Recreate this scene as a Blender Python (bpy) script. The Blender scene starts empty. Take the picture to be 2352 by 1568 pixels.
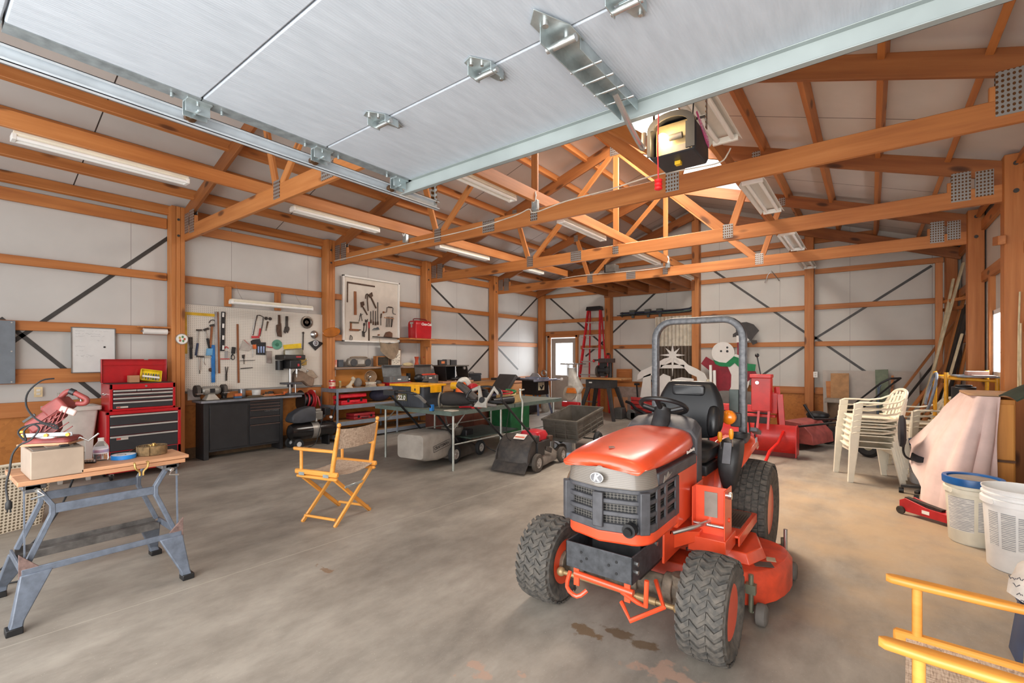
import bpy, math, random
from mathutils import Matrix, Vector, Euler
random.seed(7)
SC = bpy.context.scene
COL = SC.collection
PI = math.pi
# ---------------------------------------------------------------- camera
FPX, U0, V0, HC, TH = 1076.0, 1176.0, 822.0, 1.43, math.radians(37.45)
cam_d = bpy.data.cameras.new('camera'); cam = bpy.data.objects.new('camera', cam_d); COL.objects.link(cam)
cam.location = (0, 0, HC); cam.rotation_euler = (PI/2, 0, TH)
cam_d.sensor_width = 36; cam_d.lens = 36*FPX/2352; cam_d.shift_y = (V0-784)/2352; cam_d.clip_start = .02
SC.camera = cam; YFAR = 11.46
# ---------------------------------------------------------------- sky and exposure
W = bpy.data.worlds.new('sky'); SC.world = W; W.use_nodes = True
bg = W.node_tree.nodes['Background']; bg.inputs[0].default_value = (.95, .97, 1, 1); bg.inputs[1].default_value = 1.0
SC.view_settings.view_transform = 'Standard'; SC.view_settings.look = 'None'; SC.view_settings.gamma = 1
SC.view_settings.use_curve_mapping = False; SC.view_settings.exposure = 0.5
SC.cycles.max_bounces = 10; SC.cycles.diffuse_bounces = 6; SC.cycles.use_denoising = True
def area(name, loc, rot, sx, sy, e, col=(1, 1, 1)):
    l = bpy.data.lights.new(name, 'AREA'); l.shape = 'RECTANGLE'; l.size = sx; l.size_y = sy; l.energy = e; l.color = col
    o = bpy.data.objects.new(name, l); COL.objects.link(o); o.location = loc; o.rotation_euler = rot; return o
def point(name, loc, e, col=(1, 1, 1), r=.1):
    l = bpy.data.lights.new(name, 'POINT'); l.energy = e; l.color = col; l.shadow_soft_size = r
    o = bpy.data.objects.new(name, l); COL.objects.link(o); o.location = loc; return o
area('daylight_through_garage_door', (-.6, -1.7, 1.4), (PI/2, 0, 0), 5.4, 2.4, 225, (1, .985, .96))
area('daylight_through_skylight', (-2.43, 6.9, 4.9), (0, math.radians(18), 0), 1.1, 4.2, 190, (1, .93, .84))
sl_ = area('slanting_daylight_through_skylight', (-2.43, 6.6, 4.95), Vector((2.75, -1.6, -4.9)).to_track_quat('-Z', 'Y').to_euler(), 1.0, 3.6, 115, (1, .80, .60)); sl_.data.spread = math.radians(70)
area('daylight_through_side_window', (1.5, 8.05, 1.65), (0, PI/2, 0), .8, .8, 40, (.95, .97, 1))
area('daylight_through_rear_door', (-6.9, YFAR+.35, 1.45), (PI/2, 0, PI), .6, .9, 45, (.9, .95, 1))
# ---------------------------------------------------------------- pixel -> place helpers (photo 2352x1568)
_c, _s = math.cos(TH), math.sin(TH)
def ray(u, v):
    t = (u-U0)/FPX; return (t*_c-_s, t*_s+_c, (V0-v)/FPX)
def pz(u, v, z=0.):
    d = ray(u, v); k = (z-HC)/d[2]; return Vector((d[0]*k, d[1]*k, z))
def px(u, v, x):
    d = ray(u, v); k = x/d[0]; return Vector((x, d[1]*k, HC+d[2]*k))
def py(u, v, y):
    d = ray(u, v); k = y/d[1]; return Vector((d[0]*k, y, HC+d[2]*k))
# ---------------------------------------------------------------- materials
def lin(c):
    if isinstance(c, str):
        c = c.lstrip('#'); c = [int(c[i:i+2], 16)/255 for i in (0, 2, 4)]
    return tuple(x/12.92 if x <= .04045 else ((x+.055)/1.055)**2.4 for x in c)
MATS = {}
class NT:
    def __init__(s, m): s.t = m.node_tree; s.b = s.t.nodes['Principled BSDF']
    def n(s, typ, **kw):
        o = s.t.nodes.new(typ)
        for k, v in kw.items():
            if k.startswith('i_'):
                key = k[2:]; key = int(key) if key.isdigit() else key.replace('_', ' ')
                o.inputs[key].default_value = v
            else: setattr(o, k, v)
        return o
    def l(s, a, b): s.t.links.new(a, b)
    def ramp(s, fac, stops):
        r = s.n('ShaderNodeValToRGB'); e = r.color_ramp.elements
        while len(e) < len(stops): e.new(.5)
        for q, (p, c) in zip(e, stops): q.position = p; q.color = (*c[:3], 1)
        s.l(fac, r.inputs[0]); return r.outputs[0]
    def mix(s, fac, a, b, mode='MIX'):
        m = s.n('ShaderNodeMix', data_type='RGBA', blend_type=mode)
        for sock, v in ((m.inputs[0], fac), (m.inputs[6], a), (m.inputs[7], b)):
            if hasattr(v, 'links'): s.l(v, sock)
            else: sock.default_value = v if not isinstance(v, tuple) else (*v[:3], 1)
        return m.outputs[2]
    def coords(s, scale=(1, 1, 1), rnd=True):
        tc = s.n('ShaderNodeTexCoord'); mp = s.n('ShaderNodeMapping'); mp.inputs['Scale'].default_value = scale
        s.l(tc.outputs['Object'], mp.inputs[0])
        if rnd:
            oi = s.n('ShaderNodeObjectInfo'); ml = s.n('ShaderNodeMath', operation='MULTIPLY'); ml.inputs[1].default_value = 37
            s.l(oi.outputs['Random'], ml.inputs[0]); s.l(ml.outputs[0], mp.inputs['Location'])
        return mp.outputs[0]
    def noise(s, co, scale, detail=4, rough=.55):
        q = s.n('ShaderNodeTexNoise'); q.inputs['Scale'].default_value = scale; q.inputs['Detail'].default_value = detail; q.inputs['Roughness'].default_value = rough
        s.l(co, q.inputs['Vector']); return q.outputs[0]
    def bump(s, h, st, dist=.01):
        b = s.n('ShaderNodeBump'); b.inputs['Strength'].default_value = st; b.inputs['Distance'].default_value = dist
        s.l(h, b.inputs['Height']); s.l(b.outputs[0], s.b.inputs['Normal'])
def M(name, col, rough=.5, metal=0, var=.12, vs=9, bump=0, bs=60, col2=None, coat=0, sx=(1, 1, 1), trans=0, emit=None, es=0, alpha=1):
    if name in MATS: return MATS[name]
    m = bpy.data.materials.new(name); m.use_nodes = True; t = NT(m); b = t.b
    c = lin(col); b.inputs['Roughness'].default_value = rough; b.inputs['Metallic'].default_value = metal
    co = t.coords(sx)
    f = t.noise(co, vs)
    c2 = lin(col2) if col2 else tuple(x*(1-var*2) for x in c)
    c1 = c if col2 else tuple(min(1, x*(1+var)) for x in c)
    t.l(t.ramp(f, [(.34, c1), (.68, c2)]), b.inputs['Base Color'])
    if bump: t.bump(t.noise(co, bs, 3), bump)
    if coat: b.inputs['Coat Weight'].default_value = coat; b.inputs['Coat Roughness'].default_value = .15
    if trans: b.inputs['Transmission Weight'].default_value = trans
    if alpha < 1: b.inputs['Alpha'].default_value = alpha
    if emit: b.inputs['Emission Color'].default_value = (*lin(emit), 1); b.inputs['Emission Strength'].default_value = es
    MATS[name] = m; return m
def wood(name, c1, c2, c3, gs=1.0, rough=.55, knots=True, axis=0):
    if name in MATS: return MATS[name]
    m = bpy.data.materials.new(name); m.use_nodes = True; t = NT(m)
    sc = [16*gs]*3; sc[axis] = .9*gs
    co = t.coords(tuple(sc)); n1 = t.noise(co, 1.0, 5, .6)
    sc2 = [2.2]*3; sc2[axis] = .7
    n2 = t.noise(t.coords(tuple(sc2)), 1.3, 2)
    a = t.ramp(n1, [(.3, lin(c1)), (.5, lin(c2)), (.75, lin(c3))])
    b = t.mix(.35, a, t.ramp(n2, [(.3, lin(c1)), (.7, lin(c3))]))
    if knots:
        k = t.n('ShaderNodeTexVoronoi'); k.inputs['Scale'].default_value = 1.0; sk = [5.0]*3; sk[axis] = 1.7
        t.l(t.coords(tuple(sk)), k.inputs['Vector'])
        kf = t.ramp(k.outputs['Distance'], [(.0, (1, 1, 1)), (.11, (.8, .8, .8)), (.19, (0, 0, 0))])
        b = t.mix(kf, b, tuple(x*.35 for x in lin(c3)))
    t.l(b, t.b.inputs['Base Color']); t.b.inputs['Roughness'].default_value = rough
    t.bump(n1, .12, .004); MATS[name] = m; return m
# ---------------------------------------------------------------- mesh builder
def sm(pts, n=4, closed=False):
    P = [Vector(p) for p in pts]; out = []; N = len(P)
    R = N if closed else N-1
    for i in range(R):
        g = lambda j: P[j % N] if closed else P[max(0, min(N-1, j))]
        a, b, c, d = g(i-1), g(i), g(i+1), g(i+2)
        for k in range(n):
            t = k/n
            out.append(.5*((2*b)+(c-a)*t+(2*a-5*b+4*c-d)*t*t+(3*b-a-3*c+d)*t**3))
    if not closed: out.append(P[-1])
    return out
def rrect(w, h, r, n=4, cx=0, cy=0):
    r = min(r, w/2-1e-5, h/2-1e-5); o = []
    for k, (sx, sy) in enumerate(((1, 1), (-1, 1), (-1, -1), (1, -1))):
        for i in range(n+1):
            a = PI/2*k+PI/2*i/n; o.append((cx+sx*(w/2-r)+r*math.cos(a), cy+sy*(h/2-r)+r*math.sin(a)))
    return o
def T(x=0, y=0, z=0): return Matrix.Translation((x, y, z))
def R(ax, deg): return Matrix.Rotation(math.radians(deg), 4, ax)
class B:
    def __init__(s): s.v = []; s.f = []; s.m = []; s.k = 0; s.T = Matrix()
    def add(s, vs, fs):
        n = len(s.v); s.v += [tuple(s.T @ Vector(p)) for p in vs]
        s.f += [tuple(n+i for i in f) for f in fs]; s.m += [s.k]*len(fs); return s
    def mat(s, k): s.k = k; return s
    def box(s, cx, cy, cz, sx, sy, sz, rot=None):
        vs = [Vector((x*sx/2, y*sy/2, z*sz/2)) for x in (-1, 1) for y in (-1, 1) for z in (-1, 1)]
        if rot: vs = [rot @ q for q in vs]
        vs = [q+Vector((cx, cy, cz)) for q in vs]
        return s.add(vs, [(0, 1, 3, 2), (4, 6, 7, 5), (0, 4, 5, 1), (2, 3, 7, 6), (0, 2, 6, 4), (1, 5, 7, 3)])
    def b2(s, x0, x1, y0, y1, z0, z1): return s.box((x0+x1)/2, (y0+y1)/2, (z0+z1)/2, abs(x1-x0), abs(y1-y0), abs(z1-z0))
    def bar(s, p0, p1, w, h, up=(0, 0, 1)):
        p0, p1 = Vector(p0), Vector(p1); x = (p1-p0); L = x.length; x.normalize(); up = Vector(up)
        y = up.cross(x)
        if y.length < 1e-4: y = Vector((0, 1, 0)).cross(x)
        y.normalize(); z = x.cross(y)
        return s.box(*((p0+p1)/2), L, w, h, Matrix((x, y, z)).transposed())
    def frame(s, d):
        d = Vector(d).normalized(); a = Vector((0, 0, 1)) if abs(d.z) < .9 else Vector((1, 0, 0))
        x = a.cross(d).normalized(); return x, d.cross(x)
    def loft(s, rings, cap0=True, cap1=True, closed=False, wrap=True):
        n = len(rings[0]); vs = [p for r in rings for p in r]; fs = []
        K = len(rings); 
        for i in range(K if closed else K-1):
            j = (i+1) % K
            for k in range(n if wrap else n-1):
                q = (k+1) % n; fs.append((i*n+k, i*n+q, j*n+q, j*n+k))
        if not closed:
            if cap0: fs.append(tuple(reversed(range(n))))
            if cap1: fs.append(tuple((K-1)*n+k for k in range(n)))
        return s.add(vs, fs)
    def cyl(s, p0, p1, r, r2=None, n=14, cap=True):
        p0, p1 = Vector(p0), Vector(p1); r2 = r if r2 is None else r2; x, y = s.frame(p1-p0)
        rg = lambda p, q: [p+x*q*math.cos(2*PI*i/n)+y*q*math.sin(2*PI*i/n) for i in range(n)]
        return s.loft([rg(p0, r), rg(p1, r2)], cap, cap)
    def tube(s, pts, r, n=8, closed=False, prof=None, flat=1.0):
        P = [Vector(p) for p in pts]; K = len(P); rings = []; x = None
        for i in range(K):
            d = (P[(i+1) % K]-P[i-1]) if closed else (P[min(K-1, i+1)]-P[max(0, i-1)])
            if d.length < 1e-9: d = Vector((0, 0, 1))
            d.normalize()
            if x is None: x, y = s.frame(d)
            x = (x-d*x.dot(d)).normalized(); y = d.cross(x)
            q = r[i] if isinstance(r, (list, tuple)) else r
            if prof: rings.append([P[i]+x*a*q+y*b*q for a, b in prof])
            else: rings.append([P[i]+x*q*math.cos(2*PI*k/n)+y*q*flat*math.sin(2*PI*k/n) for k in range(n)])
        return s.loft(rings, closed=closed)
    def lathe(s, prof, at=(0, 0, 0), ax=(0, 0, 1), n=24, closed=False):
        at = Vector(at); d = Vector(ax).normalized(); x, y = s.frame(d); rings = []
        for r, z in prof:
            r = max(r, 1e-4); rings.append([at+d*z+x*r*math.cos(2*PI*k/n)+y*r*math.sin(2*PI*k/n) for k in range(n)])
        return s.loft(rings, closed=closed)
    def prism(s, poly, d, m=None):
        m = m or Matrix(); a = [m @ Vector((x, y, 0)) for x, y in poly]; b = [m @ Vector((x, y, d)) for x, y in poly]
        return s.loft([a, b])
    def ball(s, c, r, n=14, k=9):
        r = r if isinstance(r, (tuple, list)) else (r, r, r); c = Vector(c); rings = []
        for i in range(k+1):
            a = PI*i/k; q = max(math.sin(a), 1e-3)
            rings.append([c+Vector((r[0]*q*math.cos(2*PI*j/n), r[1]*q*math.sin(2*PI*j/n), -r[2]*math.cos(a))) for j in range(n)])
        return s.loft(rings)
    def sheet(s, rows, th=.004):
        H = len(rows); n = len(rows[0]); P = [[Vector(p) for p in r] for r in rows]; N = []
        for i in range(H):
            for j in range(n):
                a = P[min(H-1, i+1)][j]-P[max(0, i-1)][j]; b = P[i][min(n-1, j+1)]-P[i][max(0, j-1)]
                q = a.cross(b); N.append(q.normalized() if q.length > 1e-12 else Vector((0, 0, 1)))
        f = [p for r in P for p in r]; up = [p+q*th/2 for p, q in zip(f, N)]; dn = [p-q*th/2 for p, q in zip(f, N)]
        fs = []; o = H*n
        for i in range(H-1):
            for j in range(n-1):
                a, b, c, d = i*n+j, i*n+j+1, (i+1)*n+j+1, (i+1)*n+j
                fs += [(a, d, c, b), (o+a, o+b, o+c, o+d)]
        ed = [j for j in range(n)]+[i*n+n-1 for i in range(1, H)]+[(H-1)*n+j for j in range(n-2, -1, -1)]+[i*n for i in range(H-2, 0, -1)]
        for a, b in zip(ed, ed[1:]+ed[:1]): fs.append((a, b, o+b, o+a))
        return s.add(up+dn, fs)
    def text(s, txt, size, m, th=.002, shear=0, bold=0, sp=1):
        cu = bpy.data.curves.new('lettering', 'FONT'); cu.body = txt; cu.size = size; cu.extrude = th/2; cu.shear = shear; cu.offset = bold
        cu.align_x = 'CENTER'; cu.align_y = 'CENTER'; cu.resolution_u = 2; cu.space_character = sp
        ob = bpy.data.objects.new('lettering', cu); COL.objects.link(ob)
        bpy.context.view_layer.update()
        me = bpy.data.meshes.new_from_object(ob.evaluated_get(bpy.context.evaluated_depsgraph_get()))
        s.add([m @ v.co for v in me.vertices], [tuple(p.vertices) for p in me.polygons])
        bpy.data.objects.remove(ob); bpy.data.curves.remove(cu); bpy.data.meshes.remove(me); return s
def scribble(b, x0, x1, z, h, fn, r=.0012, seed=1):
    """an illegible handwritten line between x0 and x1"""
    rn = random.Random(seed); x = x0; P = []
    while x < x1:
        P.append(fn(x, z+h*(rn.random()-.5))); x += h*(.25+.3*rn.random())
        if rn.random() < .14 and len(P) > 2: b.tube(P, r, 4); P = []; x += h*.8
    if len(P) > 2: b.tube(P, r, 4)
    return b
def O(name, b, mats, parent=None, bev=0, loc=None, rz=0, ang=38, seg=2, sub=0, mtx=None):
    me = bpy.data.meshes.new(name); me.from_pydata(b.v, [], b.f)
    for q in (mats if isinstance(mats, (list, tuple)) else [mats]): me.materials.append(q)
    me.polygons.foreach_set('material_index', b.m); me.validate(); me.update()
    import bmesh
    bm = bmesh.new(); bm.from_mesh(me); bmesh.ops.recalc_face_normals(bm, faces=bm.faces); bm.to_mesh(me); bm.free()
    me.shade_smooth(); me.set_sharp_from_angle(angle=math.radians(ang))
    o = bpy.data.objects.new(name, me); COL.objects.link(o)
    if parent: o.parent = parent
    if mtx is not None: o.matrix_local = mtx
    else:
        if loc is not None: o.location = loc
        if rz: o.rotation_euler.z = rz
    if bev:
        md = o.modifiers.new('bevel', 'BEVEL'); md.width = bev; md.segments = seg; md.limit_method = 'ANGLE'; md.angle_limit = math.radians(40)
    if sub:
        md = o.modifiers.new('subdivision', 'SUBSURF'); md.levels = sub; md.render_levels = sub
    return o
def thing(name, label, cat, loc=(0, 0, 0), rz=0, group=None, rot=None):
    o = bpy.data.objects.new(name, None); COL.objects.link(o); o.empty_display_size = .1
    o.location = loc; o.rotation_euler = rot if rot else (0, 0, rz); o['label'] = label; o['category'] = cat
    if group: o['group'] = group
    return o
def tag(o, label, cat, group=None):
    o['label'] = label; o['category'] = cat
    if group: o['group'] = group
    return o
def struct(o): o['kind'] = 'structure'; return o
def dup(root, loc=None, rz=None, label=None, rot=None):
    def cp(o, p):
        c = o.copy(); COL.objects.link(c)
        if p: c.parent = p
        for ch in list(o.children): cp(ch, c)
        return c
    c = cp(root, None)
    if loc is not None: c.location = loc
    if rz is not None: c.rotation_euler = (0, 0, rz)
    if rot is not None: c.rotation_euler = rot
    if label: c['label'] = label
    return c
def beam(name, p0, p1, w, h, m, parent=None, up=(0, 0, 1), bev=.004):
    """a straight timber: its own local X runs along the grain"""
    p0, p1 = Vector(p0), Vector(p1); x = p1-p0; L = x.length; x.normalize(); y = Vector(up).cross(x)
    if y.length < 1e-4: y = Vector((0, 1, 0)).cross(x)
    y.normalize(); z = x.cross(y); mt = Matrix((x, y, z)).transposed().to_4x4(); mt.translation = p0
    return O(name, B().b2(0, L, -w/2, w/2, -h/2, h/2), m, parent, bev, mtx=mt, seg=1)
# ================================================================ setting
PINE = wood('pine framing', '#c8854a', '#b57036', '#965526')
PINED = wood('darker pine framing', '#a86a38', '#935628', '#743f1c')
PLATE = M('nail plate steel', '#9c9c98', .38, .8, .1, 30)
GALV = M('galvanised steel', '#b9c4c6', .34, .75, .12, 14)
STRAP = M('dark steel strap', '#4a4846', .5, .5)
BLK = M('black plastic', '#1b1b1d', .45)
WHT = M('white enamel', '#e9e6df', .4, var=.03)
STEEL = M('bright steel', '#c9c9c7', .25, .9, .05)
RUB = M('black rubber', '#262627', .8, bump=.15)
RED = M('red enamel', '#b3121d', .3, var=.06, coat=.3)
def floor_mat():
    m = bpy.data.materials.new('worn concrete'); m.use_nodes = True; t = NT(m); co = t.coords(rnd=False)
    n1 = t.noise(co, .55, 6, .62); n2 = t.noise(t.coords((1, .45, 1), rnd=False), 1.5, 7, .62); n3 = t.noise(t.coords((1, .5, 1), rnd=False), 7, 6, .7)
    a = t.ramp(n1, [(.32, lin('#706a63')), (.5, lin('#8a8379')), (.66, lin('#a49d92'))])
    a = t.mix(.55, a, t.ramp(n2, [(.32, lin('#6b655e')), (.5, lin('#90877c')), (.68, lin('#b5ada1'))]))
    a = t.mix(.2, a, t.ramp(n3, [(.38, lin('#59534d')), (.62, lin('#aba398'))]))
    # pink worn patches and brown stains by the tractor, plus a broad tan patch that paints in warm glow
    sp = t.n('ShaderNodeSeparateXYZ'); t.l(co, sp.inputs[0])
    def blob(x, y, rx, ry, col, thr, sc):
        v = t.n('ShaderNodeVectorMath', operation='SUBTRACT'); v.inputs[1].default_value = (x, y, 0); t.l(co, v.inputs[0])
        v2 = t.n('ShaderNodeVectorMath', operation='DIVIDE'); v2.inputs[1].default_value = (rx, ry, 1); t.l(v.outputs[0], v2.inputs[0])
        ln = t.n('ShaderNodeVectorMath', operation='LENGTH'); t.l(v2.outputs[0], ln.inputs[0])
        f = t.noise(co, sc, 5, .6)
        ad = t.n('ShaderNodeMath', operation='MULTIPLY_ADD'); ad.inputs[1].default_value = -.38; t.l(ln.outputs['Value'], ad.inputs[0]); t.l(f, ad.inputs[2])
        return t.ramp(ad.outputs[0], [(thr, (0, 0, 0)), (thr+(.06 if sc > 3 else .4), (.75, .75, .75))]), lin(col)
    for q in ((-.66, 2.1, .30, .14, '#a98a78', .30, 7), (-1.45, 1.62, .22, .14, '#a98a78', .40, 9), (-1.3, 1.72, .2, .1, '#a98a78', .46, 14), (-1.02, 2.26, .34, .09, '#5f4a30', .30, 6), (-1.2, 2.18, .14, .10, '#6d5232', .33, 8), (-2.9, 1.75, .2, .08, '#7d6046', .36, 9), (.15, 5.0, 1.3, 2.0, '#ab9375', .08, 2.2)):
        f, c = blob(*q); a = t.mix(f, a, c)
    # fine scored line across the slab
    p0, p1 = pz(0, 1490), pz(760, 1245); nv = Vector((-(p1-p0).y, (p1-p0).x, 0)).normalized()
    dp_ = t.n('ShaderNodeVectorMath', operation='DOT_PRODUCT'); dp_.inputs[1].default_value = nv; t.l(co, dp_.inputs[0])
    m1 = t.n('ShaderNodeMath', operation='SUBTRACT'); m1.inputs[1].default_value = nv.dot(p0); t.l(dp_.outputs['Value'], m1.inputs[0])
    m2 = t.n('ShaderNodeMath', operation='ABSOLUTE'); t.l(m1.outputs[0], m2.inputs[0])
    lf = t.ramp(m2.outputs[0], [(.002, (.35, .35, .35)), (.006, (0, 0, 0))]); a = t.mix(lf, a, lin('#cfc6b6'))
    w = t.n('ShaderNodeTexNoise'); w.inputs['Scale'].default_value = 120; t.l(co, w.inputs['Vector'])
    sp2 = t.ramp(w.outputs[0], [(.71, (0, 0, 0)), (.74, (.6, .6, .6))]); a = t.mix(sp2, a, lin('#c9c1b2'))
    t.l(a, t.b.inputs['Base Color'])
    t.l(t.ramp(n2, [(.3, (.42, .42, .42)), (.7, (.62, .62, .62))]), t.b.inputs['Roughness']); t.b.inputs['Specular IOR Level'].default_value = .4
    t.bump(n3, .06, .004); return m
def panel_mat(name, col, axis, step, off=0., seam='#6d6660', wd=.004):
    m = bpy.data.materials.new(name); m.use_nodes = True; t = NT(m); co = t.coords(rnd=False)
    n = t.noise(co, 1.3, 4); c = lin(col)
    a = t.ramp(n, [(.35, tuple(x*1.03 for x in c)), (.65, tuple(x*.93 for x in c))])
    sp = t.n('ShaderNodeSeparateXYZ'); t.l(co, sp.inputs[0])
    ad = t.n('ShaderNodeMath', operation='ADD'); ad.inputs[1].default_value = off+100*step; t.l(sp.outputs[axis], ad.inputs[0])
    mo = t.n('ShaderNodeMath', operation='MODULO'); mo.inputs[1].default_value = step; t.l(ad.outputs[0], mo.inputs[0])
    lt = t.n('ShaderNodeMath', operation='LESS_THAN'); lt.inputs[1].default_value = wd; t.l(mo.outputs[0], lt.inputs[0])
    a = t.mix(lt.outputs[0], a, lin(seam)); t.l(a, t.b.inputs['Base Color']); t.b.inputs['Roughness'].default_value = .6
    t.bump(t.noise(co, 160, 2), .04, .002); return m
def osb_mat():
    m = bpy.data.materials.new('strand board'); m.use_nodes = True; t = NT(m); co = t.coords()
    v = t.n('ShaderNodeTexVoronoi'); v.inputs['Scale'].default_value = 26; t.l(co, v.inputs['Vector'])
    a = t.ramp(v.outputs['Color'], [(0, lin('#b4702f')), (.5, lin('#c8813a')), (1, lin('#9b5b22'))])
    a = t.mix(.4, a, t.ramp(t.noise(co, 3, 4), [(.3, lin('#bd7733')), (.7, lin('#9a5a22'))]))
    t.l(a, t.b.inputs['Base Color']); t.b.inputs['Roughness'].default_value = .6; return m
XL, XR, YF, RX, RZ, SL = -7.72, 1.27, 11.46, -3.235, 4.95, .335
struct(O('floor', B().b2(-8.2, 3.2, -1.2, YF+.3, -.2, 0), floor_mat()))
struct(O('wall_left', B().b2(XL-.1, XL, -.3, YF+.1, 0, 3.55), panel_mat('white insulation board', '#c4c1bc', 1, 1.22, -.62)))
# far wall with a gable
g = [(XL, 0), (XR, 0), (XR, 3.5), (RX, RZ+.1), (XL, 3.5)]
# (doorway cut out as separate strips)
DX0, DX1, DZ = -7.40, -6.48, 2.03
fw = B(); my = Matrix(((1, 0, 0, 0), (0, 0, 1, YF), (0, 1, 0, 0), (0, 0, 0, 1)))
fw.prism([(XL, 0), (DX0, 0), (DX0, 3.6), (XL, 3.5)], .1, my); fw.prism([(DX0, DZ), (DX1, DZ), (DX1, 3.9), (DX0, 3.62)], .1, my)
fw.prism([(DX1, 0), (XR, 0), (XR, 3.5), (RX, RZ+.1), (DX1, 3.9)], .1, my)
struct(O('wall_far', fw, panel_mat('white far board', '#cac7bf', 0, 1.22, .33)))
WY0, WY1, WZ0, WZ1 = 7.55, 8.52, 1.2, 2.04
rw = B(); rw.b2(XR, XR+.1, -.3, WY0, 0, 3.55).b2(XR, XR+.1, WY1, YF+.1, 0, 3.55).b2(XR, XR+.1, WY0, WY1, 0, WZ0).b2(XR, XR+.1, WY0, WY1, WZ1, 3.55)
struct(O('wall_right', rw, panel_mat('white side board', '#cac7bf', 1, 1.22, .2)))
# roof underside in two slopes, with the ridge skylight left open
SY0, SY1, SX0, SX1 = 5.0, 10.4, RX+.05, -1.82
zr = lambda x: RZ+.06-SL*abs(x-RX)
def slope(b, x0, x1, y0, y1):
    b.add([(x0, y0, zr(x0)), (x1, y0, zr(x1)), (x1, y1, zr(x1)), (x0, y1, zr(x0)), (x0, y0, zr(x0)+.06), (x1, y0, zr(x1)+.06), (x1, y1, zr(x1)+.06), (x0, y1, zr(x0)+.06)],
          [(0, 3, 2, 1), (4, 5, 6, 7), (0, 1, 5, 4), (1, 2, 6, 5), (2, 3, 7, 6), (3, 0, 4, 7)])
cl = B(); slope(cl, XL-.15, RX, -.4, YF+.1); slope(cl, RX, SX0, -.4, YF+.1); slope(cl, SX0, SX1, -.4, SY0); slope(cl, SX0, SX1, SY1, YF+.1); slope(cl, SX1, XR+.15, -.4, YF+.1)
struct(O('ceiling', cl, panel_mat('roof insulation board', '#cbc5bf', 1, 1.22, -.05, '#3c3632', .012)))
m = bpy.data.materials.new('translucent roof sheet'); m.use_nodes = True; t = NT(m); tr = t.n('ShaderNodeBsdfTranslucent'); tp = t.n('ShaderNodeBsdfTransparent'); mx = t.n('ShaderNodeMixShader'); mx.inputs[0].default_value = .75
t.l(tr.outputs[0], mx.inputs[1]); t.l(tp.outputs[0], mx.inputs[2]); t.l(mx.outputs[0], t.t.nodes['Material Output'].inputs[0])
sk = B(); slope(sk, SX0, SX1, SY0, SY1); sko = struct(O('window_1', sk, m))
# strand-board skirting of the walls
OSB = osb_mat()
struct(O('baseboard_left', B().b2(XL, XL+.015, -.3, YF, .12, .80), OSB))
struct(O('baseboard_far', B().b2(DX1+.1, XR, YF-.015, YF, .0, .72), OSB))
struct(O('trim_1', B().b2(XL, XL+.045, -.3, YF, 0, .15), wood('grey sill plank', '#7d6345', '#6b5238', '#55402c')))
# ---------------------------------------------------------------- posts
PL = [.045+2.286*i for i in range(6)]       # bays of the left wall
ord_ = ['first', 'second', 'third', 'fourth', 'fifth', 'sixth']
YP = [2.31, 4.59, 6.87, 9.15]
def post(x, y, w, d, h, label):
    return tag(beam('wall_post', (x, y, 0), (x, y, h), w, d, PINE, up=(1, 0, 0), bev=.006), label, 'post', 'timber wall posts')
for i, y in enumerate(YP):
    t_ = thing('wall_post', ['left wall timber post beside the red tool chest', 'left wall timber post at the right edge of the pegboard', 'left wall timber post behind the red drinks cooler', 'left wall timber post by the rear window light'][i], 'post', (-7.6, y, 0), 0, 'timber wall posts')
    for k in (-1, 0, 1): beam('ply', (0, k*.053, 0), (0, k*.053, 3.50), .18, .051, PINE, t_, up=(0, 1, 0))
    for z in (3.1, 3.32): O('bolt_head', B().cyl((.09, 0, z), (.1, 0, z), .016), STRAP, t_)
for i, (y, lb) in enumerate(((6.94, 'thick right wall timber post nearest the camera, with bolt heads'), (9.2, 'right wall timber post behind the nearest right post'))):
    t_ = thing('wall_post', lb, 'post', (1.165, y, 0), 0, 'timber wall posts')
    beam('ply', (0, 0, 0), (0, 0, 3.5), .17, .18, PINE, t_, up=(0, 1, 0))
    for z in (3.12, 3.4): O('bolt_head', B().cyl((.0, -.09, z), (0, -.1, z), .022), STRAP, t_)
for x, h, lb in ((-7.6, 3.45, 'corner timber post left of the grey rear door'), (-5.48, 3.35, 'far wall timber post behind the red step ladder'), (-3.25, 4.75, 'far wall timber post left of the snowman cut-out'), (-1.0, 4.1, 'far wall timber post right of the snowman cut-out'), (1.13, 3.4, 'rear right corner timber post behind the leaning lumber')):
    post(x, YF-.11, .18, .16, h, lb)
tag(beam('rack_upright', (.89, YF-1.05, 0), (.89, YF-1.05, 3.0), .09, .09, PINE, up=(1, 0, 0)), 'slim upright of the lumber rack in the rear right corner', 'post')
# ---------------------------------------------------------------- girts
def girt(p0, p1, w, h, label, m=None): return tag(beam('wall_girt', p0, p1, w, h, m or PINE), label, 'girt', 'horizontal wall girts')
bays = ['beside the electric panel', 'above the pegboard', 'behind the white tool board', 'right of the red cooler', 'in the rear corner']
ends = [-.3]+YP+[11.3]
LZ = [(3.27, .14, 'topmost'), (2.54, .10, 'second highest'), (1.8, .11, 'third highest'), (.84, .17, 'lowest')]
for i in range(5):
    for z, h, nm in LZ:
        girt((XL+.03, ends[i]+(.085 if i else 0), z), (XL+.03, ends[i+1]-.085, z), .05, h, f'{nm} left wall girt {bays[i]}')
girt((XL+.03, -.3, 1.22), (XL+.03, 2.22, 1.22), .05, .17, 'wide board on the left wall behind the whiteboard')
for y in (2.98, 3.72): tag(beam('wall_stud', (XL+.08, y, 2.2), (XL+.08, y, 2.5), .05, .09, PINE, up=(0, 1, 0)), 'short block %s end of the bench light' % ('behind the left' if y < 3 else 'behind the right'), 'stud')
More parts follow.
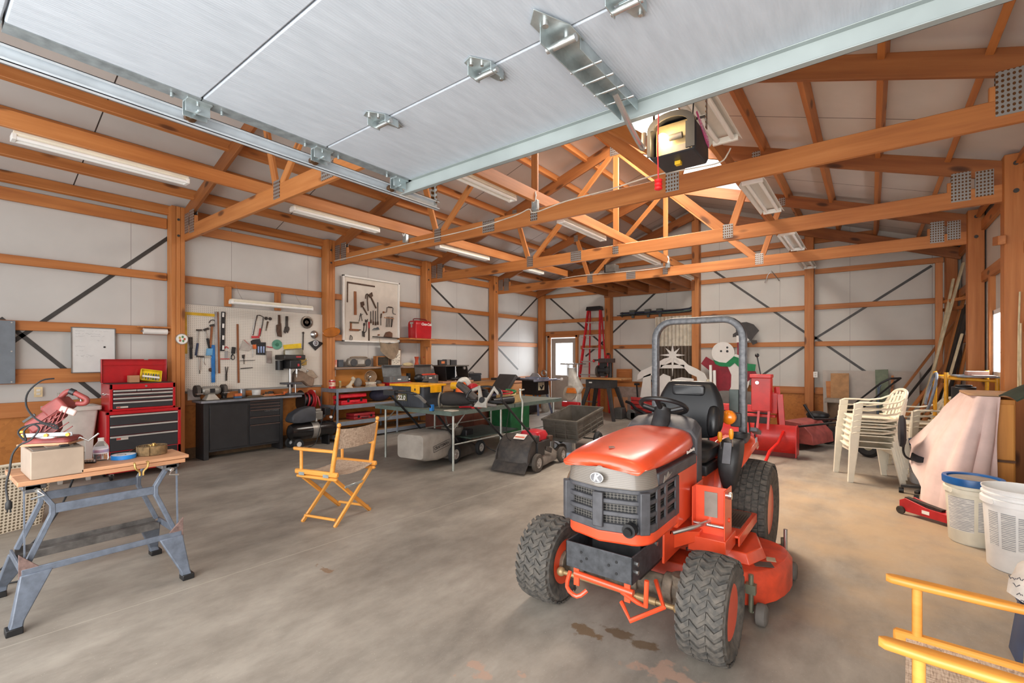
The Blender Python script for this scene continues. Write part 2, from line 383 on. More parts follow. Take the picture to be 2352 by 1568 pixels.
fx = [-7.51, -5.57, -3.34, -1.09, 1.04]; fb = ['over the grey rear door', 'behind the skis', 'behind the snowman', 'by the rear right corner']; fx2 = [-7.51, -5.39, -3.16, -.91]
for i in range(4):
    for z, h, nm in ((3.20, .10, 'highest'), (2.47, .10, 'middle'), (1.72, .10, 'lower'), (.76, .14, 'lowest')):
        if i == 0 and z < 2:
            if z > 1: girt((-7.51, YF-.03, 2.13), (fx[1], YF-.03, 2.13), .05, .12, 'header girt right above the grey rear door')
            if z > 1: girt((-6.36, YF-.03, 1.72), (fx[1], YF-.03, 1.72), .05, .10, 'short girt behind the red step ladder')
            continue
        girt((fx2[i], YF-.03, z), (fx[i+1], YF-.03, z), .05, h, f'{nm} far wall girt {fb[i]}')
girt((-6.6, YF-.03, 3.84), (-3.34, YF-.03, 3.84), .05, .12, 'gable girt left of the ridge')
girt((-3.16, YF-.03, 3.84), (.1, YF-.03, 3.84), .05, .12, 'gable girt right of the ridge')
for a, b, s in ((-.3, 6.85, 'in front of the nearest right post'), (7.03, 9.11, 'around the side window'), (9.29, 11.3, 'in the rear right corner')):
    for z, nm in ((3.27, 'topmost'), (2.55, 'middle')):
        girt((XR-.03, a, z), (XR-.03, b, z), .05, .14, f'{nm} right wall girt {s}')
    if b != 9.11: girt((XR-.03, a, 1.75), (XR-.03, b, 1.75), .05, .12, f'lower right wall girt {s}')
# ---------------------------------------------------------------- steel cross straps
def strap(p0, p1, label): tag(O('brace_strap', B().bar(p0, p1, .045, .004, (1, 0, 0) if abs(p0[0]-p1[0]) < .01 else (0, 1, 0)), STRAP), label, 'brace', 'diagonal steel bracing straps')
xs = XL+.004
for (a, b), lb in zip([((388, 545), (2, 803)), ((0, 730), (230, 912)), ((988, 652), (1124, 790)), ((1234, 684), (1142, 783)), ((1126, 797), (1060, 870)), ((1142, 797), (1190, 848))],
    ['long diagonal strap rising to the right above the whiteboard', 'diagonal strap falling behind the whiteboard', 'diagonal strap falling to the right of the red cooler', 'diagonal strap rising in the rear left bay', 'short diagonal strap behind the black tool stand', 'short diagonal strap falling by the rear door corner']):
    strap(px(*a, xs), px(*b, xs), lb)
ys = YF-.004
for (a, b), lb in zip([((1258, 680), (1395, 800)), ((1508, 670), (1406, 765)), ((1393, 778), (1345, 818)), ((1408, 798), (1520, 895)), ((1640, 622), (1856, 768)), ((1856, 790), (1735, 872)), ((2140, 610), (1868, 780)), ((1868, 772), (1992, 856))],
    ['diagonal strap falling above the grey rear door', 'diagonal strap rising behind the skis', 'short diagonal strap behind the red ladder', 'diagonal strap falling behind the nativity cut-out', 'diagonal strap falling above the snowman', 'diagonal strap rising right of the snowman', 'diagonal strap rising to the lumber rack', 'diagonal strap falling behind the white drywall sheet']):
    strap(py(*a, ys), py(*b, ys), lb)
# ---------------------------------------------------------------- roof purlins
PU = [(-3.78, 'first purlin left of the ridge'), (-4.36, 'second purlin left of the ridge'), (-4.94, 'third purlin left of the ridge'), (-5.53, 'fourth purlin left of the ridge'), (-6.12, 'fifth purlin left of the ridge'), (-6.64, 'sixth purlin left of the ridge'), (-7.2, 'seventh purlin left of the ridge'), (-7.66, 'eave purlin along the left wall'),
      (-1.78, 'purlin along the lower edge of the skylight'), (-1.12, 'second purlin below the skylight'), (-.5, 'third purlin below the skylight'), (.08, 'fourth purlin below the skylight'), (.68, 'fifth purlin below the skylight'), (1.2, 'eave purlin along the right wall')]
for x, lb in PU:
    z = zr(x)-.075; s = SL if x < RX else -SL
    tag(beam('roof_purlin', (x, -.35, z), (x, YF, z), .05, .13, PINE, up=(-s*.9, 0, 1)), lb, 'purlin', 'roof purlins')
tag(beam('ridge_purlin', (RX-.1, -.35, zr(RX)-.12), (RX-.1, YF, zr(RX)-.12), .05, .14, PINE), 'ridge purlin at the peak of the roof', 'purlin', 'roof purlins')
# ---------------------------------------------------------------- trusses
def plate(b, x, z, w, h, y):
    for s in (-1, 1): b.box(x, s*y, z, w, .004, h)
def tooth_plate(nm, x, z, w, h, par, th=.038):
    o = B(); plate(o, x, z, w, h, th/2+.003)
    p = O(nm, o, PLATEM, par); return p
mp = bpy.data.materials.new('punched nail plate'); mp.use_nodes = True; t = NT(mp)
def holes_mat(m, t, base, dark, sx, sz, metal=.7, ax=(0, 2), r=.3, rough=.4):
    co = t.coords(rnd=False); sp = t.n('ShaderNodeSeparateXYZ'); t.l(co, sp.inputs[0]); ms = []
    for a, st in zip(ax, (sx, sz)):
        d = t.n('ShaderNodeMath', operation='DIVIDE'); d.inputs[1].default_value = st; t.l(sp.outputs[a], d.inputs[0])
        fr = t.n('ShaderNodeMath', operation='FRACT'); t.l(d.outputs[0], fr.inputs[0])
        sb = t.n('ShaderNodeMath', operation='SUBTRACT'); sb.inputs[1].default_value = .5; t.l(fr.outputs[0], sb.inputs[0])
        pw = t.n('ShaderNodeMath', operation='POWER'); pw.inputs[1].default_value = 2; ab = t.n('ShaderNodeMath', operation='ABSOLUTE'); t.l(sb.outputs[0], ab.inputs[0]); t.l(ab.outputs[0], pw.inputs[0]); ms.append(pw)
    ad = t.n('ShaderNodeMath', operation='ADD'); t.l(ms[0].outputs[0], ad.inputs[0]); t.l(ms[1].outputs[0], ad.inputs[1])
    lt = t.n('ShaderNodeMath', operation='LESS_THAN'); lt.inputs[1].default_value = r*r; t.l(ad.outputs[0], lt.inputs[0])
    t.l(t.mix(lt.outputs[0], lin(base), lin(dark)), t.b.inputs['Base Color']); t.b.inputs['Metallic'].default_value = metal; t.b.inputs['Roughness'].default_value = rough
holes_mat(mp, t, '#a5a6a3', '#6e4a2c', .028, .036); PLATEM = mp
TL, TR = -7.58, 1.11
def truss(y, label):
    r = thing('roof_truss', label, 'truss', (RX, y+.09, 3.05), 0, 'timber roof trusses')
    l, q = TL-RX, TR-RX; w = .04; zt = lambda x: RZ-.10-3.05-SL*abs(x)-.03
    beam('bottom_chord', (l, 0, .09), (q, 0, .09), w, .185, PINE, r)
    for s, e in ((-1, l), (1, q)):
        beam('top_chord', (e, 0, zt(e)), (0, 0, zt(0)), w, .19, PINED, r)
        beam('heel_block', (e+(-s)*.12, 0, .09), (e+(-s)*.12, 0, zt(e)), w-.004, .2, PINED, r, up=(1, 0, 0))
        beam('heel_block', (e+(-s)*.38, 0, .09), (e+(-s)*.38, 0, zt(e)-.03), w-.004, .14, PINE, r, up=(1, 0, 0))
        beam('web', (s*1.67, 0, .1), (s*.05, 0, zt(0)-.1), w-.006, .125 if s > 0 else .09, PINE, r)
        beam('web', (s*1.69, 0, .1), (s*2.02, 0, zt(2.02)), w-.006, .09, PINE, r)
        tooth_plate('nail_plate', s*1.67, .13, .13, .19, r)
        tooth_plate('nail_plate', s*2.02, zt(2.02)-.03, .10, .14, r)
        tooth_plate('nail_plate', e-s*.34, .22, .155, .31, r); tooth_plate('nail_plate', e-s*.16, .22, .14, .27, r)
    beam('king_post', (0, 0, .1), (0, 0, zt(0)-.02), w-.008, .09, PINE, r, up=(1, 0, 0))
    tooth_plate('nail_plate', 0, zt(0)-.05, .19, .2, r); tooth_plate('nail_plate', 0, .1, .1, .12, r)
    tooth_plate('nail_plate', -.72, .1, .2, .16, r); return r
TRL = ['roof truss nearest the camera, half hidden by the raised garage door', 'roof truss just behind the garage door opener', 'roof truss above the green folding table', 'rearmost roof truss, carrying the storage loft']
trs = []
for y, lb in zip(YP, TRL): trs.append(truss(y, lb))
# far gable rafters
for s, e, lb in ((-1, XL, 'gable rafter on the left slope of the far wall'), (1, XR, 'gable rafter on the right slope of the far wall')):
    tag(beam('gable_rafter', (e, YF-.23, zr(e)-.26), (RX+s*.06, YF-.23, zr(RX)-.27), .05, .2, PINED), lb, 'rafter')
# runners on top of the chords, carrying the strip lights
for x, y0, y1, z, h, lb in ((-5.53, -.3, 9.3, 3.36, .14, 'long left runner board carrying strip lights'), (-3.185, 1.5, 11.35, 3.36, .14, 'long middle runner board carrying strip lights'), (-1.12, 2.3, 11.35, 3.36, .14, 'long right runner board behind the strip lights')):
    tag(beam('runner_board', (x, y0, z), (x, y1, z), .04, h, PINE), lb, 'runner board', 'runner boards across the trusses')
tag(beam('diagonal_brace', (-3.1, 3.4, 4.45), (-1.5, 4.62, 3.35), .04, .14, PINE), 'slanting board near the garage door opener', 'brace')
# ---------------------------------------------------------------- storage loft in the rear left corner
for i, x in enumerate((-5.46, -4.92, -4.37, -3.85, -3.36)):
    tag(beam('loft_joist', (x, 9.26, 3.14), (x, YF-.22, 3.14), .04, .19, PINED), ['leftmost joist of the storage loft', 'second joist from the left under the loft', 'middle joist under the loft', 'second joist from the right under the loft', 'edge joist of the loft next to the far post'][i], 'joist', 'loft joists')
tag(beam('loft_ledger', (-5.56, YF-.21, 3.12), (-3.26, YF-.21, 3.12), .04, .22, PINED), 'ledger board holding the loft joists on the far wall', 'ledger')
tag(O('loft_deck', B().b2(-5.5, -3.36, 9.3, YF-.2, 3.24, 3.26), PINED, bev=.002), 'plywood deck on top of the loft joists', 'deck')
# ================================================================ rear door and side window
GREYD = M('grey door paint', '#a49c92', .5, var=.03)
GLASSW = bpy.data.materials.new('bright daylit glass'); GLASSW.use_nodes = True; t = NT(GLASSW)
t.b.inputs['Base Color'].default_value = (1, 1, 1, 1); t.b.inputs['Transmission Weight'].default_value = 1; t.b.inputs['Roughness'].default_value = .05; t.b.inputs['IOR'].default_value = 1.05
tp = t.n('ShaderNodeBsdfTransparent'); t.l(tp.outputs[0], t.t.nodes['Material Output'].inputs[0])
wx, wz = py(1276, 788, YF).x, None
A_, Bq = py(1276, 788, YF), py(1315, 862, YF)
dl = struct(O('door_1', B().b2(DX0+.05, A_.x, YF+.01, YF+.055, 0, DZ-.04).b2(Bq.x, DX1-.05, YF+.01, YF+.055, 0, DZ-.04).b2(A_.x, Bq.x, YF+.01, YF+.055, 0, Bq.z).b2(A_.x, Bq.x, YF+.01, YF+.055, A_.z, DZ-.04), GREYD, bev=.004))
O('glazing', B().b2(A_.x, Bq.x, YF+.03, YF+.034, Bq.z, A_.z), GLASSW, dl)
mb = B()
for i in (1, 2): mb.b2(A_.x+(Bq.x-A_.x)*i/3-.003, A_.x+(Bq.x-A_.x)*i/3+.003, YF+.02, YF+.028, Bq.z, A_.z)
for i in (1, 2): mb.b2(A_.x, Bq.x, YF+.02, YF+.028, Bq.z+(A_.z-Bq.z)*i/3-.003, Bq.z+(A_.z-Bq.z)*i/3+.003)
O('glazing_bar', mb, WHT, dl)
O('door_handle', B().cyl((DX1-.12, YF+.01, .98), (DX1-.12, YF-.05, .98), .012).ball((DX1-.12, YF-.06, .98), .03), STEEL, dl)
for x in (DX0, DX1): beam('trim_2' if x == DX0 else 'trim_3', (x, YF-.02, 0), (x, YF-.02, DZ+.04), .10, .07, PINE, up=(1, 0, 0))['kind'] = 'structure'
beam('trim_4', (DX0-.05, YF-.02, DZ+.02), (DX1+.05, YF-.02, DZ+.02), .10, .07, PINE)['kind'] = 'structure'
sw = struct(O('window_2', B().b2(XR-.03, XR+.08, WY0, WY0+.06, WZ0, WZ1).b2(XR-.03, XR+.08, WY1-.06, WY1, WZ0, WZ1).b2(XR-.03, XR+.08, WY0, WY1, WZ0, WZ0+.06).b2(XR-.03, XR+.08, WY0, WY1, WZ1-.06, WZ1).b2(XR+.02, XR+.05, (WY0+WY1)/2-.03, (WY0+WY1)/2+.03, WZ0, WZ1), M('white window vinyl', '#eceae6', .35, var=.02), bev=.004))
O('pane', B().b2(XR+.03, XR+.034, WY0+.05, WY1-.05, WZ0+.05, WZ1-.05), GLASSW, sw)
gb = B()
for y in (WY0+.25, WY1-.25): gb.b2(XR+.02, XR+.03, y-.008, y+.008, WZ0+.05, WZ1-.05)
for z in (WZ0+.3, WZ0+.56): gb.b2(XR+.02, XR+.03, WY0+.05, WY1-.05, z-.008, z+.008)
O('glazing_bar', gb, WHT, sw)
for y in (WY0-.05, WY1+.05): beam('trim_5' if y < WY0 else 'trim_6', (XR-.02, y, .8), (XR-.02, y, 2.5), .09, .08, PINE, up=(1, 0, 0))['kind'] = 'structure'
# ================================================================ raised overhead garage door
PANEL = bpy.data.materials.new('embossed white door panel'); PANEL.use_nodes = True; t = NT(PANEL); co = t.coords((9, 1.6, 9), rnd=False)
t.l(t.ramp(t.noise(co, 3, 4), [(.3, lin('#bcc4cd')), (.7, lin('#b0b8c1'))]), t.b.inputs['Base Color']); t.b.inputs['Roughness'].default_value = .45
w = t.n('ShaderNodeTexWave', bands_direction='X'); w.inputs['Scale'].default_value = 26; w.inputs['Distortion'].default_value = 6; w.inputs['Detail'].default_value = 3; w.inputs['Detail Scale'].default_value = 1.4
t.l(t.coords((1, .16, 1), rnd=False), w.inputs['Vector']); nb = t.noise(t.coords((60, 14, 60), rnd=False), 2.4, 3); mm = t.n('ShaderNodeMath', operation='ADD'); t.l(w.outputs['Fac'], mm.inputs[0]); t.l(nb, mm.inputs[1])
t.bump(mm.outputs[0], .16, .004)
ZD, GX0, GX1, GE = 2.60, -2.47, .60, 2.05
gd = thing('garage_door', 'raised white sectional garage door filling the top of the view', 'garage door', (-.94, 1, ZD))
gx0, gx1 = GX0+.94, GX1+.94
for i in range(6):
    y1 = GE-1-.612*i; y0 = y1-.606
    O('door_section', B().b2(gx0+.05, gx1-.05, y0, y1, 0, .045), PANEL, gd, bev=.006)
    for x in (gx0, gx1-.075): O('end_stile', B().b2(x, x+.075, y0, y1, -.004, .05), M('dark end stile', '#8b9294', .45, .35, .15, 20), gd)
st = B().b2(gx0-.01, gx1+.01, GE-1, GE-.994, -.085, .05).b2(gx0-.01, gx1+.01, GE-1.03, GE-.994, -.085, -.080).b2(gx0-.01, gx1+.01, GE-1.025, GE-1.0, -.004, 0)
O('bottom_strut', st, M('galvanised strut', '#99a2a1', .45, .25, .06, 3), gd, bev=.002)
bt = B()
for x in (gx0+.02, gx0+.5, gx0+1.2, gx1-1, gx1-.3): bt.cyl((x, GE-1.015, -.004), (x, GE-1.015, -.012), .007)
def hinge(par, x, y, wide=.1):
    h = B(); h.prism([(-.045, -.085), (.0, -.1), (.045, -.03), (.04, .0), (-.05, .0)], .004, T(x, y, -.006)).prism([(-.03, 0), (.05, 0), (.045, .05), (.02, .1), (-.01, .085)], .004, T(x, y, -.01))
    h.b2(x-.05, x-.046, y-.06, y+.012, -.04, -.004).b2(x+.044, x+.048, y-.03, y+.05, -.04, -.004)
    o = O('hinge', h, GALV, par, bev=.001); O('hinge_pin', B().cyl((x-.055, y, -.026), (x+.055, y, -.026), .011).cyl((x-.02, y-.07, -.006), (x-.02, y-.07, -.018), .008).cyl((x+.015, y+.075, -.008), (x+.015, y+.075, -.02), .008).cyl((x+.01, y-.04, -.006), (x+.01, y-.04, -.016), .007), STEEL, o)
for x in (-.29, .31, 1.25, -.95): hinge(gd, x, GE-1-.612)
# operator bracket
ob = B().b2(.02, .024, -.30+.66, 1.03, -.07, -.004).b2(.10, .104, .50, 1.03, -.05, -.004).b2(.02, .104, .50, 1.03, -.008, -.003)
ob.prism([(0, .33), (.05, .28), (.11, .42), (.11, .52), (.0, .5)], .005, T(0, 0, -.012))
o = O('operator_bracket', ob, GALV, gd, bev=.002)
bb = B()
for y in (.62, .72, .82, .92): bb.cyl((-.005, y, -.04), (.13, y, -.04), .006)
bb.cyl((.05, .35, -.01), (.05, .35, -.03), .012).cyl((.07, .46, -.01), (.07, .46, -.03), .012).cyl((0, .44, -.045), (.12, .44, -.045), .014)
O('bracket_bolt', bb, STEEL, o)
O('door_arm', B().tube(sm([(.07, .86, -.04), (.075, 1.03, -.13), (.08, 1.12, -.17), (.06, 1.2, -.15), (.0, 1.36, -.0)], 5), .014, 8, flat=.6), STEEL, gd)
for y in (GE-1-.612*2, GE-1-.612, GE-1-.07):
    rb = B().b2(gx0-.004, gx0+.06, y-.05, y+.05, -.012, -.004).b2(gx0-.004, gx0+.0, y-.05, y+.05, -.07, -.004).b2(gx0+.03, gx0+.034, y-.05, y+.05, -.06, -.004).cyl((gx0-.06, y, -.045), (gx0+.05, y, -.045), .007)
    for yy in (-.1, .0, .1): rb.cyl((gx0+.03, y+yy, -.004), (gx0+.03, y+yy, -.022), .007)
    o = O('roller_bracket', rb, GALV, gd, bev=.001)
    O('roller', B().cyl((gx0-.075, y, -.045), (gx0-.05, y, -.045), .024), M('roller bearing', '#6d4e35', .35, .5), o)
for x, lb, ye in ((GX0-.075, 'galvanised left track carrying the raised garage door', 2.42), (GX1+.075, 'galvanised right track carrying the raised garage door', 2.42)):
    tk = B(); s = 1 if x < 0 else -1
    tk.b2(-.012*s, -.009*s, 0, ye+1.3, -.032, .032).b2(-.012*s, .018*s, 0, ye+1.3, .029, .032).b2(-.012*s, .018*s, 0, ye+1.3, -.032, -.029).b2(.015*s, .018*s, 0, ye+1.3, -.032, -.02).b2(.015*s, .018*s, 0, ye+1.3, .02, .032)
    r = thing('door_track', lb, 'track', (x, -1.3, ZD-.045)); O('rail', tk, M('bright track steel', '#cfd7dd', .4, .3, .05), r)
    pa = B().b2(-.02*s, .02*s, ye+1.27, ye+1.273, 0, .50).b2(-.02*s, -.017*s, ye+1.25, ye+1.29, 0, .50)
    O('track_hanger', pa, PLATEM, r)
# ================================================================ garage door opener
op = thing('garage_door_opener', 'black garage door opener with its bulb glowing, hanging from the roof', 'garage door opener', (-.885, 2.74, 2.68))
ring = lambda y, sx, zt, zb: [(a*sx, y, b) for a, b in ((-.15, zb), (.15, zb), (.165, zb+.03), (.165, .05), (.12, zt-.03), (.07, zt), (-.07, zt), (-.12, zt-.03), (-.165, .05), (-.165, zb+.03))]
bo = B().loft([ring(-.17, .93, .13, -.13), ring(-.14, 1, .15, -.14), ring(.16, 1, .15, -.14), ring(.19, .93, .12, -.12)])
bo2 = B().loft([ring(-.15, .93, .13, -.13), ring(-.14, 1, .15, -.14), ring(.16, 1, .15, -.14), ring(.19, .93, .12, -.12)], cap0=False)
O('housing', bo2, M('matt black casing', '#25262a', .5), op, bev=.008)
O('lamp_bay', B().b2(-.14, .14, -.06, -.055, -.12, .12), M('cream lamp bay', '#a08f6c', .5), op)
O('light_bulb', B().ball((-.07, -.12, .0), (.035, .05, .035)), M('lit bulb', '#fff2d8', .3, emit='#ffd9a0', es=40), op); op.scale = (.8, .8, .8)
O('bulb_socket', B().cyl((-.03, -.1, 0), (.06, -.1, 0), .022).b2(-.10, .10, -.07, -.06, -.10, -.05), M('socket grey', '#77716a', .5), op)
om = Matrix(((0, 0, 1, .166), (1, 0, 0, .0), (0, 1, 0, .0), (0, 0, 0, 1)))
dcl = O('side_decal', B().prism([(-.15, .10), (-.13, .12), (.17, .03), (.17, -.03), (.10, -.02)], .002, om), M('magenta decal', '#d0508c', .5), op)
O('lettering', B().text('PHANTOM', .055, om @ T(.03, .05, .002) @ R('Z', -17), .002, .2), M('pale pink letters', '#d9c3cc', .5), dcl)
bz = B().b2(.105, .165, -.178, -.165, -.13, .05).b2(-.165, -.14, -.178, -.165, -.13, .05)
arc = lambda r, h, ks: [(r*math.cos(PI*i/12), .05+h*math.sin(PI*i/12)) for i in ks]
bz.prism(arc(.165, .10, range(13))+arc(.118, .062, range(12, -1, -1)), .013, Matrix(((1, 0, 0, 0), (0, 0, -1, -.165), (0, 1, 0, 0), (0, 0, 0, 1))))
O('bezel', bz, M('matt black casing', '#25262a', .5), op)
O('push_tab', B().b2(-.02, .02, -.02, .02, -.165, -.14), M('yellow tag', '#e7b91e', .5), op)
O('hanger', B().b2(-.19, -.186, .0, .04, .05, .75).b2(.186, .19, .0, .04, .05, .75).b2(-.19, .19, .0, .04, .14, .145), PLATEM, op)
O('antenna_wire', B().tube([(.1, .0, .15), (.12, .0, .45), (.1, .05, .7)], .005), BLK, op)
rl = thing('opener_rail', 'steel drive rail of the door opener with its trolley', 'rail', (-.87, -.9, 2.86))
O('t_rail', B().b2(-.016, .016, 0, 3.55, -.03, .03).b2(-.025, .025, 0, 3.55, .027, .031), STEEL, rl)
O('trolley', B().b2(-.03, .03, 3.16, 3.36, -.07, -.03).b2(-.03, .03, 3.2, 3.26, -.1, -.06), BLK, rl, bev=.004)
rc = thing('release_cord', 'red emergency release cord with a red handle hanging from the opener', 'cord', (-.885, 2.42, 2.33))
O('string', B().tube([(0, 0, .03), (-.004, 0, .2), (.005, -.01, .43)], .0035, 6), M('red cord', '#d02a35', .7), rc)
O('handle', B().lathe([(.006, .04), (.02, .035), (.02, .025), (.014, .02), (.02, .015), (.02, .005), (.014, 0), (.02, -.005), (.02, -.015), (.008, -.02)], n=14), M('red handle plastic', '#d31e23', .4), rc)
point('opener_bulb_light', (-1.05, 2.30, 2.80), 11, (1, .72, .42), .06)
# ================================================================ strip lights
TUBE = M('frosted tube', '#efeeea', .3, var=.02)
def strip(label, x, y, z, style=0, ln=1.24):
    r = thing('strip_light', label, 'light', (x, y, z), 0, 'fluorescent strip lights')
    if style == 0:
        hb = B(); pf = [(-.055, .035), (.055, .035), (.055, .012), (.03, -.012), (-.03, -.012), (-.055, .012)]
        hb.loft([[(a, q, b) for a, b in pf] for q in (-ln/2, ln/2)]); O('housing', hb, M('cream light housing', '#e4dcc8', .4, var=.03), r, bev=.003)
        xs_ = (-.038, .038); zz = -.018
    else:
        hb = B(); pf = [(-.13, -.03), (-.10, .02), (-.04, .04), (.04, .04), (.10, .02), (.13, -.03), (.125, -.03), (.09, .012), (.03, .03), (-.03, .03), (-.09, .012), (-.125, -.03)]
        hb.loft([[(a, q, b) for a, b in pf] for q in (-ln/2, ln/2)]); O('reflector', hb, M('white reflector', '#d9d6cf', .35, var=.02), r)
        xs_ = (-.06, .06); zz = -.012
    for q in xs_: O('tube', B().cyl((q, -ln/2+.02, zz), (q, ln/2-.02, zz), .018, n=12), TUBE, r)
    for q in (-1, 1): O('end_cap', B().box(0, q*(ln/2-.006), -.01, .11 if style == 0 else .2, .03, .05), WHT, r, bev=.004)
    return r
for i, (y, w_) in enumerate(((1.18, 'nearest'), (3.53, 'second'), (5.95, 'third'), (7.75, 'farthest'))): strip(f'cream strip light, {w_} on the left runner board', -5.606, y, 3.255)
for i, (y, w_) in enumerate(((3.65, 'nearest'), (5.93, 'second'), (8.27, 'third'), (10.4, 'farthest'))): strip(f'cream strip light, {w_} on the middle runner board', -3.26, y, 3.255)
strip('open twin tube light just right of the garage door opener', -.97, 3.6, 3.27, 1)
for y, w_ in ((5.96, 'white reflector strip light right of the skylight, between the second and third trusses'), (8.5, 'white reflector strip light between the third and rearmost trusses on the right'), (10.5, 'small looking strip light behind the rearmost truss on the right')): strip(w_, -.97, y, 3.26, 1)
bl0, bl1 = px(530, 695, -7.35), px(715, 714, -7.35)
sl = strip('white shop light hanging above the pegboard', -7.35, (bl0.y+bl1.y)/2, 2.25, 0, bl1.y-bl0.y)
for q in (-.45, .45): O('chain', B().tube([(0, q, .03), (-.15, q, .16), (-.3, q+.02, .3)], .003, 5), STEEL, sl)
# ================================================================ cables along the trusses
CAB = M('white cable', '#dcd6c8', .5)
yc = YP[1]+.09-.027
def cable(name, pts, r, label, m=CAB): return tag(O(name, B().tube(sm(pts, 4), r, 6), m), label, 'cable')
C_ = lambda *l: [py(u, v, yc) for u, v in l]
cable('power_cable', C_((765, 600), (935, 560), (1080, 527), (1180, 496), (1215, 480), (1228, 488), (1300, 462), (1400, 435), (1505, 402), (1600, 385), (1655, 372), (1672, 352), (1678, 340)), .007, 'white cable running along the truss behind the opener')
yc = YP[3]+.09-.027
cable('power_cable', C_((1290, 640), (1340, 632), (1480, 620), (1530, 612)), .008, 'white cable along the rearmost truss')
def plug(label, p):
    r = thing('outlet_box', label, 'outlet', p); O('box', B().b2(-.04, .04, -.03, .02, -.06, .06), PLATEM if False else GALV, r, bev=.004)
    O('coiled_cord', B().tube(sm([(.0+.035*math.cos(a*1.9), -.035, .10+.07*math.sin(a*1.9)) for a in range(14)], 3), .006, 6), WHT, r); return r
plug('outlet box with coiled white cord on the truss behind the opener', py(1230, 472, YP[1]+.03))
plug('outlet box with cord at the end of the second left strip light', py(932, 548, YP[1]+.03))
plug('outlet box with cord on the rearmost truss', py(1534, 608, YP[3]+.03))
tag(O('junction_box', B().box(0, 0, 0, .05, .03, .08), WHT, bev=.004, loc=(-5.555, 4.36, 3.36)), 'white junction box on the left runner board', 'junction box')
bo = thing('nail_box', 'black and grey box resting on the rearmost truss', 'box', py(1405, 626, YP[3]+.1))
O('carton', B().b2(-.1, .12, -.1, .1, 0, .16), M('grey carton', '#5d5852', .6), bo, bev=.005); O('black_end', B().b2(-.13, -.1, -.1, .1, 0, .17), BLK, bo)
hk = tag(O('ceiling_hook', B().tube([py(u, v, YF-.06) for u, v in ((1757, 650), (1763, 632), (1772, 622), (1780, 632), (1790, 645))], .01, 8), STEEL), 'chrome double hook on the far wall above the snowman', 'hook')
# ================================================================ compact tractor
TRED = M('tractor orange red', '#e5502c', .34, var=.05, coat=.4)
TGRY = M('tractor grey plastic', '#4b4b4f', .5, var=.15, vs=16)
TBLK = M('tractor black', '#2b2b2d', .5, var=.2, vs=20)
SEATB = M('black vinyl', '#1c1d20', .35, var=.05, bump=.03, bs=200)
TIRE = M('dusty tire rubber', '#3f3e3c', .85, var=.22, vs=30, col2='#625c55')
DUST = M('dusty axle casting', '#77695a', .7, var=.25, vs=20)
def tire_mesh(R, w, rr, style, N):
    b = B(); h = w/2
    pf = [(rr, -h*.72), (rr+.012, -h*.86), (R*.72, -h*1.02), (R*.86, -h), (R*.94, -h*.86), (R*.985, -h*.55), (R, 0)]
    pf = pf+[(r, -z) for r, z in pf[-2::-1]]
    b.lathe(pf, ax=(1, 0, 0), n=48)
    crown = lambda s: R*(1-.06*abs(s)**2.6)
    P = lambda a, s, dr: ((s*h), (crown(s)+dr)*math.cos(a), (crown(s)+dr)*math.sin(a))
    da = 2*PI/N
    if style == 'zigzag':
        K = 13
        for i in range(N):
            a0 = i*da; lo, hi = [], []
            for k in range(K):
                s = -.97+1.94*k/(K-1); z = (.30 if (k//2) % 2 else -.30)*(1 if k % 2 == 0 else 0); off = a0+z*da
                if abs(s) < .12: pass
                lo.append((s, off-.27*da)); hi.append((s, off+.27*da))
            for k0, k1 in ((0, 4), (4, 8), (8, 12)):
                vs = []; fs = []; q = k1-k0+1
                for k in range(k0, k1+1):
                    e = .012*(1 if k == k0 else -1 if k == k1 else 0)
                    for (s, a), dr in ((lo[k], -.004), (lo[k], .009), (hi[k], .009), (hi[k], -.004)): vs.append(P(a, s+e, dr))
                for j in range(q-1):
                    for c in range(4): fs.append((j*4+c, j*4+(c+1) % 4, j*4+4+(c+1) % 4, j*4+4+c))
                fs += [(3, 2, 1, 0), tuple((q-1)*4+c for c in range(4))]; b.add(vs, fs)
    else:
        C = 7
        for i in range(N):
            for c in range(C):
                a = i*da+(.5*da if c % 2 else 0); s0, s1 = -.98+1.96*c/C+.02, -.98+1.96*(c+1)/C-.02
                g = .36*da
                vs = [P(a+q, s, dr) for dr in (-.004, .010) for q, s in ((-g, s0), (-g, s1), (g, s1), (g, s0))]
                vs.append(P(a+g*1.25, (s0+s1)/2, -.004)); vs.append(P(a+g*1.25, (s0+s1)/2, .010))
                b.add(vs, [(0, 1, 5, 4), (1, 2, 6, 5), (2, 8, 9, 6), (8, 3, 7, 9), (3, 0, 4, 7), (4, 5, 6, 9, 7)])
    return b
def rim_mesh(rr, w, out):
    h = w/2*out
    b = B().lathe([(rr+.012, h*.84), (rr-.006, h*.82), (rr-.012, h*.5), (rr-.03, h*.42), (rr*.55, h*.3), (rr*.3, h*.38), (.001, h*.40)], ax=(1, 0, 0), n=36)
    b.lathe([(rr+.012, -h*.84), (rr-.006, -h*.82), (rr-.014, -h*.2), (rr*.6, h*.1), (.001, h*.1)], ax=(1, 0, 0), n=36); return b
tr = thing('tractor', 'orange red compact tractor with roll bar and belly mower, facing the camera', 'tractor', (-1.065, 2.38, 0))
def wheel(name, x, y, R_, w, rr, style, N, out, steer=0):
    wt = O('tire', tire_mesh(R_, w, rr, style, N), TIRE, tr, loc=(x, y, R_), rz=steer, ang=30)
    O('rim', rim_mesh(rr, w, out), TRED, wt)
    hb = B().cyl((w*.15*out, 0, 0), (w*.34*out, 0, 0), .03, n=12)
    O('hub', hb, TRED, wt)
    O('hub_bolts', B(), TBLK, wt) if False else None
    return wt
R1, R2 = .235, .335
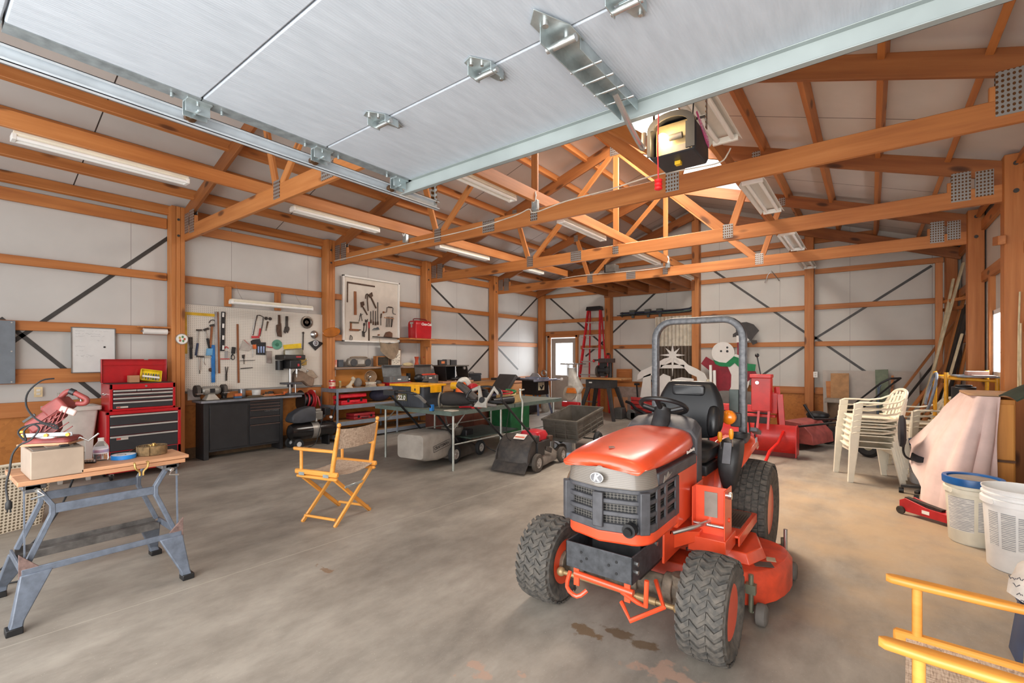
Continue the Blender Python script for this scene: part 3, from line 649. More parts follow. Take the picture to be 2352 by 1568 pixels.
wheel('front', -.455, 0, R1, .215, .115, 'zigzag', 30, -1); wheel('front', .455, 0, R1, .215, .115, 'zigzag', 30, 1)
wheel('rear', -.36, 1.45, R2, .29, .165, 'turf', 46, -1); wheel('rear', .36, 1.45, R2, .29, .165, 'turf', 46, 1)
# front axle and steering
ax = B().cyl((-.36, .03, .25), (.36, .03, .25), .055, n=14).box(0, .03, .27, .18, .14, .12)
for s in (-1, 1): ax.cyl((s*.30, .03, .18), (s*.30, .03, .33), .05).cyl((s*.22, .03, .25), (s*.27, .03, .25), .075).cyl((s*.34, 0, .235), (s*.43, 0, .235), .07, .05)
O('front_axle', ax, DUST, tr, bev=.006)
O('tie_rod', B().cyl((-.33, -.10, .22), (.33, -.10, .22), .012).ball((-.33, -.10, .22), .026).ball((.33, -.10, .22), .026).cyl((.12, -.1, .22), (.22, -.1, .22), .018), M('brass rod', '#b0936a', .45, .4), tr)
# bumper and frame
bp = B().b2(-.18, .18, -.30, -.292, .365, .495).b2(-.18, -.172, -.30, .45, .365, .495).b2(.172, .18, -.30, .45, .365, .495).b2(-.17, .17, -.292, -.1, .365, .373)
bumper = O('bumper', bp, M('scuffed dark bumper', '#45474b', .5, .3, .2, 25), tr, bev=.003)
for x, z in ((-.09, .455), (-.06, .43), (-.09, .41), (.1, .455), (.06, .43), (.1, .40)): O('bolt_hole', B().cyl((x, -.3005, z), (x, -.302, z), .007), BLK, bumper)
bl = B()
for y, z in ((-.25, .45), (-.25, .41), (.0, .47), (.2, .47)): bl.cyl((.18, y, z), (.19, y, z), .011, n=6)
O('bolt', bl, STEEL, bumper)
rb = B().tube(sm([(-.20, -.22, .30), (-.19, -.27, .24), (-.12, -.29, .22), (-.08, -.26, .25)], 3), .011).cyl((-.16, -.24, .31), (.16, -.24, .30), .017).tube([(.10, -.24, .24), (.17, -.30, .20), (.30, -.22, .27), (.2, -.05, .3)], .012).tube([(.10, -.24, .29), (.2, -.28, .285), (.245, -.3, .29), (.25, -.3, .41)], .011)
for x in (-.15, .13): rb.b2(x-.015, x+.015, -.245, -.235, .25, .37)
O('hitch_linkage', rb, TRED, tr)
O('chassis', B().b2(-.14, .14, -.1, 1.35, .30, .52).b2(-.2, .2, 1.1, 1.6, .22, .56).cyl((-.3, 1.45, R2), (.3, 1.45, R2), .07), TBLK, tr, bev=.01)
# hood
def sec(y, hw, zb, zt, ins=.02):
    h = [(-hw, zb), (-hw*1.01, (zb+zt)/2-.01), (-hw*.985, zt-.05), (-hw*.90, zt-.018), (-hw*.7, zt-.003), (-hw*.35, zt+.006)]
    return [(x, y, z) for x, z in h]+[(0, y, zt+.009)]+[(-x, y, z) for x, z in reversed(h)]
hood = B().loft([sec(-.276, .200, .898, .906), sec(-.272, .212, .893, .922), sec(-.250, .222, .886, .940), sec(-.235, .226, .884, .944), sec(-.16, .232, .868, .957), sec(.0, .235, .857, .973), sec(.25, .236, .851, .988), sec(.5, .224, .848, 1.0), sec(.56, .215, .848, .998)])
O('hood', hood, TRED, tr, sub=1, ang=60)
def plan(yb, g=0, fr=-.275, hw=.232):
    p = [(-hw-g, yb), (-hw-g, -.13)]
    for i in range(1, 7): a = PI/2*i/6; p.append((-hw-g+(.10)*(1-math.cos(a)), -.13-(abs(fr)-.145+g)*math.sin(a)))
    p.append((0, fr-.018-g))
    return p+[(-x, y) for x, y in reversed(p[:-1])]
def pz_(b, z0, z1, yb, g=0, fr=-.275, hw=.232, t=0):
    A, Q = plan(yb, g, fr, hw), plan(yb, g-t, fr, hw); b.loft([[(x, y, z0) for x, y in A], [(x, y, z1) for x, y in Q]]); return b
LENS = bpy.data.materials.new('ribbed headlight lens'); LENS.use_nodes = True; t = NT(LENS); co = t.coords((1, 1, 1), rnd=False)
w = t.n('ShaderNodeTexWave', bands_direction='Z'); w.inputs['Scale'].default_value = 38; t.l(co, w.inputs['Vector'])
t.l(t.mix(t.noise(co, 3, 2), t.ramp(w.outputs['Fac'], [(.2, lin('#756d65')), (.8, lin('#928a80'))]), lin('#665f58')), t.b.inputs['Base Color']); t.b.inputs['Roughness'].default_value = .32; t.b.inputs['Coat Weight'].default_value = .3
t.bump(w.outputs['Fac'], .3, .003)
hl_ = O('headlight_band', pz_(B(), .795, .90, -.10, .002, t=.016), LENS, tr, bev=.006)
eb = B(); my_ = Matrix(((1, 0, 0, 0), (0, 0, 1, -.305), (0, 1, 0, .845), (0, 0, 0, 1)))
el = lambda a, c: [(a*math.cos(i*PI/14), c*math.sin(i*PI/14)) for i in range(28)]
eb.prism(el(.037, .027), -.006, my_)
em = O('emblem', eb, STEEL, tr, bev=.002)
O('emblem_field', B().prism(el(.031, .0215), -.0075, my_), M('emblem grey', '#7e7d80', .3, .5), em)
O('emblem_letter', B().text('K', .045, Matrix(((1, 0, 0, 0), (0, 0, -1, -.3135), (0, 1, 0, .845), (0, 0, 0, 1))), .002, .2, .002), WHT, em)
O('hood_badge', B().prism([(0, -.03), (.018, .0), (0, .02), (-.018, .0)], .006, T(0, -.14, .966)), STEEL, tr)
# grille
gm = bpy.data.materials.new('expanded mesh'); gm.use_nodes = True; t = NT(gm); holes_mat(gm, t, '#55524e', '#141415', .017, .013, .2, r=.40, rough=.6)
gb_ = pz_(B(), .60, .79, .19, -.014); gr = O('grille', gb_, gm, tr)
fb_ = B()
for z0, z1, g in ((.585, .625, .004), (.662, .684, .004), (.722, .744, .004), (.775, .797, .003)): pz_(fb_, z0, z1, .2, g)
fb_.box(.0, -.295, .69, .055, .02, .17)
for s in (-1, 1):
    fb_.box(s*.205, -.225, .69, .05, .05, .2, R('Z', s*45).to_3x3()).box(s*.232, .0, .69, .012, .035, .2).box(s*.232, -.11, .69, .012, .05, .2).box(s*.232, .17, .69, .012, .06, .21)
O('grille_bars', fb_, TGRY, gr, bev=.005)
O('exhaust_outlet', B().cyl((.16, -.26, .615), (.16, -.30, .615), .033, n=18).cyl((.16, -.3, .615), (.16, -.315, .612), .02), BLK, tr)
O('side_screen', B().b2(-.234, .234, -.10, .53, .797, .858).b2(-.2, .2, -.2, .5, .8, .86), TGRY, tr, bev=.008)
dc = B()
dc.prism([(-.04, .80), (-.02, .835), (.0, .82), (.03, .845), (.05, .825), (.09, .832), (.05, .818), (.02, .812), (-.01, .808)], .002, Matrix(((0, 0, 1, .234), (1, 0, 0, 0), (0, 1, 0, 0), (0, 0, 0, 1))))
O('side_decal', dc, M('faded decal', '#9a958c', .6), tr)
dh = B(); dh.text('PowerSteering', .024, Matrix(((0, -.08, 1, .238), (1, 0, 0, .40), (.03, 1, 0, .895), (0, 0, 0, 1))), bold=.0006, shear=.2); O('hood_decal', dh, WHT, tr)
sp_ = B(); pz_(sp_, .525, .59, .25, -.002, -.27)
sp_.b2(-.232, .232, .19, .55, .50, .85); O('lower_shroud', sp_, TRED, tr, bev=.012)
# cowl, dash
cw = B(); cs = lambda y, hw, zb, zt: [(-hw, y, zb), (-hw, y, zt-.06), (-hw*.85, y, zt-.015), (-hw*.5, y, zt), (hw*.5, y, zt), (hw*.85, y, zt-.015), (hw, y, zt-.06), (hw, y, zb)]
cw.loft([cs(.54, .235, .55, 1.0), cs(.60, .237, .55, 1.035), cs(.66, .23, .55, 1.055), cs(.72, .17, .6, 1.06), cs(.76, .12, .6, 1.04)]); O('dash_cowl', cw, TGRY, tr, bev=.01)
O('cowl_knob', B().ball((-.02, .555, 1.012), .011), BLK, tr)
sx, sy_, sz = 0, .62, 1.12
Rm = T(sx, sy_, sz) @ R('X', -24)
sw_ = B(); sw_.T = Rm; sw_.tube([(.142*math.cos(a*PI/16), .142*math.sin(a*PI/16), 0) for a in range(32)], .0145, 8, closed=True)
stw = O('steering_wheel', sw_, BLK, tr)
sk_ = B(); sk_.T = Rm; sk_.tube([(-.138, 0, 0), (-.06, .01, -.02), (0, 0, -.03)], .014).tube([(.138, 0, 0), (.06, .01, -.02), (0, 0, -.03)], .014).tube([(0, -.138, 0), (0, -.05, -.025), (0, 0, -.03)], .016).lathe([(.05, -.045), (.055, -.02), (.03, -.012), (.001, -.01)], n=18); O('spokes', sk_, BLK, stw)
sc_ = B(); sc_.T = Rm; sc_.cyl((0, 0, -.03), (0, 0, -.22), .05, .07); O('steering_column', sc_, TBLK, tr)
# seat
def cush(b, rows): return b.loft(rows)
sb_ = B(); pr_ = lambda w, d, r: rrect(w, d, r, 4)
def slab(y, z, w, th, tilt):  # rounded section for the backrest at height z
    return [(x, y+q, z) for x, q in rrect(w, th, min(th/2.2, .05), 4)]
sb_.loft([slab(1.13, .845, .40, .10, 0), slab(1.145, .93, .47, .12, 0), slab(1.16, 1.03, .49, .12, 0), slab(1.18, 1.13, .46, .11, 0), slab(1.195, 1.21, .38, .09, 0), slab(1.2, 1.25, .33, .06, 0), slab(1.2, 1.262, .28, .03, 0)])
sb = O('seat_back', sb_, SEATB, tr, sub=1)
pd = B(); pd.loft([[(x, 1.135+.16*(zz-1.12)-q*.0, zz) for x, zz in rrect(.22*k, .07*k, .02, 3, 0, 1.185)] if False else [(x, yy, zz) for x, zz in rrect(.23*k, .075*k, .02, 3, 0, 1.195)] for k, yy in ((1, 1.16), (1, 1.132), (.9, 1.126))]); O('headrest_pad', pd, SEATB, sb, bev=.004)
for s in (-1, 1):
    bo_ = B().loft([slab(1.09, .87, .07, .06, 0), slab(1.085, .95, .085, .085, 0), slab(1.10, 1.03, .085, .08, 0), slab(1.13, 1.1, .06, .05, 0)]); bo_.v = [(x+s*.185, y, z) for x, y, z in bo_.v]; O('side_bolster', bo_, SEATB, sb, sub=1)
cu = B(); flat = lambda z, w, d, r, y0: [(x, y0+q, z) for x, q in rrect(w, d, r, 5)]
cu.loft([flat(.735, .40, .42, .08, .95), flat(.75, .46, .46, .10, .95), flat(.80, .49, .49, .12, .95), flat(.835, .47, .47, .12, .95), flat(.845, .40, .40, .1, .95)]); O('seat_cushion', cu, SEATB, tr, sub=1)
O('seat_base', B().b2(-.17, .17, .78, 1.15, .60, .74).b2(.1, .22, .8, 1.1, .66, .73), TBLK, tr, bev=.01)
# fenders, floor
def fender(s):
    b = B(); rows = []
    for a, r, o in ((-4, .42, .22), (12, .425, .24), (28, .43, .28), (44, .43, .33), (58, .435, .37), (72, .44, .39), (88, .44, .395), (104, .44, .39), (116, .435, .37)):
        q = math.radians(180-a); y, z = 1.45+r*math.cos(q), R2+.06+r*math.sin(q)
        rows.append([(s*.17, y, z), (s*(.17+(o-.17)*.4), y, z+.012), (s*(.17+(o-.17)*.8), y, z+.008), (s*(o-.005), y, z-.025), (s*o, y, z-.06)])
    b.sheet(rows, .012); 
    w_ = [(s*.17, 1.03, .40), (s*.17, 1.02, .70), (s*.17, 1.2, .83), (s*.17, 1.5, .84), (s*.17, 1.8, .7), (s*.17, 1.85, .5)]
    b.loft([w_, [(x+s*.012, y, z) for x, y, z in w_]]); return b
for s in (-1, 1): O('fender', fender(s), TRED, tr, bev=.003, ang=50)
fd = B().box(.398, 1.44, .83, .003, .06, .035); O('fender_decal', fd, M('pale blue decal', '#b9bcc8', .5), tr)
fl_ = B().b2(-.46, .46, .56, 1.08, .385, .40).b2(.455, .465, .56, 1.08, .34, .4).b2(-.2, .2, .75, 1.3, .40, .66); O('floor_pan', fl_, TRED, tr, bev=.008)
ms_ = bpy.data.materials.new('ribbed floor mat'); ms_.use_nodes = True; t = NT(ms_); holes_mat(ms_, t, '#6a6158', '#3a3632', .016, .5, 0, ax=(0, 1), r=.45)
for s in (-1, 1): O('floor_mat', B().b2(s*.24, s*.44, .70, 1.04, .40, .408), ms_, tr)
# loader bracket on the near side
for s in (-1, 1):
    br = B().b2(s*.255, s*.43, .42, .432, .42, .70).b2(s*.255, s*.262, .36, .56, .36, .70).b2(s*.425, s*.432, .36, .52, .36, .70).b2(s*.24, s*.44, .34, .58, .345, .43).cyl((s*.25, .45, .52), (s*.44, .45, .52), .012)
    lo = O('loader_bracket', br, TRED, tr, bev=.004)
    O('bracket_plate', B().b2(s*.31, s*.38, .414, .42, .53, .67), M('worn metal', '#8c857c', .5, .4), lo)
    O('bracket_pin', B().cyl((s*.24, .44, .66), (s*.27, .44, .66), .02).cyl((s*.42, .44, .66), (s*.45, .44, .66), .02).cyl((s*.26, .39, .49), (s*.43, .39, .49), .009), STEEL, lo)
    O('side_rail', B().b2(s*.175, s*.19, .1, .6, .33, .52).loft([[(s*.18, .25, .36), (s*.30, .36, .40), (s*.30, .42, .40), (s*.18, .5, .36)], [(s*.18, .25, .46), (s*.30, .36, .45), (s*.30, .42, .45), (s*.18, .5, .47)]]), TRED, tr, bev=.004)
# lever console
lc = B(); ls = lambda z, w, d, y: [(.31+x, y+q, z) for x, q in rrect(w, d, .04, 4)]
lc.loft([ls(.52, .05, .08, 1.02), ls(.60, .10, .15, 1.01), ls(.72, .135, .2, 1.02), ls(.80, .14, .22, 1.06), ls(.86, .13, .2, 1.1), ls(.875, .12, .17, 1.12)]); cn = O('lever_console', lc, TBLK, tr, sub=1)
O('slot_plate', B().box(.31, .945, .80, .05, .012, .14, R('X', -22).to_3x3()), M('grey slot plate', '#77767a', .35, .5), cn)
for x, z in ((.265, .90), (.335, .925)):
    O('lever', B().cyl((x, .98, z-.08), (x, .95, z-.02), .006), STEEL, cn); O('lever_knob', B().lathe([(.006, -.03), (.013, -.02), (.016, .01), (.012, .035), (.001, .04)], at=(x, .947, z), n=12), M('amber knob', '#e8951c', .4), cn)
O('cup_holder', B().lathe([(.055, 0), (.06, .03), (.05, .03), (.045, .005), (.001, .003)], at=(.33, 1.2, .875), n=18), TBLK, tr)
# roll bar
rp = [(-.325, 1.36, .55), (-.325, 1.36, 1.58)]+[(-.325+.14*(1-math.cos(i*PI/12)), 1.36, 1.58+.14*math.sin(i*PI/12)) for i in range(1, 7)]
rp = rp+[(-x, y, z) for x, y, z in reversed(rp)]
O('roll_bar', B().tube(rp, 1, prof=rrect(.062, .05, .012, 2)), M('worn roll bar paint', '#5c5d60', .4, .25, .2, 40, col2='#3f4044'), tr)
for s in (-1, 1):
    O('turn_signal', B().lathe([(.02, 0), (.05, .005), (.052, .03), (.035, .05), (.001, .058)], at=(s*.25, 1.30, 1.0), ax=(-s*.2, -1, 0), n=20), M('amber lens', '#ff8a1e', .15, coat=.6, emit='#ff7a10', es=.0), tr)
    O('signal_bracket', B().b2(s*.25, s*.32, 1.31, 1.34, .93, 1.03), TBLK, tr, bev=.005)
    O('bar_bracket', B().b2(s*.29, s*.36, 1.28, 1.44, .82, .88).box(s*.40, 1.40, .90, .05, .16, .03, R('X', -15).to_3x3()), TGRY, tr, bev=.006)
O('hinge_plate', B().b2(.235, .30, 1.335, 1.345, 1.03, 1.2), M('dark hinge plate', '#3c4340', .45, .4), tr, bev=.003)
O('hydraulic_hose', B().tube(sm([(-.24, .1, .82), (-.30, .05, .8), (-.33, .0, .72), (-.33, .02, .62), (-.26, .08, .56)], 4), .022), M('brown hose wrap', '#6d5542', .8, bump=.4, bs=30), tr)
O('steel_pipe', B().tube(sm([(.2, .2, .47), (.3, .3, .5), (.34, .45, .5)], 4), .012), STEEL, tr)
# mower deck
dk = [(-.62, .62), (-.70, .80), (-.66, 1.02), (-.5, 1.10), (-.2, 1.16), (.2, 1.16), (.5, 1.10), (.66, 1.0), (.69, .78), (.60, .52), (.35, .36), (0, .32), (-.35, .36)]
dk = [(p.x, p.y) for p in sm([(x, y, 0) for x, y in dk], 3, True)]
db = B().loft([[(x, y, .07) for x, y in dk], [(x, y, .21) for x, y in dk], [(x*.96, .75+(y-.75)*.95, .245) for x, y in dk], [(x*.9, .75+(y-.75)*.88, .25) for x, y in dk]])
deck = O('mower_deck', db, M('worn deck paint', '#cf4527', .45, var=.2, vs=7), tr, bev=.004)
O('belt_cover', B().loft([[(x, y, .25) for x, y in ((.10, .55), (.52, .55), (.58, .72), (.5, .98), (.1, .98))], [(x, y, .31) for x, y in ((.12, .57), (.5, .57), (.55, .72), (.48, .96), (.12, .96))]]), TRED, deck, bev=.006)
O('belt_cover', B().loft([[(-x, y, .25) for x, y in ((.10, .55), (.52, .55), (.58, .72), (.5, .98), (.1, .98))], [(-x, y, .31) for x, y in ((.12, .57), (.5, .57), (.55, .72), (.48, .96), (.12, .96))]]), TRED, deck, bev=.006)
lbm = M('dark warning label', '#4c4641', .5)
O('warning_label', B().box(.575, .62, .2515, .10, .07, .002, R('Z', 25).to_3x3()), lbm, deck); O('caution_label', B().box(.60, .72, .2515, .05, .06, .002, R('Z', 15).to_3x3()), M('pale caution label', '#b3a58a', .5), deck)
def gauge(x, y):
    o = O('gauge_wheel', B().lathe([(.001, -.028), (.04, -.03), (.055, -.02), (.058, 0), (.055, .02), (.04, .03), (.001, .028)], ax=(1, 0, 0), n=22), M('grey roller', '#69645f', .8), deck, loc=(x, y, .058))
    O('gauge_arm', B().cyl((-.05, 0, .0), (-.05, 0, .20), .013).cyl((-.055, 0, 0), (.02, 0, 0), .008).b2(-.075, -.025, -.02, .02, .1, .15), M('dull plated arm', '#7f7f6d', .4, .6), o)
gauge(.60, .42); gauge(.66, 1.12); gauge(-.60, .42); gauge(-.66, 1.12)
O('deck_rod', B().tube([(.2, .45, .3), (.35, .6, .3), (.45, .7, .3)], .012).cyl((.63, 1.08, .2), (.63, 1.08, .33), .012), STEEL, deck)
# ================================================================ folding work bench and what lies on it
BLUE = M('worn blue grey paint', '#6d7684', .45, .1, .18, 22, col2='#5b626e')
RUST = M('rusty gusset', '#7d6660', .7, .2, .25, 30)
PLY = wood('bare plywood', '#cf9f78', '#bb8763', '#a2704f', knots=False, axis=1)
wm = thing('folding_work_bench', 'blue grey folding work bench holding the red saw', 'work bench', (-3.78, .745, 0))
O('jaw_board', B().b2(.04, .25, -.375, .38, .755, .78), PLY, wm, bev=.003)
O('jaw_board', B().b2(-.22, .02, -.375, .38, .755, .78), PLY, wm, bev=.003)
O('top_plank', B().b2(-.06, .25, -.125, .40, .782, .802), PLY, wm, bev=.003)
for e in (-1, 1):
    for x in (.19, -.16):
        O('bent_leg', B().tube([(x, e*.30, .735), (x, e*.235, .62), (x, e*.235, .57), (x, e*.335, .32)], 1, prof=[(-.018, -.012), (.018, -.012), (.018, .012), (-.018, .012)]), BLUE, wm, bev=.003)
    O('strut', B().bar((.2, e*.345, .74), (.22, e*.345, .30), .018, .006, (0, 1, 0)), BLUE, wm)
    O('jaw_bracket', B().b2(-.18, .22, e*.28, e*.345, .71, .755).b2(.12, .22, e*.26, e*.355, .725, .75), M('dull bracket steel', '#6a6a6c', .4, .6), wm, bev=.004)
    O('screw_handle', B().cyl((.2, e*.3, .725), (.27, e*.3, .725), .012).tube([(.27, e*.3, .725), (.29, e*.28, .70), (.29, e*.33, .69)], .006), STEEL, wm)
for x in (.2, -.17): O('cross_rail', B().bar((x, -.24, .60), (x, .24, .60), .012, .05), BLUE, wm, bev=.003)
O('lower_rail', B().bar((.24, -.36, .30), (.24, .36, .30), .012, .035), BLUE, wm, bev=.003)
O('step_board', B().b2(-.2, -.11, -.34, .34, .285, .292).bar((-.2, -.34, .30), (-.2, .34, .30), .008, .045).bar((-.11, -.34, .28), (-.11, .34, .28), .008, .045), M('scuffed step', '#66625f', .6, .2, .2, 18), wm, bev=.002)
for e in (-1, 1):
    for x, fx_ in ((.235, .25), (-.19, -.37)):
        O('foot_leg', B().loft([[(x-.02, e*.365, .29), (x+.02, e*.365, .29), (x+.02, e*.24, .29), (x-.02, e*.24, .29)], [(fx_-.035, e*.40, .06), (fx_+.025, e*.40, .06), (fx_+.02, e*.35, .06), (fx_-.03, e*.35, .06)], [(fx_-.03, e*.415, .0), (fx_+.03, e*.415, .0), (fx_+.03, e*.36, .0), (fx_-.03, e*.36, .0)]]), BLUE, wm, bev=.006)
        O('foot_cap', B().b2(fx_-.035, fx_+.035, e*.355, e*.42, 0, .035), BLK, wm, bev=.004)
    O('gusset', B().add([(.245, e*.37, .40), (.245, e*.37, .27), (.245, e*.25, .27), (.232, e*.37, .40), (.232, e*.37, .27), (.232, e*.25, .27)], [(0, 1, 2), (5, 4, 3), (0, 3, 4, 1), (1, 4, 5, 2), (2, 5, 3, 0)]), RUST, wm, bev=.002)
    O('end_rail', B().bar((-.18, e*.355, .30), (.24, e*.355, .30), .012, .04), BLUE, wm, bev=.002)
# beige case under the saw
TAN = M('beige metal case', '#a59280', .5, var=.05)
cs_ = thing('metal_case', 'beige metal case under the red saw on the work bench', 'case', (-3.69, .533, .782))
O('body', B().b2(-.17, .16, -.115, .10, 0, .15), TAN, cs_, bev=.005)
O('recessed_lid', B().b2(-.16, .15, -.105, .09, .15, .156).b2(-.1, .14, -.05, .06, .156, .162), M('dark case lid', '#6f665c', .5), cs_, bev=.003)
O('latch', B().box(.13, .02, .163, .03, .04, .012), BLK, cs_, bev=.003)
O('wire_handle', B().tube([(.05, .07, .16), (.06, .1, .19), (.10, .13, .17), (.12, .17, .21)], .005), STEEL, cs_)
# red chop saw
SAWR = M('faded red casting', '#8f3d39', .55, var=.15, vs=14, col2='#742f2b')
sw_ = thing('chop_saw', 'faded red electric chop saw on top of the beige case', 'saw', (-3.69, .53, .944), math.radians(55))
O('wood_pad', B().b2(-.14, .12, -.09, .1, 0, .016), PLY, sw_, bev=.002)
O('base', B().loft([[(x, y, z) for x, y in rrect(w, d, .03, 3, .0, 0)] for w, d, z in ((.25, .18, .016), (.25, .18, .03), (.22, .16, .045))]), SAWR, sw_, bev=.003)
O('turntable', B().cyl((0, 0, .045), (0, 0, .055), .08, n=24), STEEL, sw_)
fc = O('fence', B().b2(-.115, .145, -.10, -.09, .058, .083), M('silver fence', '#c5c8cc', .3, .5), sw_, bev=.008)
od = M('orange knob', '#f2a012', .4)
for x in (-.10, .015, .125): O('knob', B().cyl((x, -.10, .069), (x, -.112, .069), .011, n=12), od, fc)
O('knob', B().box(-.12, -.07, .092, .03, .02, .014), od, fc, bev=.003)
body = B(); bx = lambda c, s_, a: body.box(c[0], c[1], c[2], *s_, R('Y', a).to_3x3())
bx((-.035, 0, .155), (.17, .12, .085), -38); bx((.03, .0, .235), (.12, .13, .09), -38); O('motor_housing', body, SAWR, sw_, bev=.014)
gd_ = B()
for q in range(5): gd_.box(-.02+.028*q, -.068, .125+.018*q, .005, .008, .085, R('Y', 22).to_3x3()).box(.0+.02*q, -.068, .17-.026*q+.01, .13, .008, .005, R('Y', -38).to_3x3())
O('blade_guard', B().prism([(-.08, .06), (.02, .03), (.055, .10), (.05, .15), (.0, .155)], .05, Matrix(((1, 0, 0, 0), (0, 0, 1, -.06), (0, 1, 0, 0), (0, 0, 0, 1)))), M('dark red guard', '#5e2a2a', .6), sw_, bev=.003); O('guard_lattice', gd_, SAWR, sw_)
O('vent_plate', B().box(.105, -.06, .215, .09, .02, .04, R('Y', 25).to_3x3()), M('pale worn plate', '#c1aaa2', .5), sw_, bev=.008)
hd = B().tube(sm([(.03, 0, .285), (.06, 0, .325), (.09, 0, .335), (.15, 0, .30), (.175, 0, .28), (.165, 0, .255), (.12, 0, .255)], 4), .016, 10); O('handle', hd, SAWR, sw_)
O('trigger_grip', B().cyl((.085, 0, .338), (.11, 0, .325), .0205, n=12), BLK, sw_)
O('arm', B().cyl((-.08, .04, .05), (-.08, .04, .12), .03).box(-.10, .03, .10, .05, .06, .06), SAWR, sw_, bev=.005)
O('name_strip', B().box(-.09, -.066, .175, .075, .006, .014, R('Y', -38).to_3x3()), BLK, sw_)
CORD = M('black cord', '#222224', .6)
yo = lambda u, v, k: Vector((ray(u, v)[0]*k, ray(u, v)[1]*k, HC+ray(u, v)[2]*k))
sw_.scale = (.88,)*3; SWI = (T(*sw_.location) @ Matrix.Rotation(math.radians(55), 4, 'Z') @ Matrix.Scale(.88, 4)).inverted()
pc = O('power_cord', B().tube(sm([yo(*q, k) for q, k in (((125, 869), 2.64), ((95, 874), 2.6), ((65, 900), 2.56), ((60, 930), 2.52), ((75, 955), 2.48), ((98, 970), 2.46), ((125, 975), 2.46), ((132, 985), 2.45), ((95, 972), 2.43), ((55, 980), 2.42), ((42, 995), 2.40), ((60, 1012), 2.38), ((55, 990), 2.40), ((75, 975), 2.41), ((90, 985), 2.40), ((70, 1010), 2.38), ((45, 1022), 2.36), ((28, 1045), 2.34), ((22, 1080), 2.33), ((14, 1115), 2.32), ((18, 1150), 2.31))], 4), .0045, 6), CORD, sw_, mtx=SWI)
O('plug', B().lathe([(.006, .025), (.013, .01), (.013, -.015), (.009, -.02)], at=yo(20, 1160, 2.31), n=10).box(*yo(17, 1172, 2.31), .003, .006, .02).box(*yo(24, 1172, 2.31), .003, .006, .02), CORD, pc)
fcord = tag(O('extension_cord', B().tube(sm([(-4.03, .70, .77), (-4.06, .62, .5), (-4.09, .50, .3), (-4.18, .30, .10), (-4.28, .22, .012), (-4.4, .3, .012), (-4.3, .45, .012), (-4.45, .55, .012)], 4), .006, 6), CORD), 'black extension cord hanging under the work bench to the floor', 'cord')
# bottle, tape, webbing strap, clamp, brackets
bt = thing('water_bottle', 'clear plastic water bottle with a white cap on the work bench', 'bottle', pz(232, 1056, .802))
PET = M('clear plastic', '#f2f4f6', .06, trans=.92, var=.0); PET.node_tree.nodes['Principled BSDF'].inputs['IOR'].default_value = 1.2
O('body', B().lathe([(.001, 0), (.034, 0), (.037, .008), (.036, .03), (.037, .05), (.037, .075), (.034, .09), (.018, .112), (.014, .118), (.014, .13)], n=22), PET, bt)
O('label', B().lathe([(.0375, .042), (.0378, .044), (.0378, .074), (.0375, .076)], n=22), M('bottle label', '#eae6ec', .4, var=.02), bt); O('label_stripe', B().lathe([(.0378, .05), (.0382, .051), (.0382, .066), (.0378, .067)], n=22), M('blue stripe', '#8fa8d8', .4, col2='#d78a92'), bt)
O('cap', B().cyl((0, 0, .118), (0, 0, .136), .0155, n=16), WHT, bt)
tp_ = thing('tape_roll', 'blue masking tape roll lying beside the water bottle', 'tape', pz(284, 1052, .803))
O('tape', B().lathe([(.04, 0), (.063, 0), (.063, .024), (.04, .024)], n=30, closed=True), M('blue tape', '#1f86d6', .5), tp_); O('paper_core', B().lathe([(.037, .002), (.0405, .002), (.0405, .0245), (.06, .0246), (.06, .0252), (.037, .0252)], n=30, closed=True), M('paper core', '#cfd0d4', .6), tp_)
ws = thing('webbing_strap', 'rolled brown webbing tow strap on the end of the work bench', 'strap', pz(350, 1042, .803))
WEB = M('dirty brown webbing', '#7c6443', .9, var=.2, vs=40, bump=.3, bs=200)
sp = []
for i in range(150): a = i*.25; r = .03+.055*i/150; sp.append((r*math.cos(a), r*math.sin(a), .029))
rb_ = B(); rb_.sheet([[(x, y, .002) for x, y, z in sp], [(x, y, .056) for x, y, z in sp]], .003); O('roll', rb_, WEB, ws)
O('loose_end', B().sheet([[(-.06, -.06, .05), (-.06, -.02, .056)], [(-.02, -.13, .02), (-.06, -.11, .02)], [(.04, -.155, .005), (-.0, -.155, .005)]], .004), WEB, ws)
O('ratchet', B().b2(-.02, .03, -.02, .02, .04, .064).cyl((.03, 0, .05), (.03, 0, .075), .01), M('brass hook', '#b9975a', .35, .8), ws, bev=.003)
hk_ = thing('strap_hook', 'brass coloured double hook hanging over the work bench edge', 'hook', pz(323, 1062, .80))
for q in (-1, 1): O('prong', B().tube(sm([(.0, q*.03, .0), (.016, q*.033, .0), (.02, q*.028, -.03), (.02, q*.01, -.05), (.02, q*.008, -.075)], 4), .006), M('brass hook', '#b9975a', .35, .8), hk_)
sb2 = thing('socket_rail', 'small black rail of sockets beside the water bottle', 'socket set', pz(206, 1063, .803), math.radians(50))
O('rail', B().b2(-.03, .03, -.008, .008, 0, .008), BLK, sb2, bev=.001)
for i in range(4): O('socket', B().cyl((-.022+.015*i, 0, .008), (-.022+.015*i, 0, .02), .006, n=10), STEEL, sb2)
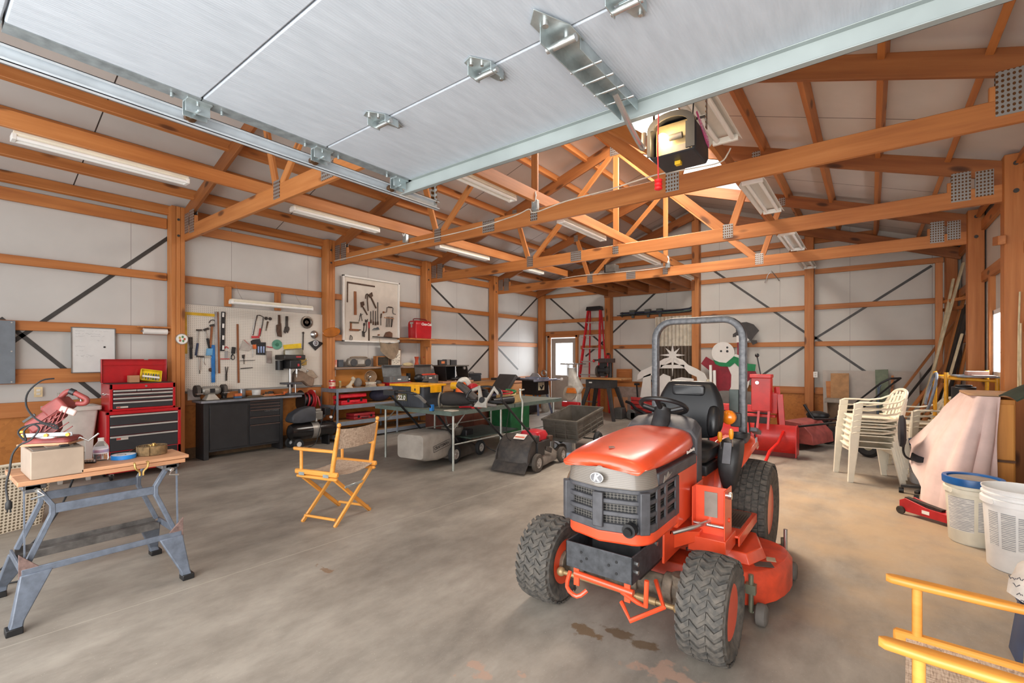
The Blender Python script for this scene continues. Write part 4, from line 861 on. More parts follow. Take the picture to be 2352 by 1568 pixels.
# ================================================================ laundry basket
LAT = bpy.data.materials.new('cream lattice plastic'); LAT.use_nodes = True; t = NT(LAT); holes_mat(LAT, t, '#d9cdb8', '#6b5d49', .026, .026, 0, ax=(1, 2), r=.33, rough=.5)
lbk = thing('laundry_basket', 'cream plastic lattice basket at the left edge behind the work bench', 'basket', (-5.79, .47, 0), math.radians(20))
O('shell', B().loft([[(x, y, z) for x, y in rrect(w, d, .06, 4)] for w, d, z in ((.36, .50, 0), (.42, .56, .25), (.46, .60, .47))], cap1=False), LAT, lbk)
O('rim', B().tube([(x, y, .475) for x, y in rrect(.47, .61, .07, 5)], .015, 8, closed=True), M('cream rim plastic', '#d9cdb8', .5), lbk)
# ================================================================ red tool chest
TCB = M('black drawer face', '#2e2e31', .4, var=.05); CHR = M('satin drawer pull', '#cfcdc8', .3, .5, .04)
def chest(name, label, loc, w, d, h, rows, split=None, lip=.035):
    r = thing(name, label, 'tool chest', loc)
    O('cabinet', B().b2(-d, -.02, -w/2, w/2, 0, h).b2(-.02, .0, -w/2, w/2, 0, rows[-1][0]-.005).b2(-.02, 0, -w/2, w/2, rows[0][1]+.005, h).b2(-.02, 0, -w/2, -w/2+lip, 0, h).b2(-.02, 0, w/2-lip, w/2, 0, h), RED, r, bev=.004)
    for i, (z0, z1) in enumerate(rows):
        cuts = split if (split and i == 0) else [(0, 1)]
        for a, b in cuts:
            y0, y1 = -w/2+lip+(w-2*lip)*a+.003, -w/2+lip+(w-2*lip)*b-.003
            dr = O('drawer', B().b2(-.02, .002, y0, y1, z0, z1), TCB, r, bev=.002)
            O('drawer_pull', B().b2(-.0, .014, y0, y1, z1-.022, z1-.004), CHR, dr, bev=.003)
    return r
lowc = chest('rolling_tool_cabinet', 'red rolling tool cabinet with three black drawers, under the red tool box', (-6.98, 1.805, .085), .74, .42, .72, [(.56, .68), (.44, .555), (.26, .435)])
O('lower_shelf', B().b2(-.40, -.0, -.33, .33, .06, .07), RED, lowc) ; 
O('open_bay', B().b2(-.021, .0015, -.33, .33, .075, .25), M('dark cabinet bay', '#1d1a1a', .8), lowc)
O('badge', B().box(.006, -.22, .40, .002, .11, .03), M('badge grey', '#b9b0a6', .4), lowc); O('badge', B().box(.008, -.255, .40, .002, .04, .022), M('badge red', '#b84038', .4), lowc)
for x in (-.06, -.36):
    for y in (-.31, .31): cst = O('caster', B().cyl((x, y-.012, -.045), (x, y+.012, -.045), .04, n=18), BLK, lowc); O('caster_fork', B().b2(x-.025, x+.025, y-.02, y+.02, -.03, .0), STEEL, cst)
topc = chest('tool_box', 'red tool box with its lid open, on top of the rolling cabinet', (-7.01, 1.80, .806), .65, .38, .315, [(.215, .25), (.165, .21), (.115, .16), (.03, .11)], [(0, .38), (.38, .62), (.62, 1)], .03)
O('lid', B().b2(-.39, -.375, -.33, .33, .32, .61).b2(-.39, -.34, -.33, -.322, .32, .61).b2(-.39, -.34, .322, .33, .32, .61).b2(-.39, -.34, -.33, .33, .602, .61).b2(-.375, -.365, -.32, .32, .53, .54), RED, topc, bev=.003)
O('lock', B().cyl((0, .02, .285), (.008, .02, .285), .012, n=14).b2(0, .004, .0, .04, .602, .612), STEEL, topc)
O('badge', B().box(.006, -.21, .045, .002, .11, .02), M('badge grey', '#b9b0a6', .4), topc); O('badge', B().box(.008, -.245, .045, .002, .035, .014), M('badge red', '#b84038', .4), topc)
O('side_handle', B().tube([(-.13, -.325, .2), (-.13, -.345, .19), (-.25, -.345, .19), (-.25, -.325, .2)], .006), STEEL, topc)
O('tray', B().b2(-.36, -.03, -.31, .31, .315, .322), M('dark tray', '#3a2a2a', .6), topc)
yk = thing('drill_bit_case', 'yellow open drill bit case leaning in the red tool box lid', 'case', (-7.27, 1.93, 1.133), rot=(math.radians(-10), math.radians(-20), 0))
O('shell', B().b2(-.012, .0, -.11, .11, 0, .15).b2(0, .03, -.11, -.1, 0, .15).b2(0, .03, .1, .11, 0, .15).b2(0, .03, -.11, .11, .14, .15).b2(0, .03, -.11, .11, 0, .01), M('yellow plastic', '#e8c81c', .4), yk, bev=.003)
O('bit_rack', B().b2(0, .022, -.09, .09, .045, .068), WHT, yk)
for i in range(7): O('drill_bit', B().cyl((.012, -.08+.026*i, .015), (.012, -.08+.026*i, .10), .004+.0006*i, n=8), M('bit steel %d' % (i % 3), ('#8a8a86', '#3a6a4a', '#4a4a80')[i % 3], .3, .6), yk)
wb_ = tag(O('wood_block', B().b2(-.05, .05, -.05, .05, 0, .085), PLY, bev=.003, loc=(-7.25, 1.755, 1.13)), 'small wood block beside the yellow bit case in the tool box', 'wood block')
# ================================================================ utility sink and what is around it
SNK = M('aged white plastic', '#c9c3ba', .5, var=.06)
sk_ = thing('utility_sink', 'white plastic utility sink left of the red tool cabinet', 'sink', (-7.44, 1.22, 0))
tb = B(); tb.loft([[(x, y, z) for x, y in rrect(w, d, .03, 3)] for w, d, z in ((.36, .30, .34), (.42, .40, .80), (.42, .40, .82), (.5, .46, .825), (.5, .46, .87), (.40, .36, .87), (.36, .32, .5))], cap1=True); O('basin', tb, SNK, sk_, bev=.003)
for x, y in ((-.15, -.12), (.15, -.12), (-.15, .12), (.15, .12)): O('leg', B().loft([[(x*1.1-.04, y-.04, .5), (x*1.1+.04, y-.04, .5), (x*1.1+.04, y+.04, .5), (x*1.1-.04, y+.04, .5)], [(x-.02, y-.02, 0), (x+.02, y-.02, 0), (x+.02, y+.02, 0), (x-.02, y+.02, 0)]]), SNK, sk_, bev=.003)
O('faucet', B().tube(sm([(-.22, .12, .87), (-.22, .12, .95), (-.16, .1, .98), (-.1, .08, .95)], 4), .01).cyl((-.22, .02, .87), (-.22, .02, .92), .02), STEEL, sk_)
gl = tag(O('glass_bottle', B().lathe([(.001, 0), (.03, 0), (.03, .06), (.014, .1), (.012, .15), (.014, .155)], n=16), M('dull clear glass', '#d9d4cb', .1, trans=.7), loc=(-7.5, 1.12, .872)), 'small clear glass bottle on the sink rim', 'bottle')
tag(O('soap_dish', B().lathe([(.001, 0), (.03, 0), (.035, .02), (.001, .02)], n=14), M('dark blue plastic', '#2a3358', .5), loc=(-7.42, 1.22, .872)), 'small dark blue dish on the sink', 'dish')
# ================================================================ wall fittings by the tool chest
PG = M('grey electric panel', '#727980', .45, .1, .05)
ep = thing('electric_panel', 'grey electric panel at the left edge of the wall', 'electric panel', (XL+.06, .55, 1.145))
O('box', B().b2(0, .09, -.28, .23, 0, .70), PG, ep, bev=.004); O('panel_door', B().b2(.09, .1, -.24, .10, .08, .62), PG, ep, bev=.003)
O('screw', B().cyl((.09, .20, .02), (.093, .20, .02), .008, n=8), STEEL, ep); O('screw', B().cyl((.09, .20, .36), (.093, .20, .36), .008, n=8), STEEL, ep); O('screw', B().cyl((.09, .20, .68), (.093, .20, .68), .008, n=8), STEEL, ep)
wb = thing('whiteboard', 'small whiteboard with faint notes above the red tool box', 'whiteboard', (XL+.075, 1.46, 1.247), rot=(0, math.radians(-2), 0))
O('board', B().b2(0, .008, -.2, .2, 0, .55), M('whiteboard white', '#d6d5d2', .25, var=.02), wb)
O('board_frame', B().b2(-.003, .014, -.21, -.2, 0, .56).b2(-.003, .014, .2, .21, 0, .56).b2(-.003, .014, -.21, .21, 0, .01).b2(-.003, .014, -.21, .21, .55, .56), M('aluminium frame', '#8b8a88', .35, .6), wb)
tx = B()
for i, (x0, x1, z) in enumerate(((-.17, -.06, .515), (-.02, .14, .518), (-.17, .10, .48), (-.17, -.07, .45), (-.03, .10, .452), (.03, .10, .40), (-.17, -.06, .325), (-.17, -.10, .275), (-.17, .0, .215), (-.12, -.02, .198))): scribble(tx, x0, x1, z, .016, lambda x, z_: (.0086, x, z_), .0008, i)
O('handwriting', tx, M('faint marker', '#9a9a9e', .6), wb); O('magnet', B().cyl((.008, .1, .32), (.014, .1, .32), .011, n=12), BLK, wb)
pt = thing('paper_towel_holder', 'white paper towel roll under a wooden shelf right of the whiteboard', 'paper towel', (XL+.14, 2.07, 1.785))
O('roll', B().cyl((0, -.13, 0), (0, .13, 0), .04, n=20), M('paper white', '#e6e2dc', .8, var=.03), pt); O('rod', B().cyl((0, -.16, 0), (0, .16, 0), .012), STEEL, pt); O('shelf_board', B().b2(-.08, .06, -.18, .17, .045, .065), PINE, pt)
th = thing('thermometer', 'round white dial thermometer on the first left post', 'thermometer', (-7.508, 2.345, 1.69))
O('case', B().cyl((0, 0, 0), (.018, 0, 0), .075, n=28), STEEL, th); O('dial', B().cyl((.018, 0, 0), (.02, 0, 0), .066, n=28), WHT, th)
dm = B()
for i, cl in enumerate((1, 2, 3, 1, 2)): dm.mat(i % 3).ball((.021, .03*math.cos(i*1.3), .03*math.sin(i*1.3)), (.002, .014, .018), 8, 5)
O('dial_picture', dm, [M('dial red', '#b3553f', .6), M('dial green', '#5a8a5a', .6), M('dial yellow', '#c9ae58', .6)], th)
def outlet(label, p, m=WHT, ax='x', s_=1):
    r = thing('wall_outlet', label, 'outlet', p, 0 if ax == 'x' else PI/2 if ax == 'y' else PI)
    O('cover_plate', B().b2(0, .006, -.036, .036, -.058, .058), m, r, bev=.002)
    for z in (-.02, .02): O('receptacle', B().b2(.006, .009, -.017, .017, z-.014, z+.014), M('outlet face', '#cfcac0', .5), r, bev=.002)
    return r
outlet('beige switch plate on the wide board left of the sink', px(88, 900, XL+.06), M('beige plate', '#d8c095', .5))
outlet('white outlet on the wall below the first left post, left of the black work bench', px(428, 872, XL+.04))
# ================================================================ directors chairs
OAK = wood('honey varnished wood', '#eaac55', '#dd9640', '#c67c2c', gs=1.3, rough=.35, knots=False, axis=0)
CANV = bpy.data.materials.new('tweed canvas'); CANV.use_nodes = True; t = NT(CANV); co = t.coords((1, 1, 1), rnd=False)
a = t.noise(t.coords((220, 24, 220), rnd=False), 1, 2); b_ = t.noise(t.coords((24, 220, 24), rnd=False), 1, 2); mm = t.n('ShaderNodeMath', operation='ADD'); t.l(a, mm.inputs[0]); t.l(b_, mm.inputs[1]); hf = t.n('ShaderNodeMath', operation='MULTIPLY'); hf.inputs[1].default_value = .5; t.l(mm.outputs[0], hf.inputs[0])
t.l(t.ramp(hf.outputs[0], [(.36, lin('#8c7766')), (.5, lin('#b39d88')), (.62, lin('#cbb7a2'))]), t.b.inputs['Base Color']); t.b.inputs['Roughness'].default_value = .9; t.bump(hf.outputs[0], .4, .003)
def director(label, loc, rz):
    r = thing('folding_chair', label, 'chair', loc, rz, None)
    for s in (-1, 1):
        y = s*.25
        beam('seat_rail', (-.235, y, .445), (.235, y, .445), .035, .042, OAK, r, bev=.008)
        beam('lower_rail', (-.225, y-s*.005, .405), (.225, y-s*.005, .405), .035, .03, OAK, r, bev=.01)
        O('arm_rest', B().loft([[(x, y+q, .64+p) for q, p in rrect(w, .026, .011, 3)] for x, w in ((-.255, .02), (-.24, .045), (-.15, .055), (.0, .05), (.10, .035), (.20, .03))]), OAK, r)
        O('arm_post', B().cyl((-.17, y, .46), (-.17, y, .635), .0145, n=12), OAK, r)
        O('back_post', B().tube([(.17, y, .45), (.20, y, .62), (.235, y, .80), (.243, y, .845)], [.02, .02, .016, .0145], 12).ball((.247, y, .866), (.018, .018, .02), 12, 8), OAK, r)
        for x in (-.15, .12): O('rail_clip', B().b2(x-.03, x+.03, y+s*.016, y+s*.021, .418, .445), GALV, r)
        O('foot_rail', B().cyl((-.17, s*.21, .05), (.17, s*.21, .05), .012, n=10), OAK, r)
    for x, dx in ((-.18, 0), (.18, 0)):
        for s in (-1, 1): beam('leg', (x+(.012 if s > 0 else -.012), -s*.245, .0), (x+(.012 if s > 0 else -.012), s*.235, .41), .022, .036, OAK, r, bev=.006)
    beam('back_brace', (.20, -.13, .31), (.2, .13, .31), .005, .022, GALV, r)
    O('seat_cloth', B().sheet([[(x, y, .452-.035*(1-(y/.25)**2)) for y in [-.25+.5*j/8 for j in range(9)]] for x in (-.2, -.1, 0, .1, .2)], .004), CANV, r)
    O('back_cloth', B().sheet([[(.198+(z-.60)*.18+.028*(1-(y/.25)**2), y*1.06, z-.014*(1-(y/.25)**2)) for y in [-.25+.5*j/10 for j in range(11)]] for z in (.665, .72, .78, .835)], .005), CANV, r)
    return r
dc_ = director('folding director\'s chair with brown canvas standing alone on the open floor', (-3.84, 2.41, 0), math.radians(15.4))
dup(dc_, (.285, 1.90, 0), math.radians(-3), 'folding director\'s chair cut off by the lower right corner of the photo')
# ================================================================ pegboard and hung tools
PEG = bpy.data.materials.new('pegboard'); PEG.use_nodes = True; t = NT(PEG); holes_mat(PEG, t, '#d6cfc4', '#6f665a', .0254, .0254, 0, ax=(1, 2), r=.16, rough=.5)
tag(O('pegboard', B().b2(XL+.05, XL+.062, 2.385, 4.52, .96, 2.19), PEG), 'large white pegboard behind the black work bench', 'pegboard')
tag(O('tool_board', B().b2(XL+.055, XL+.067, 4.92, 6.17, 1.745, 2.94), M('plain cream board', '#d3c9bc', .5, var=.03)), 'framed white tool board hung between two left posts', 'tool board')
tb_ = bpy.data.objects['tool_board']; fm = B()
fm.b2(XL+.05, XL+.1, 4.90, 4.93, 1.73, 2.955).b2(XL+.05, XL+.1, 6.16, 6.19, 1.73, 2.955).b2(XL+.05, XL+.1, 4.90, 6.19, 1.73, 1.76).b2(XL+.05, XL+.1, 4.90, 6.19, 2.925, 2.955); O('board_frame', fm, WHT, tb_, bev=.004)
IRON = M('dark tool iron', '#4a4440', .5, .5, .2, 30); OLDW = wood('old tool wood', '#a3673a', '#8a5230', '#6b3d22', gs=3, knots=False, axis=1); RUSTI = M('brown iron', '#5a4436', .6, .4, .2, 30)
TOOLX = XL+.068
class Tool:
    """a tool hung on the left wall; offsets are in photo pixels from its anchor"""
    def __init__(s, name, label, cat, u, v, x=TOOLX, group=None):
        s.p = px(u, v, x); s.u, s.v, s.x = u, v, x
        s.r = thing(name, label, cat, s.p, 0, group, rot=(PI/2, 0, PI/2))
    def q(s, u, v, d=0.):
        p = px(u, v, s.x)-s.p; return Vector((p.y, p.z, d))
    def poly(s, nm, pts, m, d0=.002, d=.012, bev=.001):
        b = B(); b.prism([tuple(s.q(*p)[:2]) for p in pts], d, T(0, 0, d0)); return O(nm, b, m, s.r, bev=bev, seg=1)
    def bar(s, nm, a, c, wd, m, d0=.002, d=.014, w2=None):
        a, c = s.q(*a), s.q(*c); n = Vector((-(c-a).y, (c-a).x, 0)).normalized(); w2 = wd if w2 is None else w2
        b = B().prism([tuple((p+n*k*h)[:2]) for p, k, h in ((a, .5, wd), (a, -.5, wd), (c, -.5, w2), (c, .5, w2))], d, T(0, 0, d0)); return O(nm, b, m, s.r, bev=.0015, seg=1)
    def tube(s, nm, pts, r, m, d=.012, sm_=True):
        P = [s.q(*p, d) for p in pts]; return O(nm, B().tube(sm(P, 4) if sm_ and len(P) > 2 else P, r, 7), m, s.r)
    def disc(s, nm, c, prof, m, n=24):
        return O(nm, B().lathe(prof, at=s.q(*c, 0), n=n), m, s.r)
YEL = M('yellow tool paint', '#d9ae2b', .4); ALU = M('brushed aluminium', '#a9a9a9', .35, .7); BLU = M('blue tool paint', '#1d6fb5', .35); REDT = M('red tool paint', '#b8242a', .35)
k = Tool('framing_square', 'yellow framing square in the upper left corner of the pegboard', 'square', 424, 717); k.bar('long_arm', (424.5, 717), (426, 812), .045, YEL, .002, .004); k.bar('short_arm', (424, 719), (493, 724), .04, YEL, .003, .004)
k = Tool('pry_bar', 'dark flat chisel bar hanging at the far left of the pegboard', 'pry bar', 437, 775); k.bar('blade', (437, 774), (439, 800), .05, IRON, w2=.035); k.bar('handle', (437.5, 798), (438, 824), .03, BLK, d=.02)
k = Tool('hammer', 'hammer with a blue black grip, leftmost on the pegboard', 'hammer', 456, 757); k.bar('head', (450, 758), (462, 758), .022, IRON, d=.03); k.bar('shaft', (456, 758), (453, 790), .012, STEEL); k.bar('grip', (453, 788), (449, 816), .024, M('navy grip', '#2a3550', .6), d=.024)
k = Tool('hammer', 'hammer with a black rubber grip in the middle of the three', 'hammer', 472, 757); k.bar('head', (467, 758), (478, 754), .03, IRON, d=.03); k.bar('shaft', (472, 758), (475, 778), .012, STEEL); k.bar('grip', (475, 777), (481, 803), .026, BLK, d=.024)
k = Tool('hammer', 'claw hammer with a wooden handle beside the blue level', 'hammer', 486, 746); k.bar('head', (481, 748), (491, 746), .03, IRON, d=.03); k.bar('handle', (486, 747), (482, 798), .024, OLDW, d=.022)
k = Tool('sickle', 'curved sickle blade above the claw hammer', 'sickle', 487, 738); k.tube('blade', ((479, 742), (483, 736), (490, 735), (496, 740)), .006, IRON)
k = Tool('dust_brush', 'blue dust brush hanging below the hammers', 'brush', 479, 810); k.poly('brush_body', ((474, 800), (487, 800), (486, 816), (472, 816)), M('pale blue plastic', '#6ba3c9', .4), d=.03); 
k = Tool('spirit_level', 'long blue spirit level hanging down to the bench', 'level', 487, 795); k.bar('body', (488, 792), (489, 878), .045, BLU, d=.022)
k = Tool('straightedge', 'long grey metal straightedge right of the blue level', 'straightedge', 497, 716); k.bar('blade', (495, 716), (497, 857), .036, ALU, .014, .004)
k = Tool('straightedge', 'long wooden straightedge right of the grey metal one', 'straightedge', 500, 716); k.bar('blade', (499, 716), (503, 857), .026, OLDW, .004, .008)
k = Tool('spirit_level', 'black box level with white windows', 'level', 511, 717); k.bar('body', (512, 716), (510, 806), .05, BLK, d=.022)
for v in (723, 748, 775, 798): k.bar('window', (511.4, v-5), (511, v+5), .026, WHT, .022, .004)
k = Tool('grease_gun', 'silver grease gun hanging below the black bar', 'grease gun', 457, 818); k.bar('barrel', (457, 820), (458, 850), .022, STEEL, d=.022); k.bar('head', (450, 818), (468, 819), .022, IRON, d=.024); k.bar('rod', (458, 850), (458, 858), .006, IRON)
k = Tool('caulking_gun', 'pale caulking gun hanging right of the grease gun', 'caulking gun', 470, 818); k.bar('cradle', (467, 819), (488, 820), .016, M('pale metal', '#c4c0b4', .4, .4), d=.02); k.tube('trigger', ((467, 821), (467, 830), (471, 838)), .004, STEEL)
k = Tool('wood_strip', 'thin wooden strip hanging in the middle of the pegboard', 'strip', 545, 744); k.bar('strip', (545, 744), (547.5, 879), .028, OLDW, .003, .008)
k = Tool('strap_roll', 'small brown roll hanging by the blue level', 'roll', 484, 849); k.disc('roll', (484, 849), [(.01, 0), (.03, 0), (.03, .02), (.012, .02)], RUSTI)
k = Tool('pliers', 'pair of pliers hanging below the black level', 'pliers', 519, 858); k.bar('jaw', (519, 858), (519, 874), .022, IRON); k.bar('handle', (518.5, 860), (517, 842), .008, IRON); k.bar('handle', (519.5, 860), (523, 842), .008, IRON)
k = Tool('caliper', 'grey caliper with red ends hanging beside the black level', 'caliper', 519, 810); k.bar('beam', (519.5, 806), (519.5, 822), .04, ALU); k.bar('red_rail', (506, 824), (526, 824), .012, REDT, d=.02); k.tube('red_jaw', ((515, 800), (519, 796), (524, 800)), .007, REDT)
k = Tool('charger_cord', 'coiled black charger cord on the pegboard', 'cord', 534, 800); k.bar('brick', (536, 797), (534, 812), .045, BLK, d=.03); k.tube('coil', ((534, 812), (530, 818), (533, 826), (538, 822), (534, 814), (529, 824)), .005, BLK)
k = Tool('plastic_bag', 'clear plastic bag of parts left of the hacksaw', 'bag', 563, 790); k.poly('bag_sheet', ((550, 803), (558, 780), (578, 797), (572, 806)), M('hazy plastic', '#c9bfb4', .25, trans=.3), d=.012); k.tube('red_tie', ((560, 780), (573, 793)), .003, REDT)
k = Tool('hacksaw', 'red handled hacksaw hanging under the shop light', 'hacksaw', 590, 730); k.tube('saw_frame', ((580, 770), (586, 740), (590, 724), (596, 724), (604, 728), (602, 745), (596, 772)), .007, IRON, sm_=False); k.bar('saw_blade', (579, 768), (589, 724), .012, STEEL, .01, .003); k.bar('handle', (577, 774), (594, 774), .035, REDT, d=.025); k.bar('grip', (597, 754), (594, 772), .018, REDT, d=.022)
k = Tool('pistol_drill', 'black pistol grip tool under the hacksaw', 'tool', 586, 785); k.poly('body', ((575, 783), (580, 780), (594, 778), (596, 787), (584, 790), (577, 791)), BLK, d=.04); k.bar('orange_cap', (583, 791), (584, 801), .045, M('orange plastic', '#dd6b2a', .4), d=.03); k.bar('bit', (580, 800), (580, 820), .006, STEEL)
k = Tool('bit_pack', 'black pack of spade bits right of the hacksaw', 'pack', 599, 803); k.poly('pack', ((589, 786), (610, 786), (609, 815), (588, 814)), BLK, d=.01)
for u in (593, 599, 605): k.bar('spade_bit', (u, 795), (u, 810), .022, M('blue grey steel', '#7f8cab', .3, .7), .011, .003)
k = Tool('scissors', 'pair of scissors hanging point down', 'scissors', 614, 735); k.bar('blade', (614.5, 738), (610, 760), .022, RUSTI, w2=.006); k.disc('finger_ring', (611, 731), [(.016, 0), (.026, 0), (.026, .008), (.016, .008)], IRON); k.disc('finger_ring', (620, 732), [(.016, 0), (.026, 0), (.026, .008), (.016, .008)], IRON)
k = Tool('pipe_wrench', 'brown pipe wrench hanging on the pegboard', 'wrench', 640, 725); k.bar('handle', (640, 723), (641, 750), .028, RUSTI, d=.02, w2=.04); k.poly('jaw', ((634, 746), (644, 742), (646, 774), (637, 772), (634, 760)), RUSTI, d=.024)
k = Tool('adjustable_wrench', 'adjustable wrench hanging right of the pipe wrench', 'wrench', 658, 726); k.bar('handle', (658, 726), (658, 752), .04, IRON, d=.014); k.poly('jaw', ((654, 750), (662, 750), (664, 755), (660, 765), (657, 760), (654, 766), (651, 762)), IRON, d=.016)
k = Tool('saw_blade_disc', 'round green grinding disc in a pack', 'disc', 636, 791); k.disc('disc', (636, 791), [(.012, .012), (.014, .012), (.08, .01), (.08, .004), (.012, .002)], M('green disc', '#5d9b82', .4, col2='#2f6b55')); k.disc('hub', (636, 791), [(.001, .014), (.03, .014), (.032, .01)], M('dark green', '#2b6a50', .4)); k.bar('red_tab', (612, 796), (625, 798), .014, REDT)
k = Tool('hubcap', 'round grey hubcap at the upper right of the pegboard', 'hubcap', 704, 740); k.disc('rim', (704, 740), [(.065, .012), (.08, .03), (.10, .026), (.107, .012), (.105, .004), (.065, .004)], M('old pewter', '#857d74', .35, .7), 32); k.disc('dish', (704, 740), [(.001, .02), (.02, .03), (.035, .012), (.065, .012), (.066, .004)], M('old pewter dark', '#6c6258', .4, .7), 32)
k = Tool('box_wrench', 'slim wrench hanging below the hubcap', 'wrench', 696, 764); k.bar('shank', (696, 766), (695, 804), .014, IRON); k.disc('ring_end', (696, 764), [(.008, 0), (.018, 0), (.018, .012), (.008, .012)], IRON)
k = Tool('headlamp_reflector', 'round chrome reflector at the right side of the pegboard', 'reflector', 722, 768); k.disc('bowl', (722, 768), [(.001, .05), (.03, .045), (.06, .02), (.072, 0)], STEEL, 28); k.disc('socket', (723, 771), [(.001, .065), (.014, .062), (.016, .045)], M('copper socket', '#8a5a35', .4, .5))
k = Tool('speaker_cone', 'diamond shaped black plate with a grey ring below the reflector', 'speaker', 724, 788); k.poly('plate', ((707, 787), (724, 780), (742, 788), (724, 805)), BLK, d=.01); k.disc('ring', (724, 788), [(.03, .012), (.036, .02), (.05, .02), (.054, .011)], STEEL); k.disc('cone', (724, 788), [(.001, .03), (.012, .028), (.03, .012)], M('grey cone', '#88858a', .4))
k = Tool('goggles_pack', 'yellow carded pack with clear goggles behind the drill press', 'pack', 672, 795); k.poly('card', ((650, 792), (691, 788), (692, 799), (652, 802)), M('bright yellow card', '#e3c020', .5), d=.006); k.poly('clear_bubble', ((650, 803), (692, 800), (695, 818), (688, 822), (650, 818)), M('smoky clear plastic', '#a89c78', .15, trans=.5), d=.05, bev=.012)
k = Tool('amber_reflector', 'oval amber reflector tied to the second left post', 'reflector', 760, 763, -7.50); k.poly('oval', [(760+20*math.cos(i*PI/10), 763+11*math.sin(i*PI/10)-.12*20*math.cos(i*PI/10)) for i in range(20)], M('amber plastic', '#b86a1a', .25, trans=.2), d=.03, bev=.008); k.tube('wire', ((740, 764), (752, 756), (768, 752), (772, 745)), .003, STEEL)
k = Tool('file', 'short dark file lying level on two pegs', 'file', 572, 845); k.bar('blade', (552, 846), (580, 844), .012, IRON)
k = Tool('spade_bit', 'small spade bit hanging above the file', 'drill bit', 558, 820); k.bar('shank', (559, 815), (560, 836), .006, IRON); k.bar('cross', (551, 828), (585, 827), .006, IRON); k.poly('paddle', ((555, 815), (562, 814), (561, 824), (556, 822)), IRON, d=.008)
k = Tool('parts_bag', 'small clear bag of dark parts under the bit pack', 'bag', 617, 825); k.poly('bag_sheet', ((611, 806), (623, 806), (622, 834), (612, 833)), M('hazy parts bag', '#a08f86', .3, trans=.25), d=.02, bev=.004)
k = Tool('tool_belt', 'brown leather tool belt hung at the lower right of the pegboard', 'tool belt', 690, 868)
k.poly('pouch', ((668, 878), (672, 858), (684, 850), (695, 856), (703, 862), (716, 868), (712, 888), (700, 886), (688, 876)), M('tan leather', '#8a7462', .8, bump=.2), .02, .09, .02); k.poly('flap', ((700, 848), (712, 850), (724, 866), (714, 870), (698, 862)), M('pale suede', '#a3917e', .9, bump=.2), .05, .04, .01); k.tube('strap', ((670, 878), (668, 862), (676, 850), (684, 853), (680, 868), (676, 880)), .012, M('dark leather', '#4d4138', .8), d=.05)
k = Tool('yellow_bag', 'yellow cloth hanging beside the drill press head', 'cloth', 696, 832); k.poly('cloth', ((680, 828), (692, 818), (703, 824), (703, 838), (684, 840)), M('straw cloth', '#bfa158', .8, bump=.2), .006, .02, .006)
# ---- tools of the white board
def wt(*a): return Tool(*a, x=XL+.072)
k = wt('framing_square', 'old dark framing square on the white tool board', 'square', 798, 648); k.bar('long_arm', (797, 648), (861, 658), .03, RUSTI, .002, .004); k.bar('short_arm', (798, 647), (797.5, 694), .026, RUSTI, .003, .004)
k = wt('wooden_stick', 'short reddish wooden stick on the white tool board', 'stick', 815, 672); k.bar('stick', (815, 669), (815.5, 723), .05, OLDW, d=.014)
k = wt('pipe_wrench', 'small pipe wrench, lower of the two on the white tool board', 'wrench', 830, 700); k.bar('handle', (830, 700), (843, 723), .022, RUSTI, d=.016); k.poly('jaw', ((827, 694), (834, 692), (836, 700), (829, 706)), RUSTI, d=.02)
k = wt('pry_hook', 'curved pry hook on the white tool board', 'pry bar', 840, 680); k.tube('rod', ((839, 686), (840, 677), (844, 676), (843, 690), (845, 714)), .010, RUSTI)
k = wt('pipe_wrench', 'large pipe wrench, upper of the two on the white tool board', 'wrench', 851, 678); k.bar('handle', (850, 680), (863, 708), .024, RUSTI, d=.02); k.poly('jaw', ((845, 677), (853, 671), (855, 680), (849, 684)), RUSTI, d=.024)
k = wt('dividers', 'pair of dividers on the white tool board', 'dividers', 828, 719); k.bar('leg', (828, 719), (824, 738), .006, IRON); k.bar('leg', (828, 719), (831, 737), .006, IRON); k.bar('arc', (825, 726), (833, 721), .005, IRON)
k = wt('frame_clamp', 'bracket shaped wooden clamp on the white tool board', 'clamp', 812, 748); k.bar('upper_arm', (803, 740), (823, 741), .026, M('grey green wood', '#5f5546', .6), d=.02); k.bar('back', (805, 740), (805, 758), .028, OLDW, d=.02); k.bar('lower_arm', (802, 757), (823, 758), .034, OLDW, d=.022); k.bar('spike', (822, 758), (829, 757), .03, IRON, w2=.006)
k = wt('buckle', 'small iron buckle at the bottom left of the white tool board', 'buckle', 805, 776); k.tube('loop', ((803, 780), (804, 770), (808, 774), (807, 781), (803, 780)), .006, IRON)
k = wt('curved_wrench', 'curved wrench on the white tool board', 'wrench', 836, 755); k.bar('shank', (836, 745), (834, 762), .012, IRON); k.poly('jaw', ((831, 760), (837, 762), (837, 774), (832, 772)), IRON, d=.014); k.poly('top_jaw', ((834, 742), (838, 741), (838, 747), (834, 748)), IRON, d=.014)
k = wt('open_wrench', 'bent open ended wrench right of the curved wrench', 'wrench', 841, 745); k.tube('shank', ((841, 738), (841, 755), (838, 763), (833, 764)), .007, IRON); k.poly('jaw', ((838, 733), (841, 736), (844, 732), (844, 739), (838, 740)), IRON, d=.012)
k = wt('wood_rasp', 'rasp with a red handle on the white tool board', 'rasp', 847, 760); k.bar('blade', (847, 753), (847, 784), .024, RUSTI, d=.012); k.bar('handle', (846.5, 739), (847, 754), .018, REDT, d=.02)
